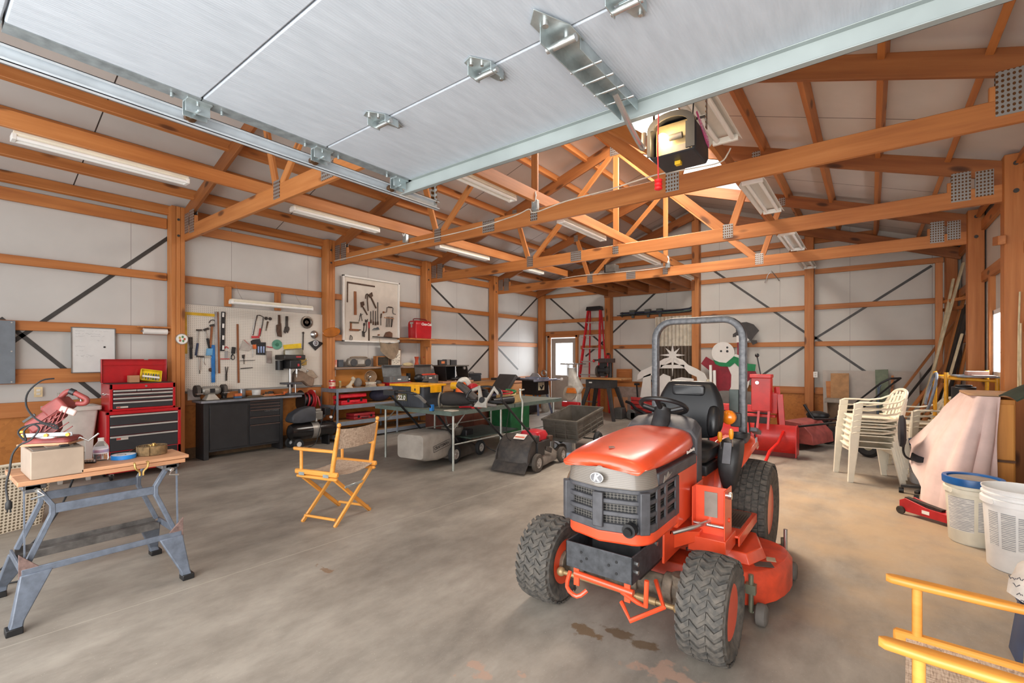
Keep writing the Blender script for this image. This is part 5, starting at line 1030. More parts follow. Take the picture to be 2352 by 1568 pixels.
for i, (u, v0, v1) in enumerate(((851, 715, 742), (856.5, 713, 746), (862, 714, 747), (867, 694, 746))):
    k = wt('chisel', ['first of the four slim chisels in a row on the white tool board', 'second of the four slim chisels in a row', 'third of the four slim chisels in a row', 'longest and rightmost of the four slim chisels'][i], 'chisel', u, v0); k.bar('shank', (u, v0), (u, v1-6), .010, IRON); k.bar('handle', (u, v1-8), (u, v1), .02, RUSTI, d=.02, w2=.026)
k = wt('screwdriver', 'dark screwdriver right of the chisels', 'screwdriver', 874, 735); k.bar('shank', (874, 728), (874, 747), .007, IRON); k.bar('handle', (875, 720), (874, 730), .018, RUSTI, d=.02)
k = wt('brace_drill', 'old hand brace drill on the white tool board', 'hand drill', 895, 712); k.tube('crank', ((882, 717), (887, 717), (888, 706), (892, 705), (900, 706), (902, 708), (901, 715), (902, 720), (908, 722)), .007, IRON, sm_=False); k.disc('knob', (880, 717), [(.001, .03), (.018, .025), (.02, .01), (.012, 0)], OLDW); k.bar('grip', (891, 705), (899, 706), .02, RUSTI, d=.022)
k = wt('auger_bit_rack', 'rack with five auger bits under the brace drill', 'drill bits', 893, 730); k.bar('rack', (882, 729), (904, 732), .014, M('peach wood', '#c08a60', .6), d=.016)
for u in (887, 890.5, 894, 898, 901): k.bar('auger_bit', (u+1, 727), (u-(.5 if u < 900 else 2), 751), .008, IRON)
k = wt('block_plane', 'small grey block plane on the white tool board', 'plane', 862, 756); k.poly('body', ((854, 757), (859, 753), (862, 754), (866, 751), (869, 757)), M('blue grey iron', '#5e6668', .4, .4), d=.04)
k = wt('wooden_plane', 'big wooden plane with a long blade on the white tool board', 'plane', 885, 770); k.bar('sole', (855, 773), (914, 777), .016, IRON, d=.05); k.poly('handle', ((880, 773), (885, 763), (892, 761), (898, 765), (898, 775)), M('brown wood handle', '#6b4a36', .5), d=.05, bev=.006); k.disc('knob', (868, 769), [(.001, .05), (.014, .045), (.016, .02), (.01, 0)], OLDW)
# ================================================================ black work bench
BB = M('black powder coat', '#2b2b2d', .45, var=.08)
bn = thing('workbench', 'black steel work bench with drawers and a grey top', 'workbench', (-7.68, 3.12, 0))
O('bench_top', B().b2(.0, .36, -.60, .84, .80, .832), M('grey bench top', '#8e9299', .4, .3), bn, bev=.003)
O('top_liner', B().b2(.0, .345, -.59, .83, .832, .836), M('dark oily mat', '#453d33', .8, var=.3, vs=14), bn)
O('carcass', B().b2(.02, .29, -.54, .54, .10, .80).b2(.02, .31, -.555, -.49, 0, .80).b2(.02, .31, .51, .555, 0, .80).b2(.28, .30, -.5, .52, .72, .80), BB, bn, bev=.003)
O('door', B().b2(.29, .305, -.475, .03, .13, .77), BB, bn, bev=.004)
for z0, z1 in ((.735, .775), (.685, .73), (.60, .68), (.43, .595), (.13, .425)) if False else ((.745, .785), (.70, .74), (.655, .695), (.545, .65), (.43, .54), (.13, .425)):
    d_ = O('drawer', B().b2(.29, .307, .06, .505, z0, z1), BB, bn, bev=.003); O('drawer_pull', B().b2(.305, .318, .06, .505, z1-.014, z1), M('bronze drawer trim', '#6d5a54', .4, .5), d_)
dl_ = B(); dl_.text('CRAFTSMAN', .035, Matrix(((0, 0, 1, .308), (1, 0, 0, .38), (0, 1, 0, .62), (0, 0, 0, 1))), sp=1.1); O('drawer_badge', dl_, M('badge silver', '#8d8d8d', .3, .6), bn)
bx0 = -7.52
gr_ = thing('bench_grinder', 'grey bench grinder on the left end of the black bench', 'grinder', (-7.50, 2.70, .836))
O('motor', B().cyl((0, -.09, .13), (0, .09, .13), .062, n=24).cyl((0, -.12, .13), (0, -.09, .13), .045, .06).cyl((0, .09, .13), (0, .12, .13), .06, .045), M('grinder grey', '#9a968e', .4, .3), gr_, bev=.004)
O('base', B().loft([[(-.07, -.09, 0), (.09, -.09, 0), (.09, .09, 0), (-.07, .09, 0)], [(-.04, -.04, .08), (.04, -.04, .08), (.04, .04, .08), (-.04, .04, .08)]]), M('grinder base', '#b6b0a4', .5), gr_, bev=.004)
for s in (-1, 1): wg = O('wheel_guard', B().cyl((-.005, s*.14, .13), (-.005, s*.20, .13), .082, n=24), M('dark guard', '#3a3430', .5, .3), gr_, bev=.004); O('grinding_wheel', B().cyl((.012, s*.15, .13), (.012, s*.19, .13), .075, n=24), M('grit wheel', '#57504a', .9), wg)
O('motor_badge', B().b2(.060, .064, -.03, .035, .10, .16), BLK, gr_)
O('tool_rest', B().b2(.05, .11, .13, .21, .09, .10).b2(.05, .11, -.21, -.13, .09, .10), STEEL, gr_)
dp = thing('drill_press', 'black benchtop drill press on the right end of the black bench', 'drill press', (-7.475, 3.86, .837))
O('base', B().b2(-.1, .16, -.11, .14, 0, .03), TGRY, dp, bev=.006)
O('column', B().cyl((-.03, 0, .03), (-.03, 0, .56), .028, n=16), STEEL, dp)
O('table', B().b2(-.08, .13, -.15, .12, .17, .20).cyl((-.03, 0, .12), (-.03, 0, .2), .045), TGRY, dp, bev=.005)
for y in (-.06, .03): O('vise_post', B().cyl((.08, y, .03), (.08, y, .17), .01), STEEL, dp)
O('head', B().b2(-.12, .14, -.09, .10, .42, .56), BLK, dp, bev=.015)
O('pulley_cover', B().b2(-.16, .16, -.19, .16, .565, .645), M('black hammered paint', '#26221f', .4), dp, bev=.015)
O('motor', B().cyl((-.1, -.14, .40), (-.1, -.14, .55), .06, n=18), BLK, dp)
O('chuck', B().cyl((.08, .05, .34), (.08, .05, .42), .02).cyl((.08, .05, .28), (.08, .05, .34), .005), STEEL, dp)
O('feed_handle', B().tube([(.05, .10, .48), (.06, .14, .46), (.12, .22, .38)], .006).ball((.12, .22, .38), .014).tube([(.06, .12, .48), (.12, .2, .56)], .006).ball((.12, .2, .56), .014), STEEL, dp)
O('switch', B().b2(.14, .15, .03, .06, .46, .50), REDT, dp); O('cover_badge', B().b2(.160, .163, .0, .08, .60, .625), REDT, dp)
def small(name, label, cat, loc, b, m, bev=0, rz=0): return tag(O(name, b, m, loc=loc, bev=bev, rz=rz), label, cat)
sc = thing('spray_can', 'yellow lidded can behind the bench grinder', 'can', (-7.62, 2.92, .836)); O('can', B().cyl((0, 0, 0), (0, 0, .10), .035, n=18), BLK, sc); O('lid', B().cyl((0, 0, .10), (0, 0, .135), .036, n=18), M('yellow lid', '#d8c51e', .4), sc)
small('parts_box', 'small orange and blue box right of the bench grinder', 'box', (-7.45, 3.04, .836), B().b2(-.03, .03, -.05, .05, 0, .03).mat(1).b2(-.03, .03, -.05, .05, .03, .07), [M('box blue', '#3f6284', .5), M('box orange', '#c96a3a', .5)], .003)
small('steel_can', 'grey metal can near the middle of the bench', 'can', (-7.6, 3.16, .836), B().lathe([(.001, 0), (.05, 0), (.052, .12), (.05, .125), (.048, .12), (.046, .01)], n=22), M('dull tin', '#8d8f93', .3, .7))
small('plastic_tub', 'white plastic tub near the middle of the bench', 'tub', (-7.55, 3.35, .836), B().lathe([(.001, 0), (.055, 0), (.065, .10), (.062, .10), (.052, .008), (.001, .006)], n=22), M('milky plastic', '#d5d3cf', .5))
small('bar_clamp', 'orange handled clamp lying on the black bench', 'clamp', (-7.47, 3.62, .838), B().bar((0, -.12, .01), (0, .12, .015), .02, .014).box(0, .14, .03, .03, .05, .05), [M('orange clamp', '#d8682c', .4)], .003)
small('wood_scrap', 'light wood scraps lying by the drill press', 'wood scrap', (-7.5, 3.5, .836), B().b2(-.03, .04, -.11, .1, 0, .018).box(0, .02, .025, .05, .16, .014, R('Z', 30).to_3x3()), PLY, .002)
small('hand_plane', 'dark hand tool heaped on the bench beside the wood scraps', 'tool', (-7.56, 3.55, .838), B().b2(-.03, .03, -.09, .05, .0, .03).ball((0, .02, .045), (.03, .05, .025)).cyl((0, -.05, .03), (0, -.05, .06), .012), IRON, .003)
small('rag', 'dark crumpled rag on the black bench', 'rag', (-7.44, 3.28, .836), B().loft([[(.05*c[0]*s, .11*c[1]*s, z) for c in [(math.cos(i*PI/9)*(1+.25*math.sin(i*2.3)), math.sin(i*PI/9)*(1+.2*math.cos(i*3.1))) for i in range(18)]] for s, z in ((1, 0), (.9, .015), (.55, .028), (.2, .024))]), M('oily rag', '#544b3c', .95, bump=.4))
small('plastic_sleeve', 'clear plastic sleeve leaning at the left end of the bench', 'sleeve', (-7.62, 2.52, .836), B().add([(0, -.07, 0), (.0, .09, 0), (0, .07, .10), (0, -.07, .17), (.012, -.07, 0), (.012, .09, 0), (.012, .07, .10), (.012, -.07, .17)], [(0, 1, 2, 3), (7, 6, 5, 4), (0, 4, 5, 1), (1, 5, 6, 2), (2, 6, 7, 3), (3, 7, 4, 0)]), M('cloudy sleeve', '#d6d0ca', .2, trans=.35))
# ================================================================ air compressor and hose reel
ac = thing('air_compressor', 'black portable air compressor on two wheels by the shelves', 'air compressor', (-7.24, 4.06, 0), math.radians(0))
O('tank', B().lathe([(.001, -.40), (.06, -.39), (.115, -.36), (.135, -.30), (.135, .30), (.115, .36), (.06, .39), (.001, .40)], at=(0, .02, .26), ax=(0, 1, 0), n=28), M('gloss black tank', '#1a1818', .25, coat=.5), ac)
for s in (-1, 1): w_ = O('wheel', B().lathe([(.03, -.02), (.07, -.025), (.08, -.015), (.082, 0), (.08, .015), (.07, .025), (.03, .02)], at=(s*.13, -.27, .082), ax=(1, 0, 0), n=24, closed=True), RUB, ac); O('wheel_hub', B().lathe([(.001, s*.022), (.02, s*.026), (.05, s*.018), (.052, 0)], at=(s*.13, -.27, .082), ax=(1, 0, 0), n=20), M('pale hub metal', '#d5d6d6', .4, .1), w_)
O('foot', B().b2(-.1, .1, .25, .28, 0, .15), BLK, ac)
O('shroud', B().loft([[(-.11, y, z0), (.11, y, z0), (.12, y, (z0+z1)/2), (.09, y, z1), (-.09, y, z1), (-.12, y, (z0+z1)/2)] for y, z0, z1 in ((-.36, .43, .49), (-.33, .41, .55), (-.2, .40, .62), (-.05, .41, .65), (.03, .42, .64))]), M('grey motor shroud', '#3f4146', .5), ac, bev=.01)
O('pump_head', B().b2(-.06, .08, .0, .17, .42, .56).cyl((.09, .05, .40), (.09, .05, .46), .02).b2(-.02, .07, .05, .15, .56, .60), M('cast aluminium', '#a8a49c', .4, .6), ac, bev=.01)
O('pressure_switch', B().b2(-.04, .06, .22, .32, .48, .60).cyl((.07, .2, .45), (.07, .2, .50), .02), BLK, ac, bev=.006)
O('gauge', B().cyl((.09, .30, .45), (.11, .30, .45), .022, n=16), WHT, ac)
O('tank_plate', B().lathe([(.1362, -.02), (.1368, -.02), (.1368, .10), (.1362, .10)], at=(0, .0, .26), ax=(0, 1, 0), n=28, closed=True), M('tank plate', '#98938c', .4, .5), ac)
O('handle', B().tube(sm([(.0, .36, .3), (.02, .40, .5), (.02, .46, .68), (.02, .44, .72)], 3), .014), BLK, ac)
O('cord', B().tube(sm([(.1, .2, .5), (.14, .12, .42), (.15, .05, .2), (.16, -.02, .05), (.18, -.2, .01)], 4), .006), CORD, ac)
hr = thing('hose_reel', 'red and black hose reel on the wall behind the compressor', 'hose reel', (-7.56, 4.12, .72))
O('drum', B().cyl((0, -.05, 0), (0, .12, 0), .10, n=24), BLK, hr); 
for y, m_ in ((-.06, BLK), (.13, REDT)): O('flange', B().lathe([(.02, -.008), (.17, -.006), (.175, 0), (.17, .006), (.02, .008)], at=(0, y, 0), ax=(0, 1, 0), n=32), m_, hr)
O('hose', B().tube(sm([(.12*math.cos(a*.5), -.04+.012*a*.5, .12*math.sin(a*.5)) for a in range(28)]+[(.14, .17, .05), (.16, .2, -.1)], 2), .014), M('red hose', '#a82a2e', .5), hr); O('bracket', B().b2(-.12, -.02, .14, .2, -.05, .16).b2(-.02, .04, .15, .19, .10, .16), STEEL, hr, bev=.004)
# ================================================================ steel shelving and all that stands on it
SHG = M('grey steel shelving', '#8b929b', .4, .35, .06); PB = wood('particle board', '#b58f63', '#a37d52', '#8f6b45', gs=2, knots=False, axis=1)
sh = thing('shelving_unit', 'grey steel shelving unit with wooden shelves along the left wall', 'shelving', (-7.42, 5.62, 0))
for z in (.10, .33, .61, .90):
    so = O('shelf', B().b2(-.24, .24, -1.10, 1.10, z-.012, z+.006), PB, sh); O('shelf_edge', B().b2(.235, .25, -1.12, 1.12, z-.06, z+.008).b2(-.25, .25, -1.125, -1.11, z-.06, z+.008).b2(-.25, .25, 1.11, 1.125, z-.06, z+.008), SHG, so, bev=.002)
for x in (-.25, .25):
    for y in (-1.12, .14, 1.12): O('upright', B().b2(x-.003, x+.003, y-.02, y+.02, 0, .90).b2(x-.02, x+.02, y-.003, y+.003, 0, .9), SHG, sh)
wbk = thing('backboard', 'orange plywood backboard above the shelving with a narrow ledge', 'backboard', (XL+.06, 5.75, .92)); O('panel', B().b2(0, .015, -1.12, 1.3, 0, .30), wood('amber plywood', '#c8893f', '#bb7a33', '#a86727', knots=False, axis=1), wbk)
O('ledge', B().b2(0, .2, -1.10, 1.15, .315, .345), wood('grey ledge', '#a48d7c', '#957c6b', '#826a5a', knots=False, axis=1), wbk, bev=.003)
ZS, ZL = .908, 1.268
def onsh(u, x=-7.35): return px(u, 880, x).y
def case(name, label, y, z, x=-7.35, L=.38, h=.11, d=.26, m=None, open_=0):
    m = m or M('red case plastic', '#b2202c', .4); r = thing(name, label, 'case', (x, y, z))
    O('lower_shell', B().b2(-d/2, d/2, -L/2, L/2, 0, h*.5), m, r, bev=.012); O('upper_shell', B().box(-.02*open_, 0, h*.76+.02*open_, d, L, h*.46, R('Y', -9*open_).to_3x3()), m, r, bev=.012)
    O('handle', B().tube([(d/2, -.07, h*.3), (d/2+.025, -.06, h*.3), (d/2+.025, .06, h*.3), (d/2, .07, h*.3)], .008), BLK if not open_ else m, r)
    for y_ in (-.13, .13): O('latch', B().b2(d/2, d/2+.008, y_-.02, y_+.02, h*.3, h*.7), BLK, r, bev=.002)
    return r
case('tool_case', 'bright red tool case half open on the upper middle shelf', 4.87, .617, L=.52, h=.15, open_=1, m=M('bright red plastic', '#d2202e', .4)); case('tool_case', 'dull red tool case lying on the lower middle shelf', 5.08, .337, L=.44, h=.11, m=M('dull red plastic', '#9c2a30', .45))
small('tool_bag', 'dark blue bag at the back of the middle shelf', 'bag', (-7.38, 5.52, .617), B().ball((0, 0, .122), (.14, .22, .12), 16, 10), M('navy cloth', '#2d2b3d', .9, bump=.2))
cc = thing('coffee_can', 'red coffee can at the left end of the shelving top', 'can', (-7.33, onsh(763, -7.33), ZS)); O('can', B().cyl((0, 0, 0), (0, 0, .14), .055, n=22), M('red can', '#c01c22', .35), cc); O('label', B().lathe([(.0555, .04), (.0562, .04), (.0562, .11), (.0555, .11)], n=22), M('can label', '#e2d9b8', .4, col2='#b8262a', vs=20), cc); O('rim', B().lathe([(.05, .138), (.057, .138), (.057, .145), (.05, .145)], n=22, closed=True), STEEL, cc)
sp_o = thing('spice_jar', 'small clear jar with a green cap on the shelving top', 'jar', (-7.38, onsh(781, -7.38), ZS)); O('jar', B().lathe([(.001, 0), (.025, 0), (.025, .09), (.018, .1)], n=14), M('amber glass', '#c4a468', .2, trans=.4), sp_o); O('cap', B().cyl((0, 0, .1), (0, 0, .12), .02), M('pale green cap', '#9bb58a', .5), sp_o)
small('rock_figurine', 'pale twisted rock ornament on the shelving top', 'rock', (-7.33, onsh(806, -7.33), ZS), B().tube(sm([(0, -.03, 0), (.01, -.02, .05), (-.01, .03, .09), (.01, .05, .14), (0, .02, .18)], 4), [.07, .06, .055, .04, .03, .028, .028, .03, .035, .035, .03, .03, .035, .034, .03, .028, .02], 10), M('pale stone', '#cbbca4', .9, bump=.5, bs=30))
small('grey_rock', 'grey rock behind the pale twisted ornament', 'rock', (-7.45, onsh(822, -7.45), ZS), B().ball((0, 0, .07), (.06, .08, .09), 12, 8), M('grey stone', '#86807a', .9, bump=.6, bs=25))
cl_ = thing('clamp_light', 'clamp light with a round metal reflector on the shelving', 'lamp', (-7.42, onsh(849, -7.42), ZS+.17), 0)
O('reflector', B().lathe([(.02, -.05), (.05, -.04), (.10, .0), (.115, .05), (.118, .05), (.105, -.003), (.055, -.045)], ax=(1, -.2, .05), n=28), M('tan bowl', '#b3977a', .3, .5), cl_); O('bulb', B().ball((.01, 0, 0), .03), STEEL, cl_); O('stem', B().cyl((-.02, 0, -.17), (-.02, 0, -.03), .01), BLK, cl_)
for i, (w_, m_, z) in enumerate(((.17, M('worn green cover', '#6d6a3a', .6), 0), (.15, M('red book', '#a5564a', .6), .022), (.14, M('cream book', '#d5c9ae', .6), .044), (.16, M('white book', '#d9d4cc', .6), .062))):
    r = thing('book', ['green book at the bottom of the book pile on the shelving', 'red book second from the bottom of the pile', 'cream book third from the bottom of the pile', 'white book on top of the pile'][i], 'book', (-7.28, onsh(852, -7.28), ZS+z), math.radians((5, -8, 12, -4)[i]), 'pile of books on the shelving top')
    O('cover', B().b2(-.06, .06, -w_/2, w_/2, 0, .003).b2(-.06, .06, -w_/2, w_/2, .017, .02).b2(-.06, -.057, -w_/2, w_/2, 0, .02), m_, r); O('pages', B().b2(-.056, .056, -w_/2+.005, w_/2-.005, .003, .017), M('book pages', '#d8cfbd', .8), r)
small('dark_rock', 'dark lump of rock beside the pile of books', 'rock', (-7.4, onsh(868, -7.4), ZS), B().ball((0, 0, .05), (.06, .08, .055), 11, 8), M('dark stone', '#5d5853', .9, bump=.6, bs=25))
small('small_carton', 'small orange brown carton on the shelving front', 'box', (-7.24, onsh(874, -7.24), ZS), B().b2(-.04, .05, -.06, .06, 0, .045), M('kraft orange', '#b9783c', .7), .003)
def toolbox(label, y, m, red=True, x=-7.27):
    r = thing('metal_tool_box', label, 'tool box', (x, y, ZS)); L = .44
    O('body', B().b2(-.1, .1, -L/2, L/2, .06 if red else 0, .17), m, r, bev=.004)
    if red: O('red_base', B().b2(-.11, .13, -L/2-.03, L/2+.06, 0, .06), RED, r, bev=.004)
    O('lid', B().box(-.13, 0, .27, .02, L, .22, R('Y', -10).to_3x3()).box(-.1, 0, .375, .07, L, .015, R('Y', -10).to_3x3()), m, r, bev=.003)
    for y_ in (-.13, .13): O('latch', B().b2(.1, .108, y_-.02, y_+.02, .10, .16), STEEL, r)
    O('badge', B().b2(.1, .104, -.04, .04, .10, .125), WHT, r); return r
toolbox('grey metal tool box with its lid up, on a red tray', onsh(911, -7.25), M('grey tool box', '#777a7a', .4, .3))
tb2 = toolbox('grey tool box with orange handled tools inside, right of the first grey tool box', onsh(985, -7.25), M('dark grey tool box', '#66625e', .45, .3), False, -7.30)
for i in range(3): O('orange_tool', B().cyl((-.05, -.1+.1*i, .18), (.05, -.02+.1*i, .19), .016), M('orange handles', '#d8542a', .4), tb2)
O('red_tray', B().b2(-.09, .09, -.2, .2, .165, .18), RED, tb2)
small('battery_charger', 'small black charger with white labels between the two grey tool boxes', 'charger', (-7.3, onsh(938, -7.3), ZS), B().b2(-.03, .03, -.03, .03, 0, .22).mat(1).b2(.03, .032, -.02, .02, .03, .06).b2(.03, .032, -.02, .02, .09, .12), [BLK, WHT], .004)
small('black_hose_bundle', 'black coiled tool in front of the second grey tool box', 'tool', (-7.22, onsh(962, -7.22), ZS), B().ball((0, 0, .12), (.06, .12, .08), 12, 8).cyl((.05, -.08, .03), (.05, .2, .04), .015).b2(-.02, .06, -.1, .1, 0, .05), BLK)
# ledge things
small('carton', 'small red and white carton on the left end of the ledge', 'carton', (-7.56, px(768, 835, -7.56).y, ZL), B().b2(-.03, .03, -.035, .035, 0, .13), M('red white carton', '#c2604a', .6, col2='#e3d3c0', vs=14), .002)
small('speaker_box', 'small dark grey box next to the red and white carton', 'box', (-7.58, px(780, 835, -7.58).y, ZL), B().b2(-.05, .05, -.05, .05, 0, .13), M('slate plastic', '#4d5258', .5), .006)
rd = thing('radio', 'silver portable radio on the ledge', 'radio', (-7.58, px(824, 835, -7.58).y, ZL))
O('body', B().loft([[(x, y, z) for x, z in rrect(w, h, .05, 4, 0, .085)] for y, w, h in ((-.24, .08, .11), (-.21, .13, .15), (-.1, .15, .17), (.1, .15, .17), (.21, .13, .15), (.24, .08, .11))]), M('silver plastic', '#8c8378', .4, .2), rd)
for s in (-1, 1): O('speaker', B().cyl((.06, s*.15, .08), (.082, s*.15, .08), .065, n=22), M('speaker mesh', '#48484a', .7), rd)
O('display', B().b2(.07, .08, -.07, .07, .05, .13), M('pale display', '#b3aca2', .4), rd, bev=.004); O('handle', B().tube(sm([(0, -.18, .15), (0, -.15, .18), (0, .15, .18), (0, .18, .15)], 3), .01), M('tan handle', '#8f7a62', .5), rd)
cb = thing('counter_box', 'wooden box with rows of beads on the ledge', 'abacus', (-7.60, px(877, 832, -7.6).y, ZL)); O('case', B().b2(-.07, .04, -.15, .15, 0, .2), M('amber wood case', '#a56a34', .5), cb, bev=.004); O('face', B().b2(.04, .045, -.12, .13, .02, .18), BLK, cb)
bd = B()
for i in range(5):
    for j in range(8): bd.ball((.048, -.10+.03*j, .04+.03*i), .006, 6, 4)
O('beads', bd, M('gold beads', '#a08a5a', .4), cb)
ck = thing('wall_clock', 'square wood framed clock leaning on the ledge', 'clock', (-7.60, px(908, 830, -7.6).y, ZL)); O('clock_frame', B().b2(-.02, .02, -.13, .13, 0, .34), M('walnut frame', '#7d5a42', .5), ck, bev=.005); O('dial', B().b2(.02, .024, -.11, .11, .02, .32), M('cream dial', '#ded5c4', .5), ck)
hn = B().bar((.026, 0, .17), (.026, .05, .22), .008, .003, (1, 0, 0)).bar((.026, 0, .17), (.026, -.02, .25), .006, .003, (1, 0, 0))
for i in range(12): hn.box(.0255, .085*math.sin(i*PI/6), .17+.115*math.cos(i*PI/6), .003, .012, .016)
O('hands_and_marks', hn, M('clock black', '#3a2b2b', .5), ck)
kn = Tool('nail_apron', 'brown leather apron hanging below the white tool board', 'apron', 893, 785, XL+.12)
na = B(); rows = []
for a, sag in ((0, 0), (.5, 1), (1, 1.6)): rows.append([kn.q(872+42*j/8, 790+(a*16)+sag*12*math.sin(PI*j/8)-(8*abs(j/8-.5)*(1-a)), .02+.05*sag*math.sin(PI*j/8)) for j in range(9)])
na.sheet(rows, .006); O('pouch', na, M('tan apron leather', '#8f7c66', .85, bump=.2), kn.r); kn.tube('cord', ((871, 775), (873, 795), (886, 800), (893, 786), (905, 796)), .004, M('tan cord', '#9a8468', .8))
small('cleaning_rag', 'cream folded rag on the ledge', 'rag', (-7.55, px(937, 838, -7.55).y, ZL), B().ball((0, 0, .03), (.06, .14, .04), 12, 7), M('cream rag', '#d8c69a', .9, bump=.3))
for i, u in enumerate((957, 977)): small('orange_stand', ['left orange curved stand on the ledge', 'right orange curved stand on the ledge'][i], 'stand', (-7.57, px(u, 836, -7.57).y, ZL), B().lathe([(.055, 0), (.045, .03), (.032, .09), (.034, .13), (.05, .19), (.044, .19), (.028, .13), (.026, .09)], n=20), M('orange red clay', '#b8431f', .6))
outlet('outlet on the plywood backboard above the coffee can', px(767, 857, XL+.08))
# red drinks cooler on its little shelf
cs2 = thing('corner_shelf', 'small wooden shelf holding the red cooler', 'shelf', (-7.45, 6.5, 1.80)); O('board', B().b2(-.24, .18, -.35, .42, .0, .03), PINE, cs2, bev=.003); O('bracket', B().b2(-.05, .15, .22, .26, -.14, 0), PINE, cs2, bev=.003)
ck_ = thing('drinks_cooler', 'red metal drinks cooler with white script on the small wall shelf', 'cooler', (-7.40, 6.53, 1.832))
O('body', B().loft([[(x, y, z) for x, y in rrect(w, d, .02, 3)] for w, d, z in ((.25, .42, 0), (.26, .43, .28), (.24, .42, .33), (.2, .38, .36))]), RED, ck_, bev=.004, ang=50)
O('handle', B().tube(sm([(0, -.17, .36), (0, -.15, .40), (0, .15, .40), (0, .17, .36)], 3), .009), M('dark red handle', '#7a1620', .4), ck_)
O('latch', B().b2(-.05, .05, -.222, -.215, .29, .33).b2(-.015, .015, -.225, -.215, .22, .29), STEEL, ck_)
tx = B(); tx.text('Coca-Cola', .075, Matrix(((0, 0, 1, .1315), (1, 0, 0, .06), (0, 1, 0, .29), (0, 0, 0, 1))), .002, .35, .002, .85); O('script', tx, WHT, ck_)
# ================================================================ green folding table
GRN = M('green table steel', '#5c6a62', .45, .1, .1, 12); TGREEN = M('dusty green table top', '#6b6f64', .6, var=.12, vs=6); LEGM = M('zinc leg', '#b5b8b0', .35, .6)
ft = thing('table_tennis_table', 'green folding table covered with yard tools', 'table', (-4.88, 5.44, 0))
for y0, y1 in ((-1.30, -.01), (.01, 1.30)):
    O('table_top', B().b2(-.76, .76, y0, y1, .742, .76), TGREEN, ft); O('table_apron', B().b2(-.765, -.75, y0, y1, .71, .762).b2(.75, .765, y0, y1, .71, .762).b2(-.76, .76, y0-.002, y0+.012, .71, .762).b2(-.76, .76, y1-.012, y1+.002, .71, .762), GRN, ft)
for x in (-.68, .68):
    for y in (-1.18, -.22, 1.18): O('leg', B().cyl((x, y, .0), (x, y, .73), .016, n=10), LEGM, ft)
    O('side_rail', B().cyl((x, -1.18, .33), (x, 1.18, .33), .009), LEGM, ft)
    O('brace', B().cyl((x, -1.18, .52), (x, -.95, .72), .008), LEGM, ft)
O('lower_sheet', B().b2(-.3, .45, -.6, .5, .30, .318), M('dark green sheet', '#44534a', .5), ft)
O('net_post', B().tube(sm([(.77, .12, .98), (.78, .12, .86), (.80, .14, .76), (.79, .14, .5), (.79, .16, .08), (.74, .2, .05)], 4), .014).cyl((.77, .10, .95), (.77, .22, .96), .012), LEGM, ft)
ZT = .762
def ontab(u, v, z=ZT): return pz(u, v, z)
# storage tote
to = thing('storage_tote', 'dark storage tote with a yellow lid on the green table', 'storage tote', (-5.05, 4.42, ZT), math.radians(4))
DG = M('charcoal plastic', '#3d4046', .5)
O('bin', B().loft([[(x, y, z) for x, y in rrect(w, d, .03, 3)] for w, d, z in ((.56, .36, 0), (.62, .42, .28))]), DG, to, bev=.003)
O('lid', B().b2(-.33, .33, -.225, .225, .28, .31).b2(.10, .26, -.235, -.222, .19, .30), M('yellow lid plastic', '#eaa612', .4), to, bev=.006); O('latch_slot', B().b2(.17, .19, -.238, -.234, .23, .26), BLK, to)
for x in (-.34, .33): O('side_clip', B().b2(x, x+.02, -.1, .1, .2, .3), M('yellow lid plastic', '#eaa612', .4), to)
O('tote_label', B().box(-.11, -.205, .15, .20, .003, .14, R('X', 6).to_3x3()), M('busy label', '#8a6a55', .5, col2='#3e5a3a', vs=14), to)
for i in range(5): O('rib', B().b2(-.1+.03*i, -.085+.03*i, -.19, -.182, .01, .07), DG, to)
tx = B(); tx.text('22.0', .085, Matrix(((1, 0, 0, -.10), (0, .1, -1, -.212), (0, 1, .1, .12), (0, 0, 0, 1))), .002, 0, .002); O('number', tx, WHT, to)
# leaf blower
lb = thing('leaf_blower', 'orange and white leaf blower with a black bag on the green table', 'leaf blower', (-4.38, 4.55, ZT), math.radians(30))
O('motor_housing', B().ball((.05, .12, .2), (.13, .12, .14), 16, 10), M('orange blower', '#e8642a', .4), lb); O('white_grip', B().tube(sm([(-.02, .05, .28), (.02, .0, .36), (.1, -.02, .38), (.14, .04, .30)], 4), .035), M('pale grey plastic', '#c9c3b6', .5), lb)
O('blower_tube', B().cyl((0, .0, .32), (.28, -.16, .13), .05, .045, n=18), M('dark tube', '#47413d', .5), lb)
O('debris_bag', B().loft([[(x, y*r, .10+z*r) for y, z in [(.12*math.cos(i*PI/8), .02+.09*math.sin(i*PI/8)) for i in range(16)]] for x, r in ((-.24, .6), (-.21, .95), (-.1, 1.05), (0, 1.02), (.12, .85), (.2, .5))]), M('black nylon', '#2e2a29', .85, bump=.5, bs=14), lb)
O('intake_ring', B().tube([(-.25, .1*math.cos(i*PI/10), .1+.1*math.sin(i*PI/10)) for i in range(20)], .012, 6, True), M('tan ring', '#8a8374', .6), lb)
def power_tool(name, label, u, v, m, rz, s=1., z=ZT):
    r = thing(name, label, 'power tool', ontab(u, v, z), math.radians(rz)); b = B()
    b.cyl((-.11*s, 0, .14*s), (.08*s, 0, .14*s), .045*s, n=16).cyl((.08*s, 0, .14*s), (.12*s, 0, .14*s), .04*s, .02*s); O('body', b, m, r, bev=.004)
    O('grip', B().loft([[(x+.0, y, z_) for x, y in rrect(.05*s, .036*s, .015*s, 3, -.05*s-.2*(.12*s-z_), 0)] for z_ in (.02*s, .06*s, .12*s)]), BLK, r); O('battery', B().b2(-.12*s, .02*s, -.04*s, .04*s, 0, .045*s), BLK, r, bev=.006); O('chuck', B().cyl((.12*s, 0, .14*s), (.17*s, 0, .14*s), .018*s, .012*s), STEEL, r); return r
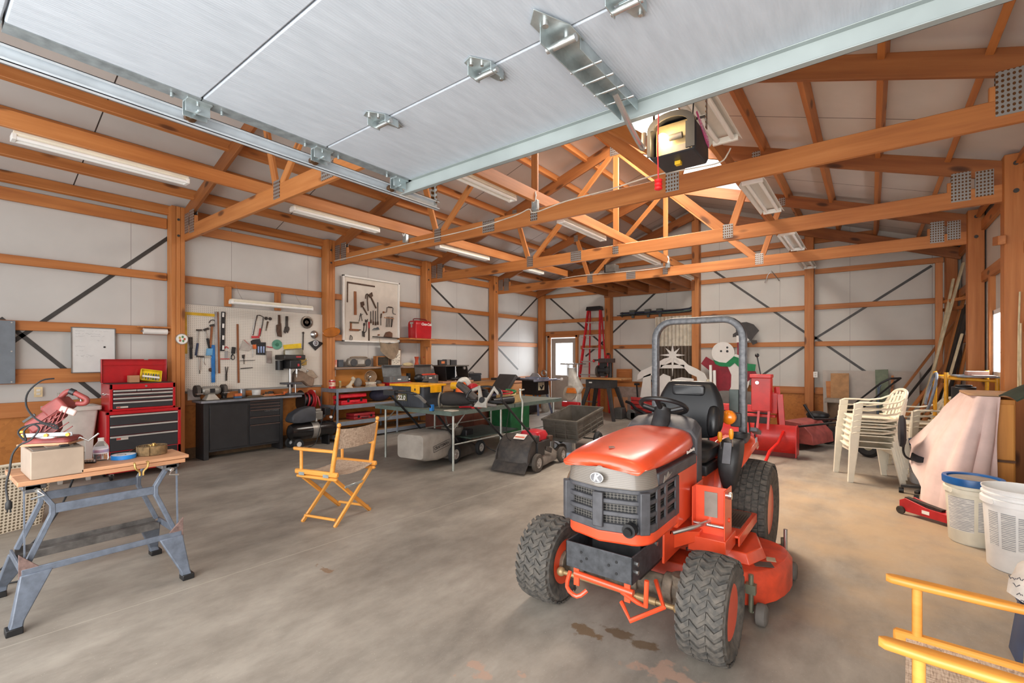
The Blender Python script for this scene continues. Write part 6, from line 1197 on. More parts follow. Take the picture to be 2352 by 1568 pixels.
small('tool_heap_bag', 'flat black tool bag under the drills on the table', 'bag', (-4.62, 5.02, ZT), B().loft([[(x, y, z) for x, y in rrect(w, d, .06, 4)] for w, d, z in ((.44, .34, 0), (.48, .38, .05), (.4, .3, .11))]), M('black nylon', '#2e2a29', .85, bump=.5, bs=14))
power_tool('cordless_drill', 'yellow and black cordless drill in the heap on the table', 1056, 912, M('yellow tool body', '#e3a81c', .4), 20, 1.15, .873)
power_tool('cordless_drill', 'red corded drill in the heap on the table', 1080, 917, M('red tool body', '#b5202a', .35), 160, 1.2, .873)
cs = thing('circular_saw', 'yellow and black circular saw on the table', 'power tool', (-4.3, 4.98, ZT), math.radians(25)); O('guard', B().cyl((0, -.03, .11), (0, .02, .11), .10, n=24), BLK, cs, bev=.006); O('motor', B().cyl((0, .02, .11), (0, .17, .12), .05, n=16), M('yellow tool body', '#e3a81c', .4), cs); O('shoe', B().b2(-.15, .14, -.08, .1, 0, .006), STEEL, cs); O('handle', B().tube(sm([(-.12, 0, .1), (-.13, 0, .19), (-.04, 0, .23), (.05, 0, .2)], 3), .02), BLK, cs)
small('hedge_trimmer_motor', 'dark grey tool body lying left of the mower handle', 'power tool', (-4.27, 4.72, ZT), B().cyl((-.1, -.05, .05), (.12, .05, .05), .05, n=14).b2(-.18, -.08, -.09, .0, 0, .06).cyl((.1, .04, .05), (.3, .12, .03), .02), M('grey tool body', '#6a6460', .5), .004)
small('red_jumper_cables', 'red cable clamps on the table near the circular saw', 'cable', (-4.25, 4.62, ZT), B().tube(sm([(-.1, -.1, .015), (0, .02, .015), (.1, -.06, .015), (.14, .08, .015), (.02, .12, .02)], 4), .012).box(.02, .12, .03, .12, .04, .03), REDT)
kc = thing('power_tool_case', 'black tool case standing open on the green table', 'case', (-4.78, 5.70, ZT), math.radians(-14)); O('lower_shell', B().b2(-.22, .22, -.16, .16, 0, .09), BLK, kc, bev=.008); O('lid', B().box(.0, .24, .25, .44, .05, .36, R('X', -38).to_3x3()), M('charcoal case lid', '#33302f', .55), kc, bev=.008); O('liner', B().b2(-.2, .2, -.14, .14, .09, .095), M('navy liner', '#2a3050', .6), kc); O('rim_strip', B().tube([(-.22, .16, .095), (-.22, -.16, .095), (.22, -.16, .095)], .006), M('orange trim', '#c9763a', .5), kc)
bx = thing('cardboard_box', 'open cardboard box with red and green cords on the table', 'box', (-4.36, 5.62, ZT), math.radians(10))
KR = M('kraft cardboard', '#b99a68', .8); O('carton', B().b2(-.13, .13, -.17, -.165, 0, .12).b2(-.13, .13, .165, .17, 0, .12).b2(-.13, -.125, -.17, .17, 0, .12).b2(.125, .13, -.17, .17, 0, .12).b2(-.13, .13, -.17, .17, 0, .005), KR, bx)
O('red_cord', B().tube(sm([(.08*math.cos(i*.8)*1.1, -.07+.07*math.sin(i*.8), .10+.006*i) for i in range(14)], 3), .014), M('red rope', '#b52a2e', .7), bx); O('green_cord', B().tube(sm([(.07*math.cos(i*.8), .06+.08*math.sin(i*.8), .11+.006*i) for i in range(14)], 3), .015), M('green rope', '#2c7a45', .7), bx)
O('cream_cord', B().tube(sm([(.1*math.cos(i*.8), .0+.1*math.sin(i*.8), .09+.004*i) for i in range(10)], 3), .010), M('cream rope', '#d6c48a', .7), bx)
small('paint_stick', 'yellow handled file lying on the table by the black case', 'file', (-4.35, 5.25, ZT), B().cyl((-.14, -.03, .012), (.0, 0, .012), .010).mat(1).cyl((0, 0, .012), (.12, .03, .012), .014), [IRON, M('yellow handle', '#d9a62a', .4)])
small('vise_lamp', 'black tube shaped lamp lying on the table', 'lamp', (-4.22, 5.3, ZT), B().cyl((-.05, -.18, .05), (.05, .16, .06), .045, .055, n=16), BLK)
small('paper_scrap', 'pale scrap of paper on the near corner of the table', 'paper', (-4.2, 4.22, ZT), B().b2(-.08, .08, -.05, .06, 0, .012), M('dusty paper', '#b8ad9c', .8), .002)
# under and behind the table
small('red_brown_cabinet', 'low red brown cabinet standing under the table by the shelves', 'cabinet', (-6.35, 6.6, 0), B().b2(-.35, .35, -.55, .55, .03, .62).b2(-.36, .36, -.57, .57, .62, .65).b2(.35, .36, -.5, -.02, .1, .58).b2(.35, .36, .02, .5, .1, .58), M('red brown wood', '#5b2f22', .5), .005)
small('green_bin', 'dark green bin behind the green table', 'bin', (-5.66, 7.3, 0), B().b2(-.28, .28, -.3, .3, 0, .52), M('deep green plastic', '#12592f', .5), .02)
# ================================================================ mowers
def mwheel(par, x, y, r, w, tm, hm):
    o = O('wheel', B().lathe([(r*.55, -w/2), (r*.9, -w/2), (r, -w*.3), (r, w*.3), (r*.9, w/2), (r*.55, w/2)], at=(x, y, r), ax=(1, 0, 0), n=30, closed=True), tm, par)
    h = B().lathe([(r*.62, -w*.45), (r*.62, w*.45), (r*.5, w*.5), (r*.42, w*.3), (r*.2, w*.3), (r*.14, w*.55), (.001, w*.58)], at=(x, y, r), ax=(1 if x > 0 else -1, 0, 0), n=24)
    for i in range(7):
        a = i*2*PI/7; h.box(x+(w*.36 if x > 0 else -w*.36), y+.36*r*math.cos(a), r+.36*r*math.sin(a), .01, r*.34, .016, R('X', math.degrees(a)).to_3x3())
    O('wheel_hub', h, hm, o); return o
HUB = M('pale grey hub', '#a8a199', .5); MD = M('dusty mower black', '#2c2928', .6, var=.3, vs=12, col2='#453e38'); MGR = M('grey deck casting', '#6f675f', .6, var=.15)
def deck_(par, m, hgt=.20):
    o = [(-.25, -.30), (.25, -.30), (.27, 0), (.24, .30), (.12, .40), (-.12, .40), (-.24, .30), (-.27, 0)]; o = [(p.x, p.y) for p in sm([(x, y, 0) for x, y in o], 3, True)]
    return O('deck', B().loft([[(x, y, .06) for x, y in o], [(x, y, .12) for x, y in o], [(x*.9, y*.92, .16) for x, y in o], [(x*.7, y*.75, hgt) for x, y in o], [(x*.6, y*.62, hgt+.02) for x, y in o]]), m, par, ang=60)
ma = thing('lawn_mower', 'lawn mower with a red engine and black rear chute, nearest the tractor', 'lawn mower', (-3.62, 5.16, 0), math.radians(5))
deck_(ma, MGR, .22)
for x, y, r in ((.275, -.33, .115), (-.275, -.33, .115), (.27, .36, .105), (-.27, .36, .105)): mwheel(ma, x, y, r, .055, M('worn brown tire', '#4b443d', .8), HUB)
ch = B(); rows = []
for a in range(9):
    q = PI/2*a/8; rows.append([(x, -.22-.30*math.sin(q)*(1-.12*abs(x/.23)**3), .13+.30*math.cos(q)) for x in [-.24+.48*j/8 for j in range(9)]])
ch.sheet(rows, .012); ch.prism([(-.22, .13), (-.52, .13), (-.49, .26), (-.40, .37), (-.30, .42), (-.22, .43)], .012, Matrix(((0, 0, 1, -.24), (1, 0, 0, 0), (0, 1, 0, 0), (0, 0, 0, 1)))); ch.prism([(-.22, .13), (-.52, .13), (-.49, .26), (-.40, .37), (-.30, .42), (-.22, .43)], .012, Matrix(((0, 0, 1, .228), (1, 0, 0, 0), (0, 1, 0, 0), (0, 0, 0, 1))))
O('rear_chute', ch, MD, ma); O('trail_flap', B().sheet([[(x, -.50-.10*a, .14-.12*a) for x in (-.25, -.1, .1, .25)] for a in (0, .5, 1)], .008), MD, ma)
O('warning_sticker', B().box(.03, -.34, .425, .16, .10, .004, R('X', 30).to_3x3()), M('white sticker', '#ded5cb', .5), ma); O('sticker_stripe', B().box(.03, -.352, .421, .14, .02, .004, R('X', 30).to_3x3()), M('orange stripe', '#d8694a', .5), ma)
O('engine', B().cyl((0, .06, .22), (0, .06, .34), .13, n=24).b2(.08, .2, -.02, .16, .24, .34), BLK, ma, bev=.008)
O('engine_cover', B().loft([[(x, y+.06, z) for x, y in rrect(w, d, .06, 4)] for w, d, z in ((.30, .30, .33), (.31, .31, .40), (.26, .27, .45), (.16, .18, .46))]), M('red engine cover', '#c01f2c', .35, coat=.3), ma, bev=.004); O('muffler', B().b2(.12, .2, .14, .24, .30, .38), RUSTI, ma, bev=.01); O('fuel_cap', B().cyl((-.06, .0, .45), (-.06, .0, .49), .03), BLK, ma)
for s in (-1, 1):
    O('handle_bar', B().tube([(s*.25, -.22, .30), (s*.25, -.55, .56), (s*.245, -1.05, .93)], .014), BLK, ma); O('handle_bracket', B().b2(s*.235, s*.265, -.30, -.12, .18, .36), BLK, ma, bev=.004); O('height_lever', B().box(s*.26, .0, .23, .02, .16, .06, R('X', -20).to_3x3()), MD, ma, bev=.005)
O('handle_top', B().tube(sm([(-.245, -1.05, .93), (-.245, -1.10, .97), (-.2, -1.05, 1.06), (0, -1.02, 1.10), (.2, -1.05, 1.06), (.245, -1.10, .97), (.245, -1.05, .93)], 4), .013).cyl((-.245, -1.05, .93), (.245, -1.05, .93), .016), BLK, ma)
cpn = [(-.10, -.10), (-.06, -.02), (-.11, .12), (-.19, .09), (-.20, .12), (-.10, .17), (-.02, .02), (.05, .02), (.10, .17), (.19, .09), (.18, .06), (.11, .12), (.06, -.02), (.08, -.10)]
O('control_panel', B().prism(cpn, .03, T(0, -1.09, .95) @ R('X', 62)), M('silver grey plastic', '#a9a49b', .4, .2), ma, bev=.006); O('speed_dial', B().cyl((0, -1.115, .945), (0, -1.14, .955), .035, n=20), BLK, ma)
O('throttle_cable', B().tube(sm([(.22, -.9, .82), (.05, -.7, .5), (-.1, -.3, .35), (-.05, -.05, .34)], 4), .004), CORD, ma)
mb_ = thing('lawn_mower', 'lawn mower with a grey fabric grass bag under the green table', 'lawn mower', (-4.80, 4.83, 0), math.radians(9))
deck_(mb_, M('dusty dark deck', '#4d443c', .7), .2)
for x, y, r in ((.27, -.30, .125), (-.27, -.30, .125), (.26, .36, .11), (-.26, .36, .11)): mwheel(mb_, x, y, r, .055, RUB, HUB)
O('grass_bag', B().loft([[(x, y, z) for x, z in rrect(w, h, .05, 4, 0, zc)] for y, w, h, zc in ((-.26, .42, .30, .27), (-.40, .46, .36, .28), (-.60, .48, .37, .28), (-.82, .46, .34, .29), (-.89, .42, .30, .30))]), M('grey bag cloth', '#9d958b', .85, var=.12, vs=5, bump=.25, bs=8), mb_, ang=60)
O('bag_shell', B().b2(-.23, .23, -.32, -.22, .12, .44), MD, mb_, bev=.02)
tx = B(); mbg = Matrix(((0, 0, 1, .243), (1, 0, 0, -.55), (0, 1, 0, .28), (0, 0, 0, 1))) @ R('Z', 8)
tx.text('CRAFTSMAN', .055, mbg, .002, 0, .001); tx.T = mbg; tx.b2(-.18, .18, .036, .041, 0, .003).b2(-.18, .18, -.041, -.036, 0, .003).b2(-.18, -.175, -.04, .04, 0, .003).b2(.175, .18, -.04, .04, 0, .003); O('bag_lettering', tx, M('faded black print', '#4b4642', .7), mb_)
O('engine', B().cyl((0, .08, .2), (0, .08, .34), .13, n=24).b2(.06, .22, .06, .24, .24, .40), BLK, mb_, bev=.01)
O('engine_shroud', B().lathe([(.001, .46), (.1, .455), (.155, .44), (.16, .40), (.13, .33)], at=(0, .02, 0), n=28), M('dusty shroud', '#6f665b', .6), mb_); O('fuel_cap', B().cyl((.08, -.02, .45), (.08, -.02, .50), .045, n=20), M('tan cap', '#a89a85', .5), mb_); O('starter_rod', B().cyl((.0, -.1, .46), (.06, -.25, .70), .012).ball((0, -.1, .47), .025), STEEL, mb_)
for s in (-1, 1): O('handle_bar', B().tube([(s*.25, -.20, .28), (s*.25, -.55, .60), (s*.25, -.78, .80), (s*.24, -1.02, .97)], .015), BLK, mb_)
O('handle_top', B().tube(sm([(-.24, -1.02, .97), (-.24, -1.10, 1.0), (-.15, -1.13, 1.01), (.15, -1.13, 1.01), (.24, -1.10, 1.0), (.24, -1.02, .97)], 4), .016).b2(-.2, -.02, -1.16, -1.09, .97, 1.03), BLK, mb_); O('silver_grip', B().tube([(.24, -1.08, .99), (.25, -1.0, .95), (.25, -.9, .88)], .02), M('silver wrap', '#9b9a97', .35, .5), mb_); O('blue_clip', B().b2(.235, .275, -.80, -.75, .76, .84), BLU, mb_, bev=.004)
# ================================================================ dump cart with a plastic bin
ct = thing('utility_cart', 'dark grey plastic bin on a small cart behind the mower', 'cart', (-3.47, 6.16, 0), math.radians(2))
CG = M('weathered grey bin', '#5d574f', .7, var=.2, vs=6, col2='#484239'); CT = T(0, 0, .19) @ R('X', 8.6)
cbx = B(); cbx.T = CT; L, Wd, Hh = .93, .61, .30
cbx.loft([[(x, y, 0) for x, y in ((-Wd+.03, .03), (-.03, .03), (-.03, L-.03), (-Wd+.03, L-.03))], [(x, y, Hh) for x, y in ((-Wd, 0), (0, 0), (0, L), (-Wd, L))], [(x, y, Hh) for x, y in ((-Wd+.025, .025), (-.025, .025), (-.025, L-.025), (-Wd+.025, L-.025))], [(x, y, .02) for x, y in ((-Wd+.05, .05), (-.05, .05), (-.05, L-.05), (-Wd+.05, L-.05))]])
O('bin', cbx, CG, ct, bev=.004)
rbx = B(); rbx.T = CT
for z in (.0, .07, .14, .21): rbx.b2(-Wd+.01, -.01, .005-.0*z, .03, z, z+.016).b2(-.03, -.004, .01, L-.01, z, z+.016).b2(-Wd+.004, -Wd+.03, .01, L-.01, z, z+.016)
for i in range(4): rbx.b2(-Wd+.01+(Wd-.04)*i/3, -Wd+.03+(Wd-.04)*i/3, .004, .03, 0, Hh)
for i in range(5): rbx.b2(-.03, -.003, .01+(L-.04)*i/4, .03+(L-.04)*i/4, 0, Hh); rbx.b2(-Wd+.003, -Wd+.03, .01+(L-.04)*i/4, .03+(L-.04)*i/4, 0, Hh)
rbx.b2(-Wd-.012, .012, -.012, .012, Hh-.03, Hh).b2(-.012, .012, 0, L, Hh-.03, Hh).b2(-Wd-.012, -Wd+.012, 0, L, Hh-.03, Hh).b2(-Wd, 0, L-.012, L+.012, Hh-.03, Hh); O('ribs', rbx, CG, ct, bev=.002)
fb = B(); fb.T = CT; fb.b2(-Wd+.06, -.06, .05, .10, -.06, 0).b2(-Wd+.06, -.06, L-.2, L-.15, -.09, 0).b2(-.12, -.08, .05, L-.1, -.04, 0).b2(-Wd+.08, -Wd+.12, .05, L-.1, -.04, 0); O('cart_frame', fb, M('galvanised cart frame', '#8b8a86', .4, .6), ct)
for x in (-Wd-.03, .03): w_ = O('wheel', B().lathe([(.05, -.03), (.11, -.035), (.13, 0), (.11, .035), (.05, .03)], at=(x, .62, .132), ax=(1, 0, 0), n=24, closed=True), RUB, ct); O('wheel_hub', B().cyl((x-.02, .62, .132), (x+.02, .62, .132), .055, n=18), HUB, w_)
O('stand_leg', B().b2(-Wd+.1, -Wd+.14, .06, .10, 0, .16).b2(-.14, -.10, .06, .10, 0, .16), STEEL, ct); O('axle', B().cyl((-Wd, .62, .132), (0, .62, .132), .012), STEEL, ct)
O('pull_handle', B().cyl((-Wd/2, .05, .17), (-Wd/2-.3, -.75, .03), .012), BLK, ct) if False else None
small('blue_tarp', 'crumpled pale blue tarp on the floor in front of the bin cart', 'tarp', (-3.42, 5.85, 0), B().loft([[(.17*c*s, .13*d*s, z) for c, d in [(math.cos(i*PI/10)*(1+.2*math.sin(i*3.3)), math.sin(i*PI/10)*(1+.2*math.cos(i*2.1))) for i in range(20)]] for s, z in ((1, 0), (.85, .03), (.5, .055), (.15, .045))]), M('pale blue tarp', '#7f9cbc', .6, bump=.3, bs=20))
tag(O('extension_cord', B().tube(sm([(-4.4, 5.0, .30), (-4.35, 5.2, .1), (-4.2, 5.6, .008), (-3.9, 6.0, .008), (-4.1, 6.6, .008), (-4.5, 6.9, .008)], 5), .006), CORD), 'thin black cord on the floor under the green table', 'cord')
# ================================================================ rough lumber bench in the rear left
LUM = wood('rough bench lumber', '#c48f57', '#b07c46', '#94632f')
rbn = thing('lumber_workbench', 'rough lumber work bench along the rear of the left wall', 'workbench', (-7.36, 8.05, 0))
O('bench_top', B().b2(-.13, .29, -1.22, 1.25, .86, .90), wood('bench planks', '#a97d52', '#96693f', '#7d5531', axis=1), rbn, bev=.003)
beam('apron', (.27, -1.22, .80), (.27, 1.25, .80), .04, .14, LUM, rbn)
for y in (-1.15, 0, 1.18):
    for x in (-.09, .23): beam('leg', (x, y, 0), (x, y, .86), .09, .09, LUM, rbn, up=(1, 0, 0))
O('raised_plank', B().b2(.0, .30, -1.2, -.25, .90, .94), PLY, rbn, bev=.002)
rt = thing('router_table', 'black router table with a grey fence on the lumber bench', 'router table', (-7.33, 7.35, .94))
O('table_top', B().b2(-.2, .22, -.36, .36, .31, .335), M('grey router top', '#6a645c', .4, .3), rt, bev=.003)
O('side_panel', B().loft([[(-.18, -.34, .31), (.18, -.34, .31), (.15, -.28, 0), (-.15, -.28, 0)], [(-.18, -.32, .31), (.18, -.32, .31), (.15, -.26, 0), (-.15, -.26, 0)]]), BLK, rt); O('side_panel', B().loft([[(-.18, .34, .31), (.18, .34, .31), (.2, .40, .02), (-.15, .40, .02)], [(-.18, .32, .31), (.18, .32, .31), (.2, .38, .02), (-.15, .38, .02)]]), M('dark brown panel', '#3c332c', .5), rt); O('back_panel', B().b2(-.18, -.17, -.3, .34, 0, .31), BLK, rt)
O('fence', B().b2(-.12, -.06, -.28, .26, .335, .45).b2(-.2, -.06, -.06, .07, .335, .46), M('dark fence', '#3d3a38', .45), rt, bev=.004); O('fence_label', B().b2(-.06, -.057, -.22, -.12, .37, .42), M('orange label', '#d97b45', .5), rt); O('fence_face', B().b2(-.06, -.05, -.06, .03, .34, .46), STEEL, rt)
O('front_post', B().cyl((.17, -.02, .0), (.17, -.02, .31), .012), STEEL, rt); O('switch_knob', B().cyl((.19, .22, .27), (.22, .22, .27), .03, n=14), M('grey knob', '#8b857e', .5), rt)
small('black_tool_bag', 'black tool bag under the router table', 'bag', (-7.2, 7.42, .942), B().ball((0, 0, .04), (.09, .2, .05), 14, 8), BLK)
bk = thing('black_tool_box', 'small black tool box right of the router table on the lumber bench', 'tool box', (-7.3, 8.0, .902)); O('body', B().b2(-.12, .12, -.2, .2, 0, .14), BLK, bk, bev=.008); O('lid', B().loft([[(-.13, y, .14), (.13, y, .14), (.11, y, .18), (-.11, y, .18)] for y in (-.21, .21)]), BLK, bk, bev=.004); O('handle', B().tube([(0, -.08, .18), (0, -.06, .205), (0, .06, .205), (0, .08, .18)], .007), BLK, bk)
small('grey_pad', 'light grey sanding pad box left of the small black tool box', 'box', (-7.18, 7.72, .902), B().b2(-.05, .05, -.08, .08, 0, .09), M('light grey box', '#88847f', .6), .003)
tray = thing('tile_saw_tray', 'black and silver tool rail lying across the end of the lumber bench', 'rail', (-7.15, 9.1, .902)); O('body', B().b2(-.14, .14, -.42, .4, 0, .05), M('dark brown tray', '#2e2723', .6), tray, bev=.004)
ms = thing('table_saw', 'black table saw with a white switch plate beside the rear door corner', 'table saw', (-6.85, 9.95, 0)); 
O('cabinet', B().b2(-.24, .24, -.28, .24, .50, .86), BLK, ms, bev=.006); O('saw_top', B().b2(-.36, .34, -.42, .32, .86, .895), M('cast saw top', '#6d7078', .3, .7), ms, bev=.003); O('fence_rail', B().b2(.34, .38, -.6, .42, .85, .90).b2(-.3, .4, -.05, .0, .895, .945).b2(-.34, .36, -.46, -.40, .895, .93), M('pale blue rail', '#a9b3c8', .3, .6), ms, bev=.004)
O('switch_plate', B().b2(.24, .25, -.24, .02, .62, .82), M('cream switch plate', '#cfc4a8', .5), ms); O('switch', B().tube([(.26, -.18, .72), (.27, -.13, .66), (.27, -.06, .74)], .02), BLK, ms)
for x in (-.24, .24):
    for y in (-.26, .24): O('stand_leg', B().bar((x*.85, y*.85, .5), (x*1.25, y*1.25, 0), .05, .02, (0, 1, 0)), M('blue grey stand', '#77809a', .5, .2), ms)
O('guard', B().prism([(-.2, 0), (.15, 0), (.05, .09), (-.1, .1)], .02, Matrix(((1, 0, 0, 0), (0, 0, 1, 0), (0, 1, 0, .945), (0, 0, 0, 1)))), M('grey guard', '#8e8b8a', .4), ms)
hn_ = thing('pipe_horn', 'white ended silver bar sticking out toward the rear door', 'bar', (-6.75, 10.35, .86)); O('rod', B().cyl((-.1, -.1, 0), (.28, .2, .01), .016), M('lavender steel', '#b8bccb', .3, .6), hn_); O('white_ball', B().ball((.3, .215, .01), .045), WHT, hn_)
small('dust_bag', 'tall pale cloth dust bag behind the table saw', 'dust bag', (-6.92, 10.5, 0), B().loft([[(.12*s*math.cos(i*PI/8), .12*s*math.sin(i*PI/8), z) for i in range(16)] for s, z in ((.8, 0), (1, .1), (1.05, .4), (.8, .7), (.4, .84))]), M('pale bag cloth', '#b5b0a4', .9, bump=.3, bs=10))
small('pipe_coil', 'coil of grey wire hanging on the rear corner post', 'coil', (-7.42, 11.1, 1.0), B().tube([(.08*math.cos(i*.6), .05+.002*i, .08*math.sin(i*.6)) for i in range(40)], .006), M('grey wire', '#7d756c', .5))
for i, (x, lb_) in enumerate(((-6.95, 'small machine base with castors under the table saw'), (-7.3, 'black motor on the floor under the lumber bench'))): small('machine_base', lb_, 'machine', (x, 9.8 if i == 0 else 8.7, 0), B().b2(-.14, .14, -.16, .16, .04, .22).cyl((-.1, -.17, .05), (-.1, .17, .05), .05).ball((0, 0, .26), (.08, .1, .08)), [BLK], .004)
# ================================================================ far wall: ladder, saws, panels
lad = thing('step_ladder', 'tall red fibreglass step ladder by the far wall', 'ladder', (-5.68, 10.92, 0))
for s in (-1, 1):
    O('side_rail', B().loft([[(s*a-.02, b-.04, z), (s*a+.02, b-.04, z), (s*a+.02, b+.035, z), (s*a-.02, b+.035, z)] for a, b, z in ((.34, -.42, 0), (.17, .0, 2.70))]), M('red fibreglass', '#c4202a', .35), lad)
    O('rear_rail', B().bar((s*.30, .26, 0), (s*.16, .08, 2.66), .03, .03, (1, 0, 0)), M('red fibreglass', '#c4202a', .35), lad)
for i in range(7):
    z = .34+.335*i; f = z/2.7; O('step', B().b2(-.34+.17*f, .34-.17*f, -.46+.42*f, -.36+.42*f, z-.02, z+.01), STEEL, lad)
O('top_cap', B().loft([[(-.21, -.09, 2.66), (.21, -.09, 2.66), (.21, .12, 2.66), (-.21, .12, 2.66)], [(-.19, -.08, 2.76), (.19, -.08, 2.76), (.19, .11, 2.76), (-.19, .11, 2.76)]]), BLK, lad, bev=.01)
for z in (1.2, 1.95): O('spreader', B().bar((-.2, -.2*z/1.2, z), (-.2, .15, z), .02, .006), STEEL, lad)
ra = thing('radial_arm_saw', 'radial arm saw on a dark four legged stand with a wooden table', 'radial saw', (-5.05, 10.12, 0))
O('saw_table', B().b2(-.50, .60, -.28, .30, .93, .965), LUM, ra, bev=.003); O('stand_head', B().b2(-.33, .28, -.22, .22, .72, .92), M('dark stand steel', '#3d3a39', .45, .3), ra, bev=.006); O('stand_badge', B().b2(-.24, -.16, -.226, -.22, .84, .87), WHT, ra)
for x in (-1, 1):
    for y in (-1, 1): O('stand_leg', B().loft([[(x*.26-.05, y*.2-.03, .74), (x*.26+.05, y*.2-.03, .74), (x*.26+.05, y*.2+.03, .74), (x*.26-.05, y*.2+.03, .74)], [(x*.46-.035, y*.36-.025, 0), (x*.46+.035, y*.36-.025, 0), (x*.46+.035, y*.36+.025, 0), (x*.46-.035, y*.36+.025, 0)]]), M('dark stand steel', '#3d3a39', .45, .3), ra, bev=.004)
O('saw_column', B().cyl((.1, .2, .96), (.1, .2, 1.38), .05, n=14), BLK, ra); O('saw_arm', B().b2(.0, .2, -.22, .28, 1.32, 1.42).b2(-.32, .05, .12, .2, 1.36, 1.40), M('dark brown casting', '#3a2a28', .4), ra, bev=.01); O('saw_motor', B().cyl((-.12, -.05, 1.14), (.16, -.05, 1.14), .09, n=16).b2(-.02, .1, -.12, .05, 1.0, 1.32), BLK, ra, bev=.006); O('saw_guard', B().cyl((-.1, -.05, 1.12), (-.06, -.05, 1.12), .14, n=20), M('dark guard steel', '#55504c', .4, .5), ra); O('red_knob', B().ball((-.3, .14, 1.36), .035), REDT, ra)
mt = thing('scroll_saw', 'tall white machine with an orange wheel guard left of the radial saw', 'machine', (-5.52, 9.58, 0))
O('pedestal', B().b2(-.12, .14, -.12, .14, 0, .62), M('white machine paint', '#c9c6bd', .45), mt, bev=.02); O('body', B().loft([[(x, y, z) for x, y in rrect(w, .2, .05, 3, c, 0)] for c, w, z in ((.0, .3, .60), (.05, .36, .75), (.0, .22, .95), (-.04, .16, 1.2))]), M('white machine paint', '#c9c6bd', .45), mt, ang=60)
O('tilt_table', B().b2(-.24, .22, -.2, .2, 1.28, 1.31), STEEL, mt, bev=.004); O('table_post', B().cyl((-.15, 0, 1.0), (-.15, 0, 1.28), .025).cyl((.1, 0, 1.0), (.1, 0, 1.28), .025), STEEL, mt)
O('wheel_guard', B().cyl((-.02, -.16, .62), (-.02, -.11, .62), .17, n=24), M('smoky guard', '#a79c8c', .4), mt); O('orange_cover', B().prism([(-.1, .62), (.16, .62), (.12, .74), (-.06, .74)], .06, Matrix(((1, 0, 0, 0), (0, 0, -1, -.13), (0, 1, 0, 0), (0, 0, 0, 1)))), M('orange cover', '#d8772a', .4), mt, bev=.006); O('red_base', B().b2(-.2, .25, -.22, -.1, .30, .42), REDT, mt, bev=.02)
fe = thing('fire_extinguisher', 'small red fire extinguisher on the post behind the ladder', 'fire extinguisher', (-5.44, YF-.26, 1.22)); O('cylinder', B().lathe([(.001, 0), (.05, 0), (.055, .02), (.055, .24), (.03, .29), (.02, .3)], n=18), REDT, fe); O('valve', B().b2(-.02, .05, -.02, .02, .30, .34).tube([(.02, 0, .32), (.07, 0, .3), (.07, 0, .1)], .008), BLK, fe)
def far(name, label, cat, u, v, y): 
    k = Tool.__new__(Tool); k.p = py(u, v, y); k.x = y
    k.q = lambda a, b, d=0.: Vector((py(a, b, y).x-k.p.x, py(a, b, y).z-k.p.z, d))
    k.fl = lambda a: (a, V0+HC*FPX/(y*_c-py(a, 900, y).x*_s)-1)
    k.r = thing(name, label, cat, k.p, 0, None, rot=(PI/2, 0, 0)); return k
yw = YF-.07
k = far('cabinet_door', 'orange wooden cabinet door leaning on the far wall', 'cabinet door', 1434, 876, yw-.02); k.poly('panel', ((1417, 847), (1452, 847), (1452, 876), (1417, 876)), PINE, d=.02); k.poly('raised_panel', ((1422, 851), (1447, 851), (1447, 872), (1422, 872)), PINE, .02, .008, .004)
k = far('plywood_offcut', 'tan plywood sheet leaning below the cabinet door', 'plywood', 1425, 950, 11.1); k.poly('sheet', ((1411, 911), (1442, 912), (1440, 958), (1410, 956)), PLY, d=.012)
k = far('grey_board', 'large grey board on the far wall behind the radial saw stand', 'board', 1450, 900, yw+.03); k.poly('sheet', ((1418, 878), (1500, 876), (1500, 962), (1418, 962)), M('mauve grey board', '#a08f86', .7), d=.01)
k = far('plunger', 'black handled tool standing in front of the grey board', 'tool', 1464, 920, 11.1); k.bar('handle', (1463, 884), (1467, 935), .03, BLK, d=.03); k.bar('cross_grip', (1458, 882), (1469, 882), .05, BLK, d=.04)
en = thing('small_engine', 'heap of dark engine parts on the floor left of the steering wheel', 'engine', (-4.55, 10.35, 0)); O('block', B().b2(-.25, -.05, -.15, .1, 0, .26).cyl((.15, -.1, .12), (.15, .15, .12), .12), M('dark grey engine', '#4b4a48', .6, .2), en, bev=.02); O('frame', B().tube(sm([(-.05, .1, .4), (.1, .05, .36), (.25, 0, .25), (.45, -.05, .18), (.6, 0, .05)], 3), .035).box(.35, 0, .1, .4, .2, .14), BLK, en)
k = far('red_crate', 'red slatted crate behind the steering wheel', 'crate', 1480, 950, 10.75)
for i in range(5): k.poly('slat', ((1450, 911+9*i), (1516, 916+8.4*i), (1516, 922+8.4*i), (1450, 918+9*i)), M('red slats', '#b0302c', .5), .002*(i % 2), .03)
k.poly('back_panel', ((1450, 911), (1516, 916), (1516, 955), (1450, 956)), M('dark red panel', '#7c2420', .6), -.02, .02)
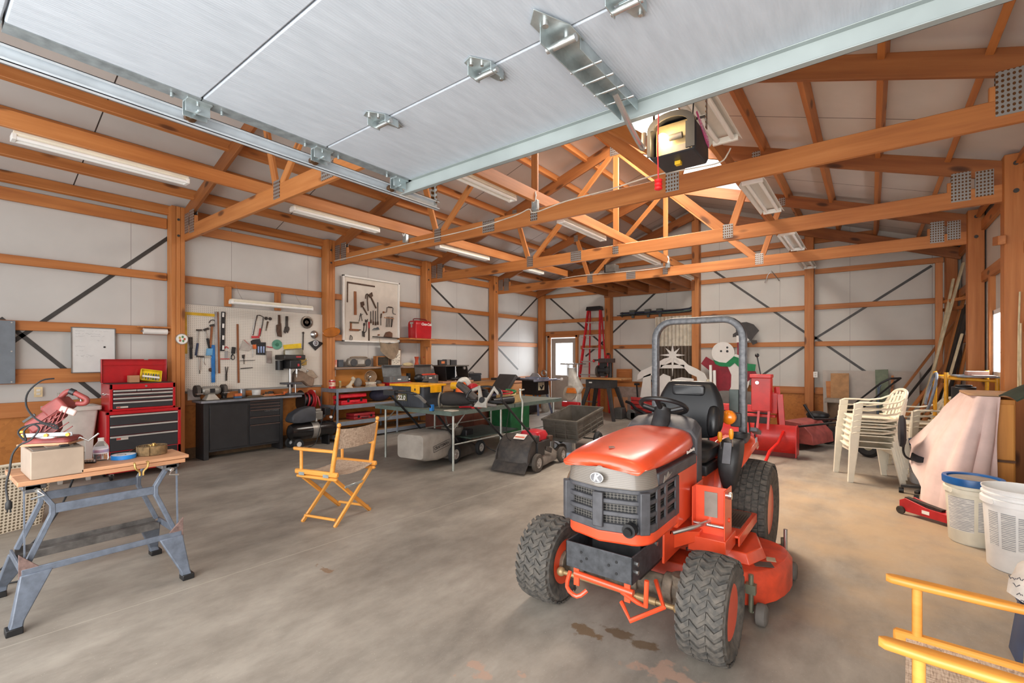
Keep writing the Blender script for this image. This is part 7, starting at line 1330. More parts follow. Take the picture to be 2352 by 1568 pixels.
# corrugated sheets
def corr(name, label, u0, u1, v0, v1, y, m):
    a, c = py(u0, v0, y), py(u1, v1, y); n = 60; rows = [[(a.x+(c.x-a.x)*i/n, y+.012*math.sin(i*1.05), z) for i in range(n+1)] for z in (a.z, c.z)]
    tag(O(name, B().sheet(rows, .003), m), label, 'sheet')
corr('corrugated_sheet', 'clear cream corrugated sheet above the nativity cut-out', 1505, 1592, 728, 850, yw-.03, M('cream fibreglass', '#d6ccb6', .35, trans=.15)); corr('corrugated_sheet', 'dark brown corrugated sheet behind the nativity cut-out', 1512, 1592, 795, 960, yw-.08, M('brown sheet metal', '#584a3c', .5, .3))
WPT = M('white painted plywood', '#dfdbd4', .5, var=.02)
Z = lambda l: [(1440+x/5.6, 700+y/5.6) for x, y in l]
k = far('nativity_cutout', 'white plywood nativity silhouette with a star behind the tractor seat', 'cut-out', 1545, 880, 11.12)
star = []
for i in range(16):
    a = -PI/2+i*PI/8; r = (145 if i == 0 else 270 if i == 8 else 165 if i % 4 == 0 else 130 if i % 2 == 0 else 45); star.append((592+r*math.cos(a), 645+r*math.sin(a)))
k.poly('star', Z(star), WPT, .016, .014, 0)
pb = B()
for pl in ([(135, 965), (140, 900), (180, 850), (310, 790), (480, 690), (590, 660), (590, 730), (470, 780), (330, 900), (215, 935), (180, 950)], [(590, 660), (720, 705), (790, 770), (900, 820), (1000, 880), (1040, 960), (1040, 1450), (960, 1450), (900, 925), (800, 880), (720, 790), (590, 730)], [(440, 770), (740, 770), (740, 815), (430, 815)], [(215, 920), (310, 880), (320, 1450), (130, 1450)], [(380, 1450), (390, 1020), (410, 930), (470, 885), (560, 920), (570, 1040), (580, 1450)], [(580, 960), (700, 930), (860, 950), (860, 1450), (560, 1450)]):
    pb.prism([tuple(k.q(*p)[:2]) for p in Z(pl)], .016)
O('stable_silhouette', pb, WPT, k.r)
k = far('snowman_cutout', 'painted snowman cut-out with a green scarf, lifting a black hat', 'cut-out', 1670, 880, 11.22)
circ = lambda x, y, rx, ry, n=28: [(x+rx*math.cos(i*2*PI/n), y+ry*math.sin(i*2*PI/n)) for i in range(n)]
k.poly('body', Z(circ(1370, 920, 215, 290)), WPT, 0, .016, 0); k.poly('base', (k.fl(1668), k.fl(1700), (1700, 900), (1668, 900)), WPT, -.002, .014, 0); k.poly('head', Z(circ(1240, 615, 147, 138)), WPT, .014, .016, 0)
MAR = M('maroon paint', '#8a1a2a', .6); GRP = M('green felt paint', '#12804a', .6); HAT = M('charcoal hat paint', '#3a3634', .6)
k.poly('coat', Z([(955, 755), (1020, 665), (1130, 730), (1300, 795), (1345, 900), (1340, 1050), (1310, 1130), (1180, 1130), (1140, 1050), (1130, 850), (1060, 840)]), MAR, .010, .012, 0)
k.poly('sleeve', Z([(1480, 840), (1650, 845), (1672, 890), (1510, 1022)]), MAR, .010, .012, 0); k.poly('raised_arm', Z([(1420, 480), (1552, 480), (1512, 720), (1420, 720)]), MAR, 0, .014, 0)
k.poly('scarf', Z([(1118, 705), (1190, 735), (1280, 745), (1380, 660), (1470, 690), (1560, 755), (1662, 765), (1650, 850), (1560, 850), (1460, 815), (1390, 745), (1330, 795), (1210, 790), (1140, 760)]), GRP, .022, .012, 0)
k.poly('mitten', Z([(1410, 395), (1520, 395), (1575, 450), (1530, 482), (1410, 482)]), WPT, .004, .014, 0); k.poly('hat', Z([(1400, 235), (1540, 220), (1630, 250), (1702, 330), (1640, 400), (1605, 450), (1672, 455), (1675, 490), (1620, 515), (1580, 450), (1520, 400), (1400, 410), (1362, 415), (1365, 375), (1405, 350)]), HAT, .0, .016, 0)
eb = B()
for x, y, r in ((1215, 595, 14), (1295, 548, 14), (1295, 596, 16)): eb.prism([tuple(k.q(*p)[:2]) for p in Z(circ(x, y, r, r, 12))], .02, T(0, 0, .014))
O('eyes_and_nose', eb, BLK, k.r)
for i, (u, v) in enumerate(((1633, 838), (1642, 850))): k = far('trim_post', ['taller white trim post leaning in front of the snowman', 'shorter white trim post leaning in front of the snowman'][i], 'trim', u, v, 10.9); k.bar('post', (u, v), (u+2, 935), .05, WHT, d=.05)
small('plastic_pipes', 'cream plastic pipes bundle left of the white trim posts', 'pipes', py(1624, 935, 11.0), B().cyl((0, 0, 0), (0, .1, .62), .04).cyl((.08, 0, 0), (.08, .1, .56), .04), M('cream pipe', '#d8cdb2', .5))
sk = thing('skis', 'bundle of skis and poles laid along the far wall girt', 'skis', py(1506, 722, YF-.12), 0)
for i, (a, z, m_) in enumerate(((.0, 0, BLK), (.02, .03, M('green ski', '#6d8a74', .4)), (-.02, .055, M('navy ski', '#2a3150', .4)), (.01, .08, BLK))): O('ski', B().loft([[(x, -.04+a, z+q), (x, .04+a, z+q), (x, .04+a, z+.015+q), (x, -.04+a, z+.015+q)] for x, q in ((-.92, 0), (-.5, .0), (.6, 0), (.82, .02), (.95, .09))]), m_, sk)
for x in (-.6, -.2, .1): O('binding', B().b2(x-.07, x+.07, -.05, .05, .02, .14).b2(x-.02, x+.04, -.03, .03, -.06, .03), M('grey binding', '#55564f', .5), sk, bev=.006)
O('ski_pole', B().cyl((-1.0, -.06, .02), (.7, -.06, .06), .009).cyl((-.86, -.06, -.03), (-.86, -.06, .1), .015), BLK, sk)
# ================================================================ red snow blade box attachment
IR = M('implement red', '#c2170f', .4, var=.08, coat=.15); sb = thing('snow_blade', 'bright red front blade attachment standing behind the tractor', 'blade attachment', (-1.45, 7.75, 0))
O('blade', B().sheet([[(x, -.0+q, z) for x in (-.55, 0, .62)] for q, z in ((.02, .05), (-.06, .18), (-.07, .33), (.0, .46))], .02), IR, sb); O('end_plate', B().prism([(-.12, .03), (.2, .03), (.2, .4), (.05, .47), (-.1, .45)], .012, Matrix(((0, 0, 1, .61), (1, 0, 0, 0), (0, 1, 0, 0), (0, 0, 0, 1)))), IR, sb); O('cutting_edge', B().b2(-.55, .62, -.0, .03, 0, .09), M('dark worn edge', '#6d2a26', .5, .4), sb)
O('cross_beam', B().b2(-.75, .35, .05, .15, .62, .72).b2(-.35, .35, -.02, .06, .56, .6), IR, sb, bev=.006); O('tower', B().b2(.05, .30, -.12, .08, .66, 1.14), IR, sb, bev=.006); O('tower_cap', B().b2(.03, .31, -.14, .09, 1.14, 1.19), IR, sb, bev=.006); O('side_tower', B().b2(.25, .37, .0, .22, .62, .92).bar((.34, .15, 1.0), (.42, .05, .3), .06, .06), IR, sb, bev=.004); O('lever', B().cyl((.16, -.02, 1.17), (.11, -.02, 1.46), .009).ball((.11, -.02, 1.47), .03), BLK, sb)
O('arm', B().bar((.15, -.1, .7), (.13, -.14, .35), .03, .02, (0, 1, 0)).bar((.28, -.1, .7), (.27, -.14, .40), .03, .02, (0, 1, 0)), IR, sb); O('push_frame', B().bar((-.1, .1, .6), (-.05, .05, .2), .05, .05).bar((.4, .05, .9), (.46, .0, .1), .07, .05, (0, 1, 0)), IR, sb)
O('stand_leg', B().tube([(.46, -.1, .38), (.43, -.35, .25), (.36, -.6, .16), (.33, -.8, .02)], .022).b2(.29, .38, -.86, -.78, 0, .03), IR, sb); O('hose', B().tube(sm([(.0, -.05, .55), (.03, -.12, .35), (.0, -.12, .2)], 3), .01).tube(sm([(.1, -.08, .5), (.1, -.14, .3), (.12, -.12, .22)], 3), .01), BLK, sb); O('bolts', B().cyl((.13, -.12, 1.07), (.13, -.14, 1.07), .025), STEEL, sb)
cv = thing('covered_engine', 'dark cloth covered engine behind the red blade attachment', 'engine', (-1.75, 8.35, 0)); O('cover', B().loft([[(x, y, z) for x, y in rrect(w, d, .1, 4)] for w, d, z in ((.9, .5, .25), (.95, .55, .6), (.85, .45, .82), (.5, .3, .88))]), M('dark grey cover', '#4a4643', .8, bump=.2, bs=8), cv, ang=60); O('underframe', B().b2(-.4, .4, -.2, .2, 0, .3), BLK, cv); O('red_side', B().b2(-.52, -.47, -.3, .3, .1, .95), IR, cv, bev=.006)
lsw = thing('lawn_sweeper', 'faded red lawn sweeper with a tan wheel right of the red blade', 'lawn sweeper', (-.86, 8.85, 0), math.radians(-20)); FR = M('faded red shell', '#9c4a44', .6, var=.15)
O('hood', B().loft([[(-.3, y, .1), (-.28, y, .34), (-.12, y, .44), (.12, y, .42), (.28, y, .25), (.3, y, .1)] for y in (-.33, .33)]), FR, lsw, bev=.01)
for y in (-.38, .38): w_ = O('wheel', B().lathe([(.08, -.035), (.14, -.04), (.16, 0), (.14, .04), (.08, .035)], at=(-.05, y, .16), ax=(0, 1, 0), n=28, closed=True), RUB, lsw); O('wheel_hub', B().lathe([(.001, -.03), (.03, -.03), (.035, -.015), (.1, -.02), (.1, .02), (.001, .02)], at=(-.05, y, .16), ax=(0, 1, 0), n=24), M('tan hub', '#b5a988', .5), w_)
O('tow_bar', B().cyl((-.1, -.35, .32), (.75, -.4, .52), .016).cyl((.0, .3, .42), (.75, -.3, .55), .018), BLK, lsw)
m3 = thing('lawn_mower', 'dark lawn mower with its handle raised by the far wall', 'lawn mower', (-.72, 9.75, 0), math.radians(62)); deck_(m3, BLK, .24)
for x, y in ((.27, -.3), (-.27, -.3), (.26, .33), (-.26, .33)): mwheel(m3, x, y, .13, .05, RUB, HUB)
O('engine', B().cyl((0, .02, .22), (0, .02, .42), .16, n=24).lathe([(.18, .42), (.16, .47), (.06, .5), (.001, .5)], at=(0, .02, 0), n=24), BLK, m3, bev=.006)
for s in (-1, 1): O('handle_bar', B().tube([(s*.24, -.25, .3), (s*.2, -.6, .62), (s*.18, -1.05, 1.05)], .014), BLK, m3)
O('handle_top', B().tube([(-.18, -1.05, 1.05), (-.14, -1.15, 1.12), (.14, -1.15, 1.12), (.18, -1.05, 1.05)], .016), BLK, m3); O('grass_catcher', B().ball((0, .3, .2), (.25, .2, .14)), M('dark green cloth', '#2a3a2c', .9), m3); O('lever', B().cyl((-.2, -.1, .3), (-.25, .1, .62), .02), BLK, m3)
# far wall right: sheets and boards
k = far('drywall_sheet', 'white drywall sheet leaning against the far wall on the right', 'drywall', 2000, 960, YF-.14); k.poly('sheet', ((1890, 850), (2112, 853), k.fl(2112), k.fl(1892)), M('drywall paper', '#bdb5ab', .8, var=.03), 0, .014, 0)
k = far('chipboard_panel', 'tan board standing in front of the drywall, above the wicker drum', 'board', 1930, 915, YF-.24); k.poly('sheet', ((1908, 857), (1950, 857), k.fl(1950), k.fl(1908)), M('tan chipboard', '#b98d62', .8), 0, .016, 0)
k = far('wood_plank', 'narrow orange plank beside the tan board', 'plank', 1902, 915, YF-.20); k.poly('plank', ((1897, 875), (1908, 875), k.fl(1912), k.fl(1903)), PINE, 0, .03, 0)
k = far('green_board', 'grey green board leaning on the drywall', 'board', 2026, 900, YF-.22); k.poly('sheet', ((2010, 849), (2040, 848), k.fl(2044), k.fl(2014)), M('grey green board', '#7d8873', .8), 0, .012, 0)
k = far('wood_strip', 'short orange wood strip right of the grey green board', 'strip', 2050, 880, YF-.2); k.poly('strip', ((2047, 862), (2053, 862), k.fl(2048), k.fl(2042)), PINE, 0, .02, 0)
k = far('wire_prongs', 'pair of blue grey wire prongs in front of the grey green board', 'wire', 2018, 900, YF-.3); k.tube('prong', (k.fl(2014), (2017, 900), (2014, 886)), .012, M('slate wire', '#66758a', .5)); k.tube('prong', (k.fl(2016), (2019, 900), (2024, 884)), .012, M('slate wire', '#66758a', .5))
wd = thing('wicker_drum', 'brown wicker drum with a grey top by the far wall', 'basket', (-.44, 10.75, 0)); O('side', B().lathe([(.001, 0), (.2, 0), (.22, .6), (.001, .6)], n=24), M('brown wicker', '#6d5844', .8, bump=.6, bs=60), wd); O('lid', B().b2(-.25, .25, -.22, .22, .6, .66), M('grey lid', '#9a9084', .7), wd, bev=.004)
wc = outlet('white switch plate on the far wall post right of the snowman', py(1873, 860, YF-.2), WHT); wc.rotation_euler = (0, 0, -PI/2)
# ================================================================ stacked plastic chairs
PLC = M('ivory plastic', '#e8e2d0', .4, var=.03)
def mono(label, loc, rz, group):
    r = thing('plastic_chair', label, 'chair', loc, rz, group)
    O('seat', B().sheet([[(x, y, .385+.02*(abs(y)/.22)**2-.01*((x+.2)/.4)) for y in [-.22+.44*j/6 for j in range(7)]] for x in (-.22, -.2, -.1, 0, .1, .2)], .012), PLC, r)
    bk = B()
    P = lambda a, z: (.20+.10*(z-.385)/.34+.05*math.cos(a)-.05, .25*math.sin(a), z)
    bk.tube(sm([P(-1.25, .50), P(-1.0, .62), P(-.6, .70), P(0, .725), P(.6, .70), P(1.0, .62), P(1.25, .50)], 3), .016, 8)
    for a in (-.8, -.48, -.16, .16, .48, .8): bk.tube([P(a, .40), P(a, .55), P(a*.92, .66 if abs(a) > .6 else .70)], .024, 6, flat=.3)
    bk.tube(sm([P(-.95, .41), P(-.5, .40), P(0, .40), P(.5, .40), P(.95, .41)], 2), .018, 6); O('backrest', bk, PLC, r)
    for s in (-1, 1):
        O('arm_rest', B().sheet([[(x, s*(c-h), z), (x, s*c, z+.006), (x, s*(c+h), z-.004)] for x, c, h, z in ((-.235, .255, .02, .565), (-.2, .26, .03, .58), (-.08, .265, .028, .58), (.06, .262, .024, .575), (.17, .24, .02, .595), (.24, .20, .018, .635))], .012), PLC, r)
        for x, xb, zt in ((-.21, -.25, .57), (.19, .25, .42)):
            yt = .255 if zt > .5 else .22; O('leg', B().loft([[(x+a*.042, s*(yt+b), zt) for a, b in ((-1, -.025), (1, -.025), (1, .015), (-1, .015))], [(xb+a*.026, s*(.27+b), 0) for a, b in ((-1, -.026), (1, -.026), (1, .008), (-1, .008))]]), PLC, r, bev=.003)
    O('apron', B().b2(-.20, -.19, -.2, .2, .33, .38).b2(.17, .18, -.2, .2, .33, .38), PLC, r); return r
nm = ['lowest', 'second from the bottom', 'third from the bottom', 'fourth from the bottom', 'fifth from the bottom', 'topmost']
c0 = None
for i in range(6):
    lb = f'ivory plastic chair, {nm[i]} in the tall stack on open floor'; loc = (-.03+.008*i, 6.98+.004*i, .068*i)
    if c0 is None: c0 = mono(lb, loc, math.radians(18), 'stacked ivory plastic chairs')
    else: dup(c0, loc, math.radians(18), lb)
for i in range(4): dup(c0, (.52+.008*i, 7.95, .068*i), math.radians(22), f'ivory plastic chair, {["lowest", "second from the bottom", "third from the bottom", "topmost"][i]} in the short stack behind the blue lidded bucket')
sp = thing('spreader_wheel', 'black pneumatic cart wheel behind the tall chair stack', 'wheel', (-.02, 8.5, .17)); O('tire', B().lathe([(.07, -.04), (.13, -.05), (.165, -.03), (.17, 0), (.165, .03), (.13, .05), (.07, .04)], ax=(-.5, -1, 0), n=28, closed=True), RUB, sp); O('rim', B().lathe([(.001, .035), (.03, .04), (.04, .02), (.075, .03), (.075, -.03), (.001, -.02)], ax=(-.5, -1, 0), n=24), M('tan rim', '#9d977f', .5), sp); O('axle', B().cyl((0, 0, 0), (.25, .3, 0), .012), STEEL, sp)
# ================================================================ buckets
BKT = M('white bucket plastic', '#e2e3e3', .4, var=.04)
PRT = bpy.data.materials.new('printed bucket label'); PRT.use_nodes = True; t = NT(PRT); co = t.coords((1, 1, 1), rnd=False)
w = t.n('ShaderNodeTexWave', bands_direction='Z'); w.inputs['Scale'].default_value = 26; t.l(co, w.inputs['Vector']); n_ = t.noise(t.coords((9, 9, 60), rnd=False), 2, 3)
mu = t.n('ShaderNodeMath', operation='MULTIPLY'); t.l(w.outputs['Fac'], mu.inputs[0]); t.l(t.ramp(n_, [(.35, (.4, .4, .4)), (.55, (1, 1, 1))]), mu.inputs[1]); t.l(t.ramp(mu.outputs[0], [(.3, lin('#d6d5d2')), (.55, lin('#8c9095'))]), t.b.inputs['Base Color']); t.b.inputs['Roughness'].default_value = .45
def bucket(label, x, y, h, r, lid=None, m=BKT, panels=()):
    o = thing('plastic_bucket', label, 'bucket', (x, y, 0)); r0 = r*.86
    O('pail', B().lathe([(.001, 0), (r0-.01, 0), (r0, .012), (r*.975, h*.80), (r*1.05, h*.805), (r*1.05, h*.87), (r*.98, h*.88), (r*.98, h*.91), (r*1.03, h*.915), (r*1.03, h*.935), (r*.985, h*.94), (r, h), (r*1.03, h), (r*1.02, h-.012), (r*.965, h-.01), (r0-.012, .02), (.001, .02)], n=40), m, o)
    for a0, a1, z0, z1 in panels:
        rows = [[((r0+(r*.975-r0)*z/.8+.0012)*math.cos(a), (r0+(r*.975-r0)*z/.8+.0012)*math.sin(a), z*h) for a in [a0+(a1-a0)*j/8 for j in range(9)]] for z in (z0, z1)]; O('printed_label', B().sheet(rows, .001), PRT, o)
    if lid: O('lid', B().lathe([(.001, h+.006), (r*.9, h+.004), (r*.93, h+.02), (r*1.08, h+.022), (r*1.10, h+.01), (r*1.09, h-.03), (r*1.05, h-.035)], n=40), lid, o); O('lid_panel', B().lathe([(.001, h+.009), (r*.88, h+.0075), (r*.88, h+.004)], n=36), M('dusty lid middle', '#857d78', .8), o)
    O('bail_ear', B().cyl((-r*.8, -r*.62, h*.84), (-r*.86, -r*.67, h*.84), .018), m, o); return o
BLID = M('blue bucket lid', '#155a9c', .35)
bucket('tall white bucket with a dusty blue lid, beside the pink sheet', .63, 5.07, .485, .165, BLID, M('cream bucket plastic', '#d8d5c6', .4, var=.04), ((-2.75, -1.65, .22, .74), (-1.5, -1.2, .25, .72)))
bucket('large open white bucket with grey printing, right of the blue lidded one', .80, 4.60, .55, .185, None, BKT, ((-2.7, -2.35, .3, .72), (-2.25, -1.85, .28, .72), (-1.78, -1.3, .30, .70)))
bucket('white bucket cut off by the right edge of the photo', 1.0, 4.98, .47, .165, None, BKT, ((-2.9, -2.2, .2, .72),))
bucket('white bucket with a blue lid under the short chair stack', .50, 7.10, .47, .165, BLID, BKT, ((-2.9, -2.3, .25, .7),))
# ================================================================ cabinet, pink sheet, office chair, jack
HON = wood('honey cabinet wood', '#d9963f', '#c98433', '#aa6c26', knots=False, axis=2)
cab = thing('wooden_cabinet', 'honey brown wooden cabinet half hidden by the pink sheet', 'cabinet', (.84, 6.4, 0)); O('carcass', B().b2(-.09, .17, -.44, .44, 0, 1.06), HON, cab, bev=.004); O('end_panel', B().b2(.02, .16, -.452, -.44, .04, .50).b2(.02, .16, -.452, -.44, .53, 1.02), HON, cab, bev=.003); O('divider', B().b2(-.09, .17, -.455, -.44, .505, .525), M('dark divider', '#5e3a1c', .6), cab)
small('tan_board', 'tan board with rounded corners lying on top of the cabinet', 'board', (.88, 6.25, 1.088), B().prism(rrect(.34, .64, .05, 4), .02), M('tan fibreboard', '#b28c68', .7), .003)
small('black_roll', 'black rolled rubber mat standing behind the cabinet', 'roll', (.80, 7.02, 0), B().cyl((0, 0, 0), (0, 0, 1.12), .10, n=20).cyl((0, 0, 1.12), (0, 0, 1.14), .07, n=20), BLK, .008)
PK = M('pink cotton sheet', '#dcc3bd', .85, var=.04); cols = [[(.91, 5.91, 1.085), (.895, 5.90, .8), (.885, 5.885, .5), (.875, 5.87, .25)], [(.88, 5.91, 1.085), (.85, 5.87, .8), (.81, 5.84, .5), (.79, 5.82, .16)], [(.83, 5.91, 1.085), (.76, 5.83, .75), (.70, 5.78, .4), (.67, 5.74, .10)], [(.76, 5.94, 1.085), (.66, 5.86, .75), (.57, 5.82, .4), (.53, 5.80, .04)], [(.73, 6.1, 1.085), (.62, 6.06, .82), (.50, 6.00, .5), (.42, 5.96, .03)], [(.73, 6.3, 1.085), (.61, 6.32, .88), (.46, 6.3, .58), (.37, 6.26, .20)], [(.73, 6.5, 1.085), (.63, 6.55, .93), (.50, 6.58, .68), (.33, 6.62, .46)], [(.74, 6.68, 1.085), (.66, 6.75, .96), (.52, 6.78, .74), (.37, 6.85, .52)]]
g = [sm(c, 5) for c in cols]; g = [sm([g[j][i] for j in range(8)], 4) for i in range(len(g[0]))]
rows = [[p+Vector((-.020*math.sin(j*1.25+.5*math.sin(i*.3))*min(1, i/6), -.022*math.cos(j*1.2+i*.06)*min(1, i/6), 0)) for j, p in enumerate(r)] for i, r in enumerate(g)]
tr_ = [[Vector((.97, 5.93, 1.10)).lerp(Vector((.97, 6.7, 1.10)), j/(len(rows[0])-1)) for j in range(len(rows[0]))]]
tag(O('pink_sheet', B().sheet(rows, .006), PK, ang=80), 'dusty pink cotton sheet draped from the cabinet top to the floor', 'sheet')
oc = thing('office_chair', 'black office chair mostly hidden under the pink sheet', 'chair', (.49, 6.42, 0), math.radians(0))
O('backrest', B().loft([[(q, y, z) for y, z in [(w*math.cos(a)*(1-.15*math.sin(a)), .66+h*math.sin(a)) for a in [i*PI/10 for i in range(20)]]] for q, w, h in ((-.26, .10, .09), (-.25, .18, .16), (-.22, .19, .17), (-.20, .15, .13))]), M('black fabric', '#232228', .9), oc, ang=60)
O('back_bar', B().tube(sm([(-.2, 0, .58), (-.22, 0, .46), (-.18, 0, .38), (-.04, 0, .36)], 4), .022, 8, flat=.5), BLK, oc); O('seat', B().loft([[(x, y, z) for x, y in rrect(w, w, .12, 4, .02, 0)] for w, z in ((.3, .36), (.36, .38), (.34, .43))]), M('black fabric', '#232228', .9), oc); O('gas_post', B().cyl((0, 0, .08), (0, 0, .37), .03), BLK, oc)
for i in range(5): a = i*2*PI/5+2.9; ba = O('base_arm', B().bar((0, 0, .10), (.24*math.cos(a), .24*math.sin(a), .075), .04, .03), BLK, oc, bev=.004); O('caster', B().cyl((.24*math.cos(a)-.02, .24*math.sin(a), .028), (.24*math.cos(a)+.02, .24*math.sin(a), .028), .028), BLK, ba)
fj = thing('floor_jack', 'red trolley floor jack lying in front of the pink sheet', 'floor jack', (.38, 5.56, 0), math.radians(-38)); O('side_plate', B().prism([(-.17, .03), (.30, .03), (.32, .09), (.05, .11), (-.12, .15), (-.17, .12)], .012, Matrix(((1, 0, 0, 0), (0, 0, 1, -.06), (0, 1, 0, 0), (0, 0, 0, 1)))).prism([(-.17, .03), (.30, .03), (.32, .09), (.05, .11), (-.12, .15), (-.17, .12)], .012, Matrix(((1, 0, 0, 0), (0, 0, 1, .05), (0, 1, 0, 0), (0, 0, 0, 1)))).b2(-.1, .28, -.05, .05, .05, .10), REDT, fj, bev=.003); O('wheel', B().cyl((-.15, -.08, .035), (-.15, -.06, .035), .035, n=16).cyl((-.15, .06, .035), (-.15, .08, .035), .035, n=16), IRON, fj); O('wheel', B().cyl((.26, -.09, .03), (.26, -.06, .03), .03, n=16), IRON, fj); O('lift_arm', B().box(.0, 0, .12, .3, .05, .03, R('Y', 6).to_3x3()), IRON, fj); O('jack_label', B().b2(.02, .08, -.0625, -.061, .055, .085), WHT, fj)
# ================================================================ yellow rack and lumber
YEP = M('yellow rack paint', '#dd9d1d', .4); yr = thing('yellow_rack', 'yellow tube rack with a grey top by the side window', 'rack', (.93, 7.7, 0))
for x, y, h in ((-.22, -.15, 1.26), (-.27, .45, 1.26), (.2, -.2, 1.2), (.2, .4, 1.28)): O('post', B().cyl((x, y, 0), (x, y, h), .02, n=12), YEP, yr)
for a, b, q in (((-.22, -.15, 1.19), (.2, -.2, 1.17), .016), ((-.27, .45, 1.2), (.2, .4, 1.2), .016), ((-.22, -.15, 1.19), (-.27, .45, 1.2), .016), ((-.22, -.15, .6), (.2, -.2, .6), .016), ((-.22, -.15, .92), (-.1, -.15, .90), .018)): O('rail', B().cyl(a, b, q), YEP, yr)
O('grey_top', B().b2(-.13, .22, -.2, .42, 1.205, 1.222), M('grey rack top', '#7f8287', .5, .2), yr, bev=.003)
for i in range(2): small('paper_stack', ['stack of papers and a pink folder on the yellow rack', 'loose white sheet at the front of the yellow rack'][i], 'papers', (1.0+.03*i, 7.8-.22*i, 1.223), B().b2(-.09, .09, -.12, .12, 0, .045 if i == 0 else .006).mat(1).b2(-.088, .088, -.118, .118, .045 if i == 0 else .006, .05 if i == 0 else .008), [M('pinkish folder', '#b58f84', .7), WHT], .001)
rh = thing('coiled_hose', 'grey blue hose hoop hanging on the yellow rack', 'hose', (.60, 7.9, 1.0)); O('hose', B().tube([(.0+.05*math.sin(a*PI/16), .30*math.cos(a*PI/16), .24*math.sin(a*PI/16)) for a in range(-4, 26)], .016), M('slate hose', '#7e8796', .5), rh)
LW = wood('leaning lumber', '#b97a40', '#a4662f', '#845023', knots=False); LC = M('cream painted board', '#cdbf9c', .6); LK = M('nearly black board', '#28211c', .7)
def lean(label, ut, vt, yt, ub, yb, w, m, th=.03, zb=0):
    a = py(ut, vt, yt); b = py(ub, 822, yb); b.z = zb; tag(beam('lumber_board', b, a, w, th, m, up=(1, .2, 0)), label, 'lumber', 'lumber leaning in the rear right corner')
for a in (('tallest cream board leaning in the rear right corner', 2213, 603, 10.25, 2092, 9.7, .06, LC), ('second cream board, right behind the tallest cream board', 2190, 640, 10.35, 2108, 9.75, .05, LC), ('brown board leaning right of the cream boards', 2215, 680, 10.2, 2118, 9.7, .09, LW), ('dark board leaning against the rear right wall', 2217, 700, 10.0, 2132, 9.65, .12, LK), ('wide dark board nearest the right wall', 2220, 720, 9.8, 2150, 9.45, .12, LK), ('thin cream strip low in the leaning lumber', 2210, 766, 9.5, 2128, 9.1, .035, LC), ('orange board leaning behind the second right post', 2221, 790, 9.7, 2165, 9.35, .08, PINE), ('reddish stick leaning behind the rack upright', 2177, 705, 11.1, 2135, 10.6, .04, LW), ('long brown board sloping steeply to the left', 2195, 738, 10.6, 1985, 10.2, .07, LW), ('black strip lying along the sloping brown board', 2150, 830, 10.5, 2005, 10.25, .05, LK), ('orange plank lowest in the slope of leaning lumber', 2178, 830, 10.1, 2030, 9.9, .12, PINE), ('short orange plank low by the hose hoop', 2150, 890, 9.8, 2060, 9.6, .14, PINE), ('tan plank bottom of the leaning lumber', 2165, 880, 9.5, 2085, 9.3, .1, LW)): lean(*a)
tag(beam('rack_bar', (.93, 10.45, 2.35), (1.24, 9.7, 2.35), .04, .05, PINE), 'upper horizontal bar of the lumber rack', 'bar'); tag(beam('rack_bar', (.93, 10.5, 2.22), (1.24, 9.8, 2.22), .04, .05, PINED), 'lower horizontal bar of the lumber rack', 'bar')
tag(beam('wood_block', (1.05, 6.75, 2.62), (1.05, 7.02, 2.66), .06, .09, PINE), 'short wooden block sticking out of the nearest right post', 'block')
for i, (u0, v0) in enumerate(((2342, 670), (2344, 742))): k = far('trim_strip', ['longer thin white strip leaning on the nearest right post', 'shorter thin white strip leaning on the nearest right post'][i], 'strip', u0, v0, 6.80-.02*i); k.tube('strip', ((u0, v0), (u0-3+i*2, v0+90), (u0-4+4*i, 900)), .008, LC)
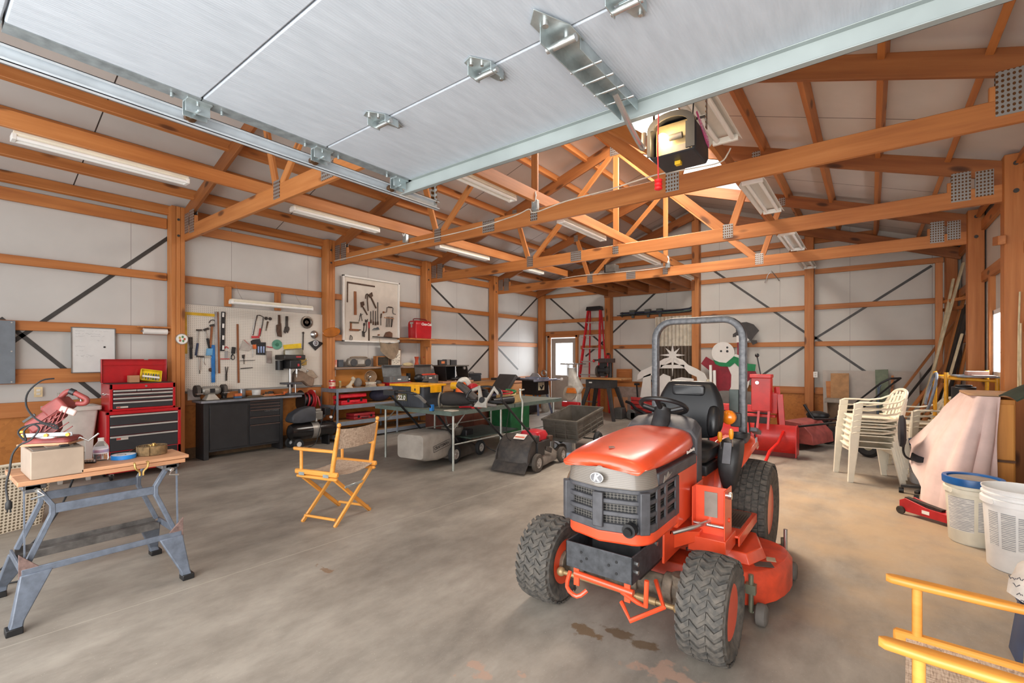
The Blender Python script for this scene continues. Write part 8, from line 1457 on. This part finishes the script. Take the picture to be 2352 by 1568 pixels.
gs = thing('camp_chair', 'dark green folded canvas seat hanging at the right edge', 'canvas seat', (1.06, 5.35, 1.13)); O('canvas', B().sheet([[(x, y, .03+.12*math.sin((x+.16)*6)-.25*(y*y)) for y in [-.3+.6*j/8 for j in range(9)]] for x in (-.2, -.12, -.04, .04, .12)], .012), M('dark green canvas', '#28352a', .9), gs)
bp_ = thing('brown_panel', 'dark brown wooden panel standing at the right edge of the photo', 'panel', (1.13, 5.5, 0)); O('panel', B().b2(-.015, .015, -.42, .3, .02, 1.12), wood('dark stained panel', '#6d3f22', '#5e341b', '#4a2813', knots=False, axis=2), bp_, bev=.003); O('navy_cloth', B().b2(-.03, -.016, -.35, .1, .02, .62), M('navy cloth dark', '#23263a', .9), bp_, bev=.004)
# ================================================================ bag and blue stand in the lower right
bs_ = thing('blue_step_stand', 'blue metal stand with a yellow striped board under the white bag', 'stand', (.70, 3.18, 0)); O('frame', B().loft([[(x, y, z) for x, y in rrect(w, d, .02, 2)] for w, d, z in ((.32, .34, 0), (.26, .30, .28))]), M('deep blue steel', '#1d3f6b', .4, .2), bs_, bev=.004); O('striped_board', B().box(-.02, -.21, .15, .30, .02, .12, R('X', 12).to_3x3()), M('yellow grey stripes', '#c9b02c', .6, col2='#5c6068', vs=16), bs_); O('top_plate', B().b2(-.15, .15, -.17, .17, .28, .295), M('deep blue steel', '#1d3f6b', .4, .2), bs_)
wb2 = thing('plastic_sack', 'white crumpled plastic sack with printing on the blue stand', 'sack', (.70, 3.18, .297)); random.seed(3)
O('sack', B().loft([[((.17*s+.02*random.random())*math.cos(i*PI/10), (.17*s+.03*random.random())*math.sin(i*PI/10), z+.012*random.random()) for i in range(20)] for s, z in ((.8, .0), (1.05, .03), (1.0, .09), (.8, .15), (.45, .19), (.12, .20))]), M('white plastic sack', '#d5d2cc', .4, bump=.5, bs=12), wb2, ang=50)
k_ = B()
for i in range(4): scribble(k_, -.12, .06, .05+.03*i, .018, lambda x, z_: (x*.6-.10-.01*i, -.168+.13*abs(x)+.012*i, z_), .002, 20+i)
O('print', k_, M('sack print', '#5b5b60', .6), wb2)
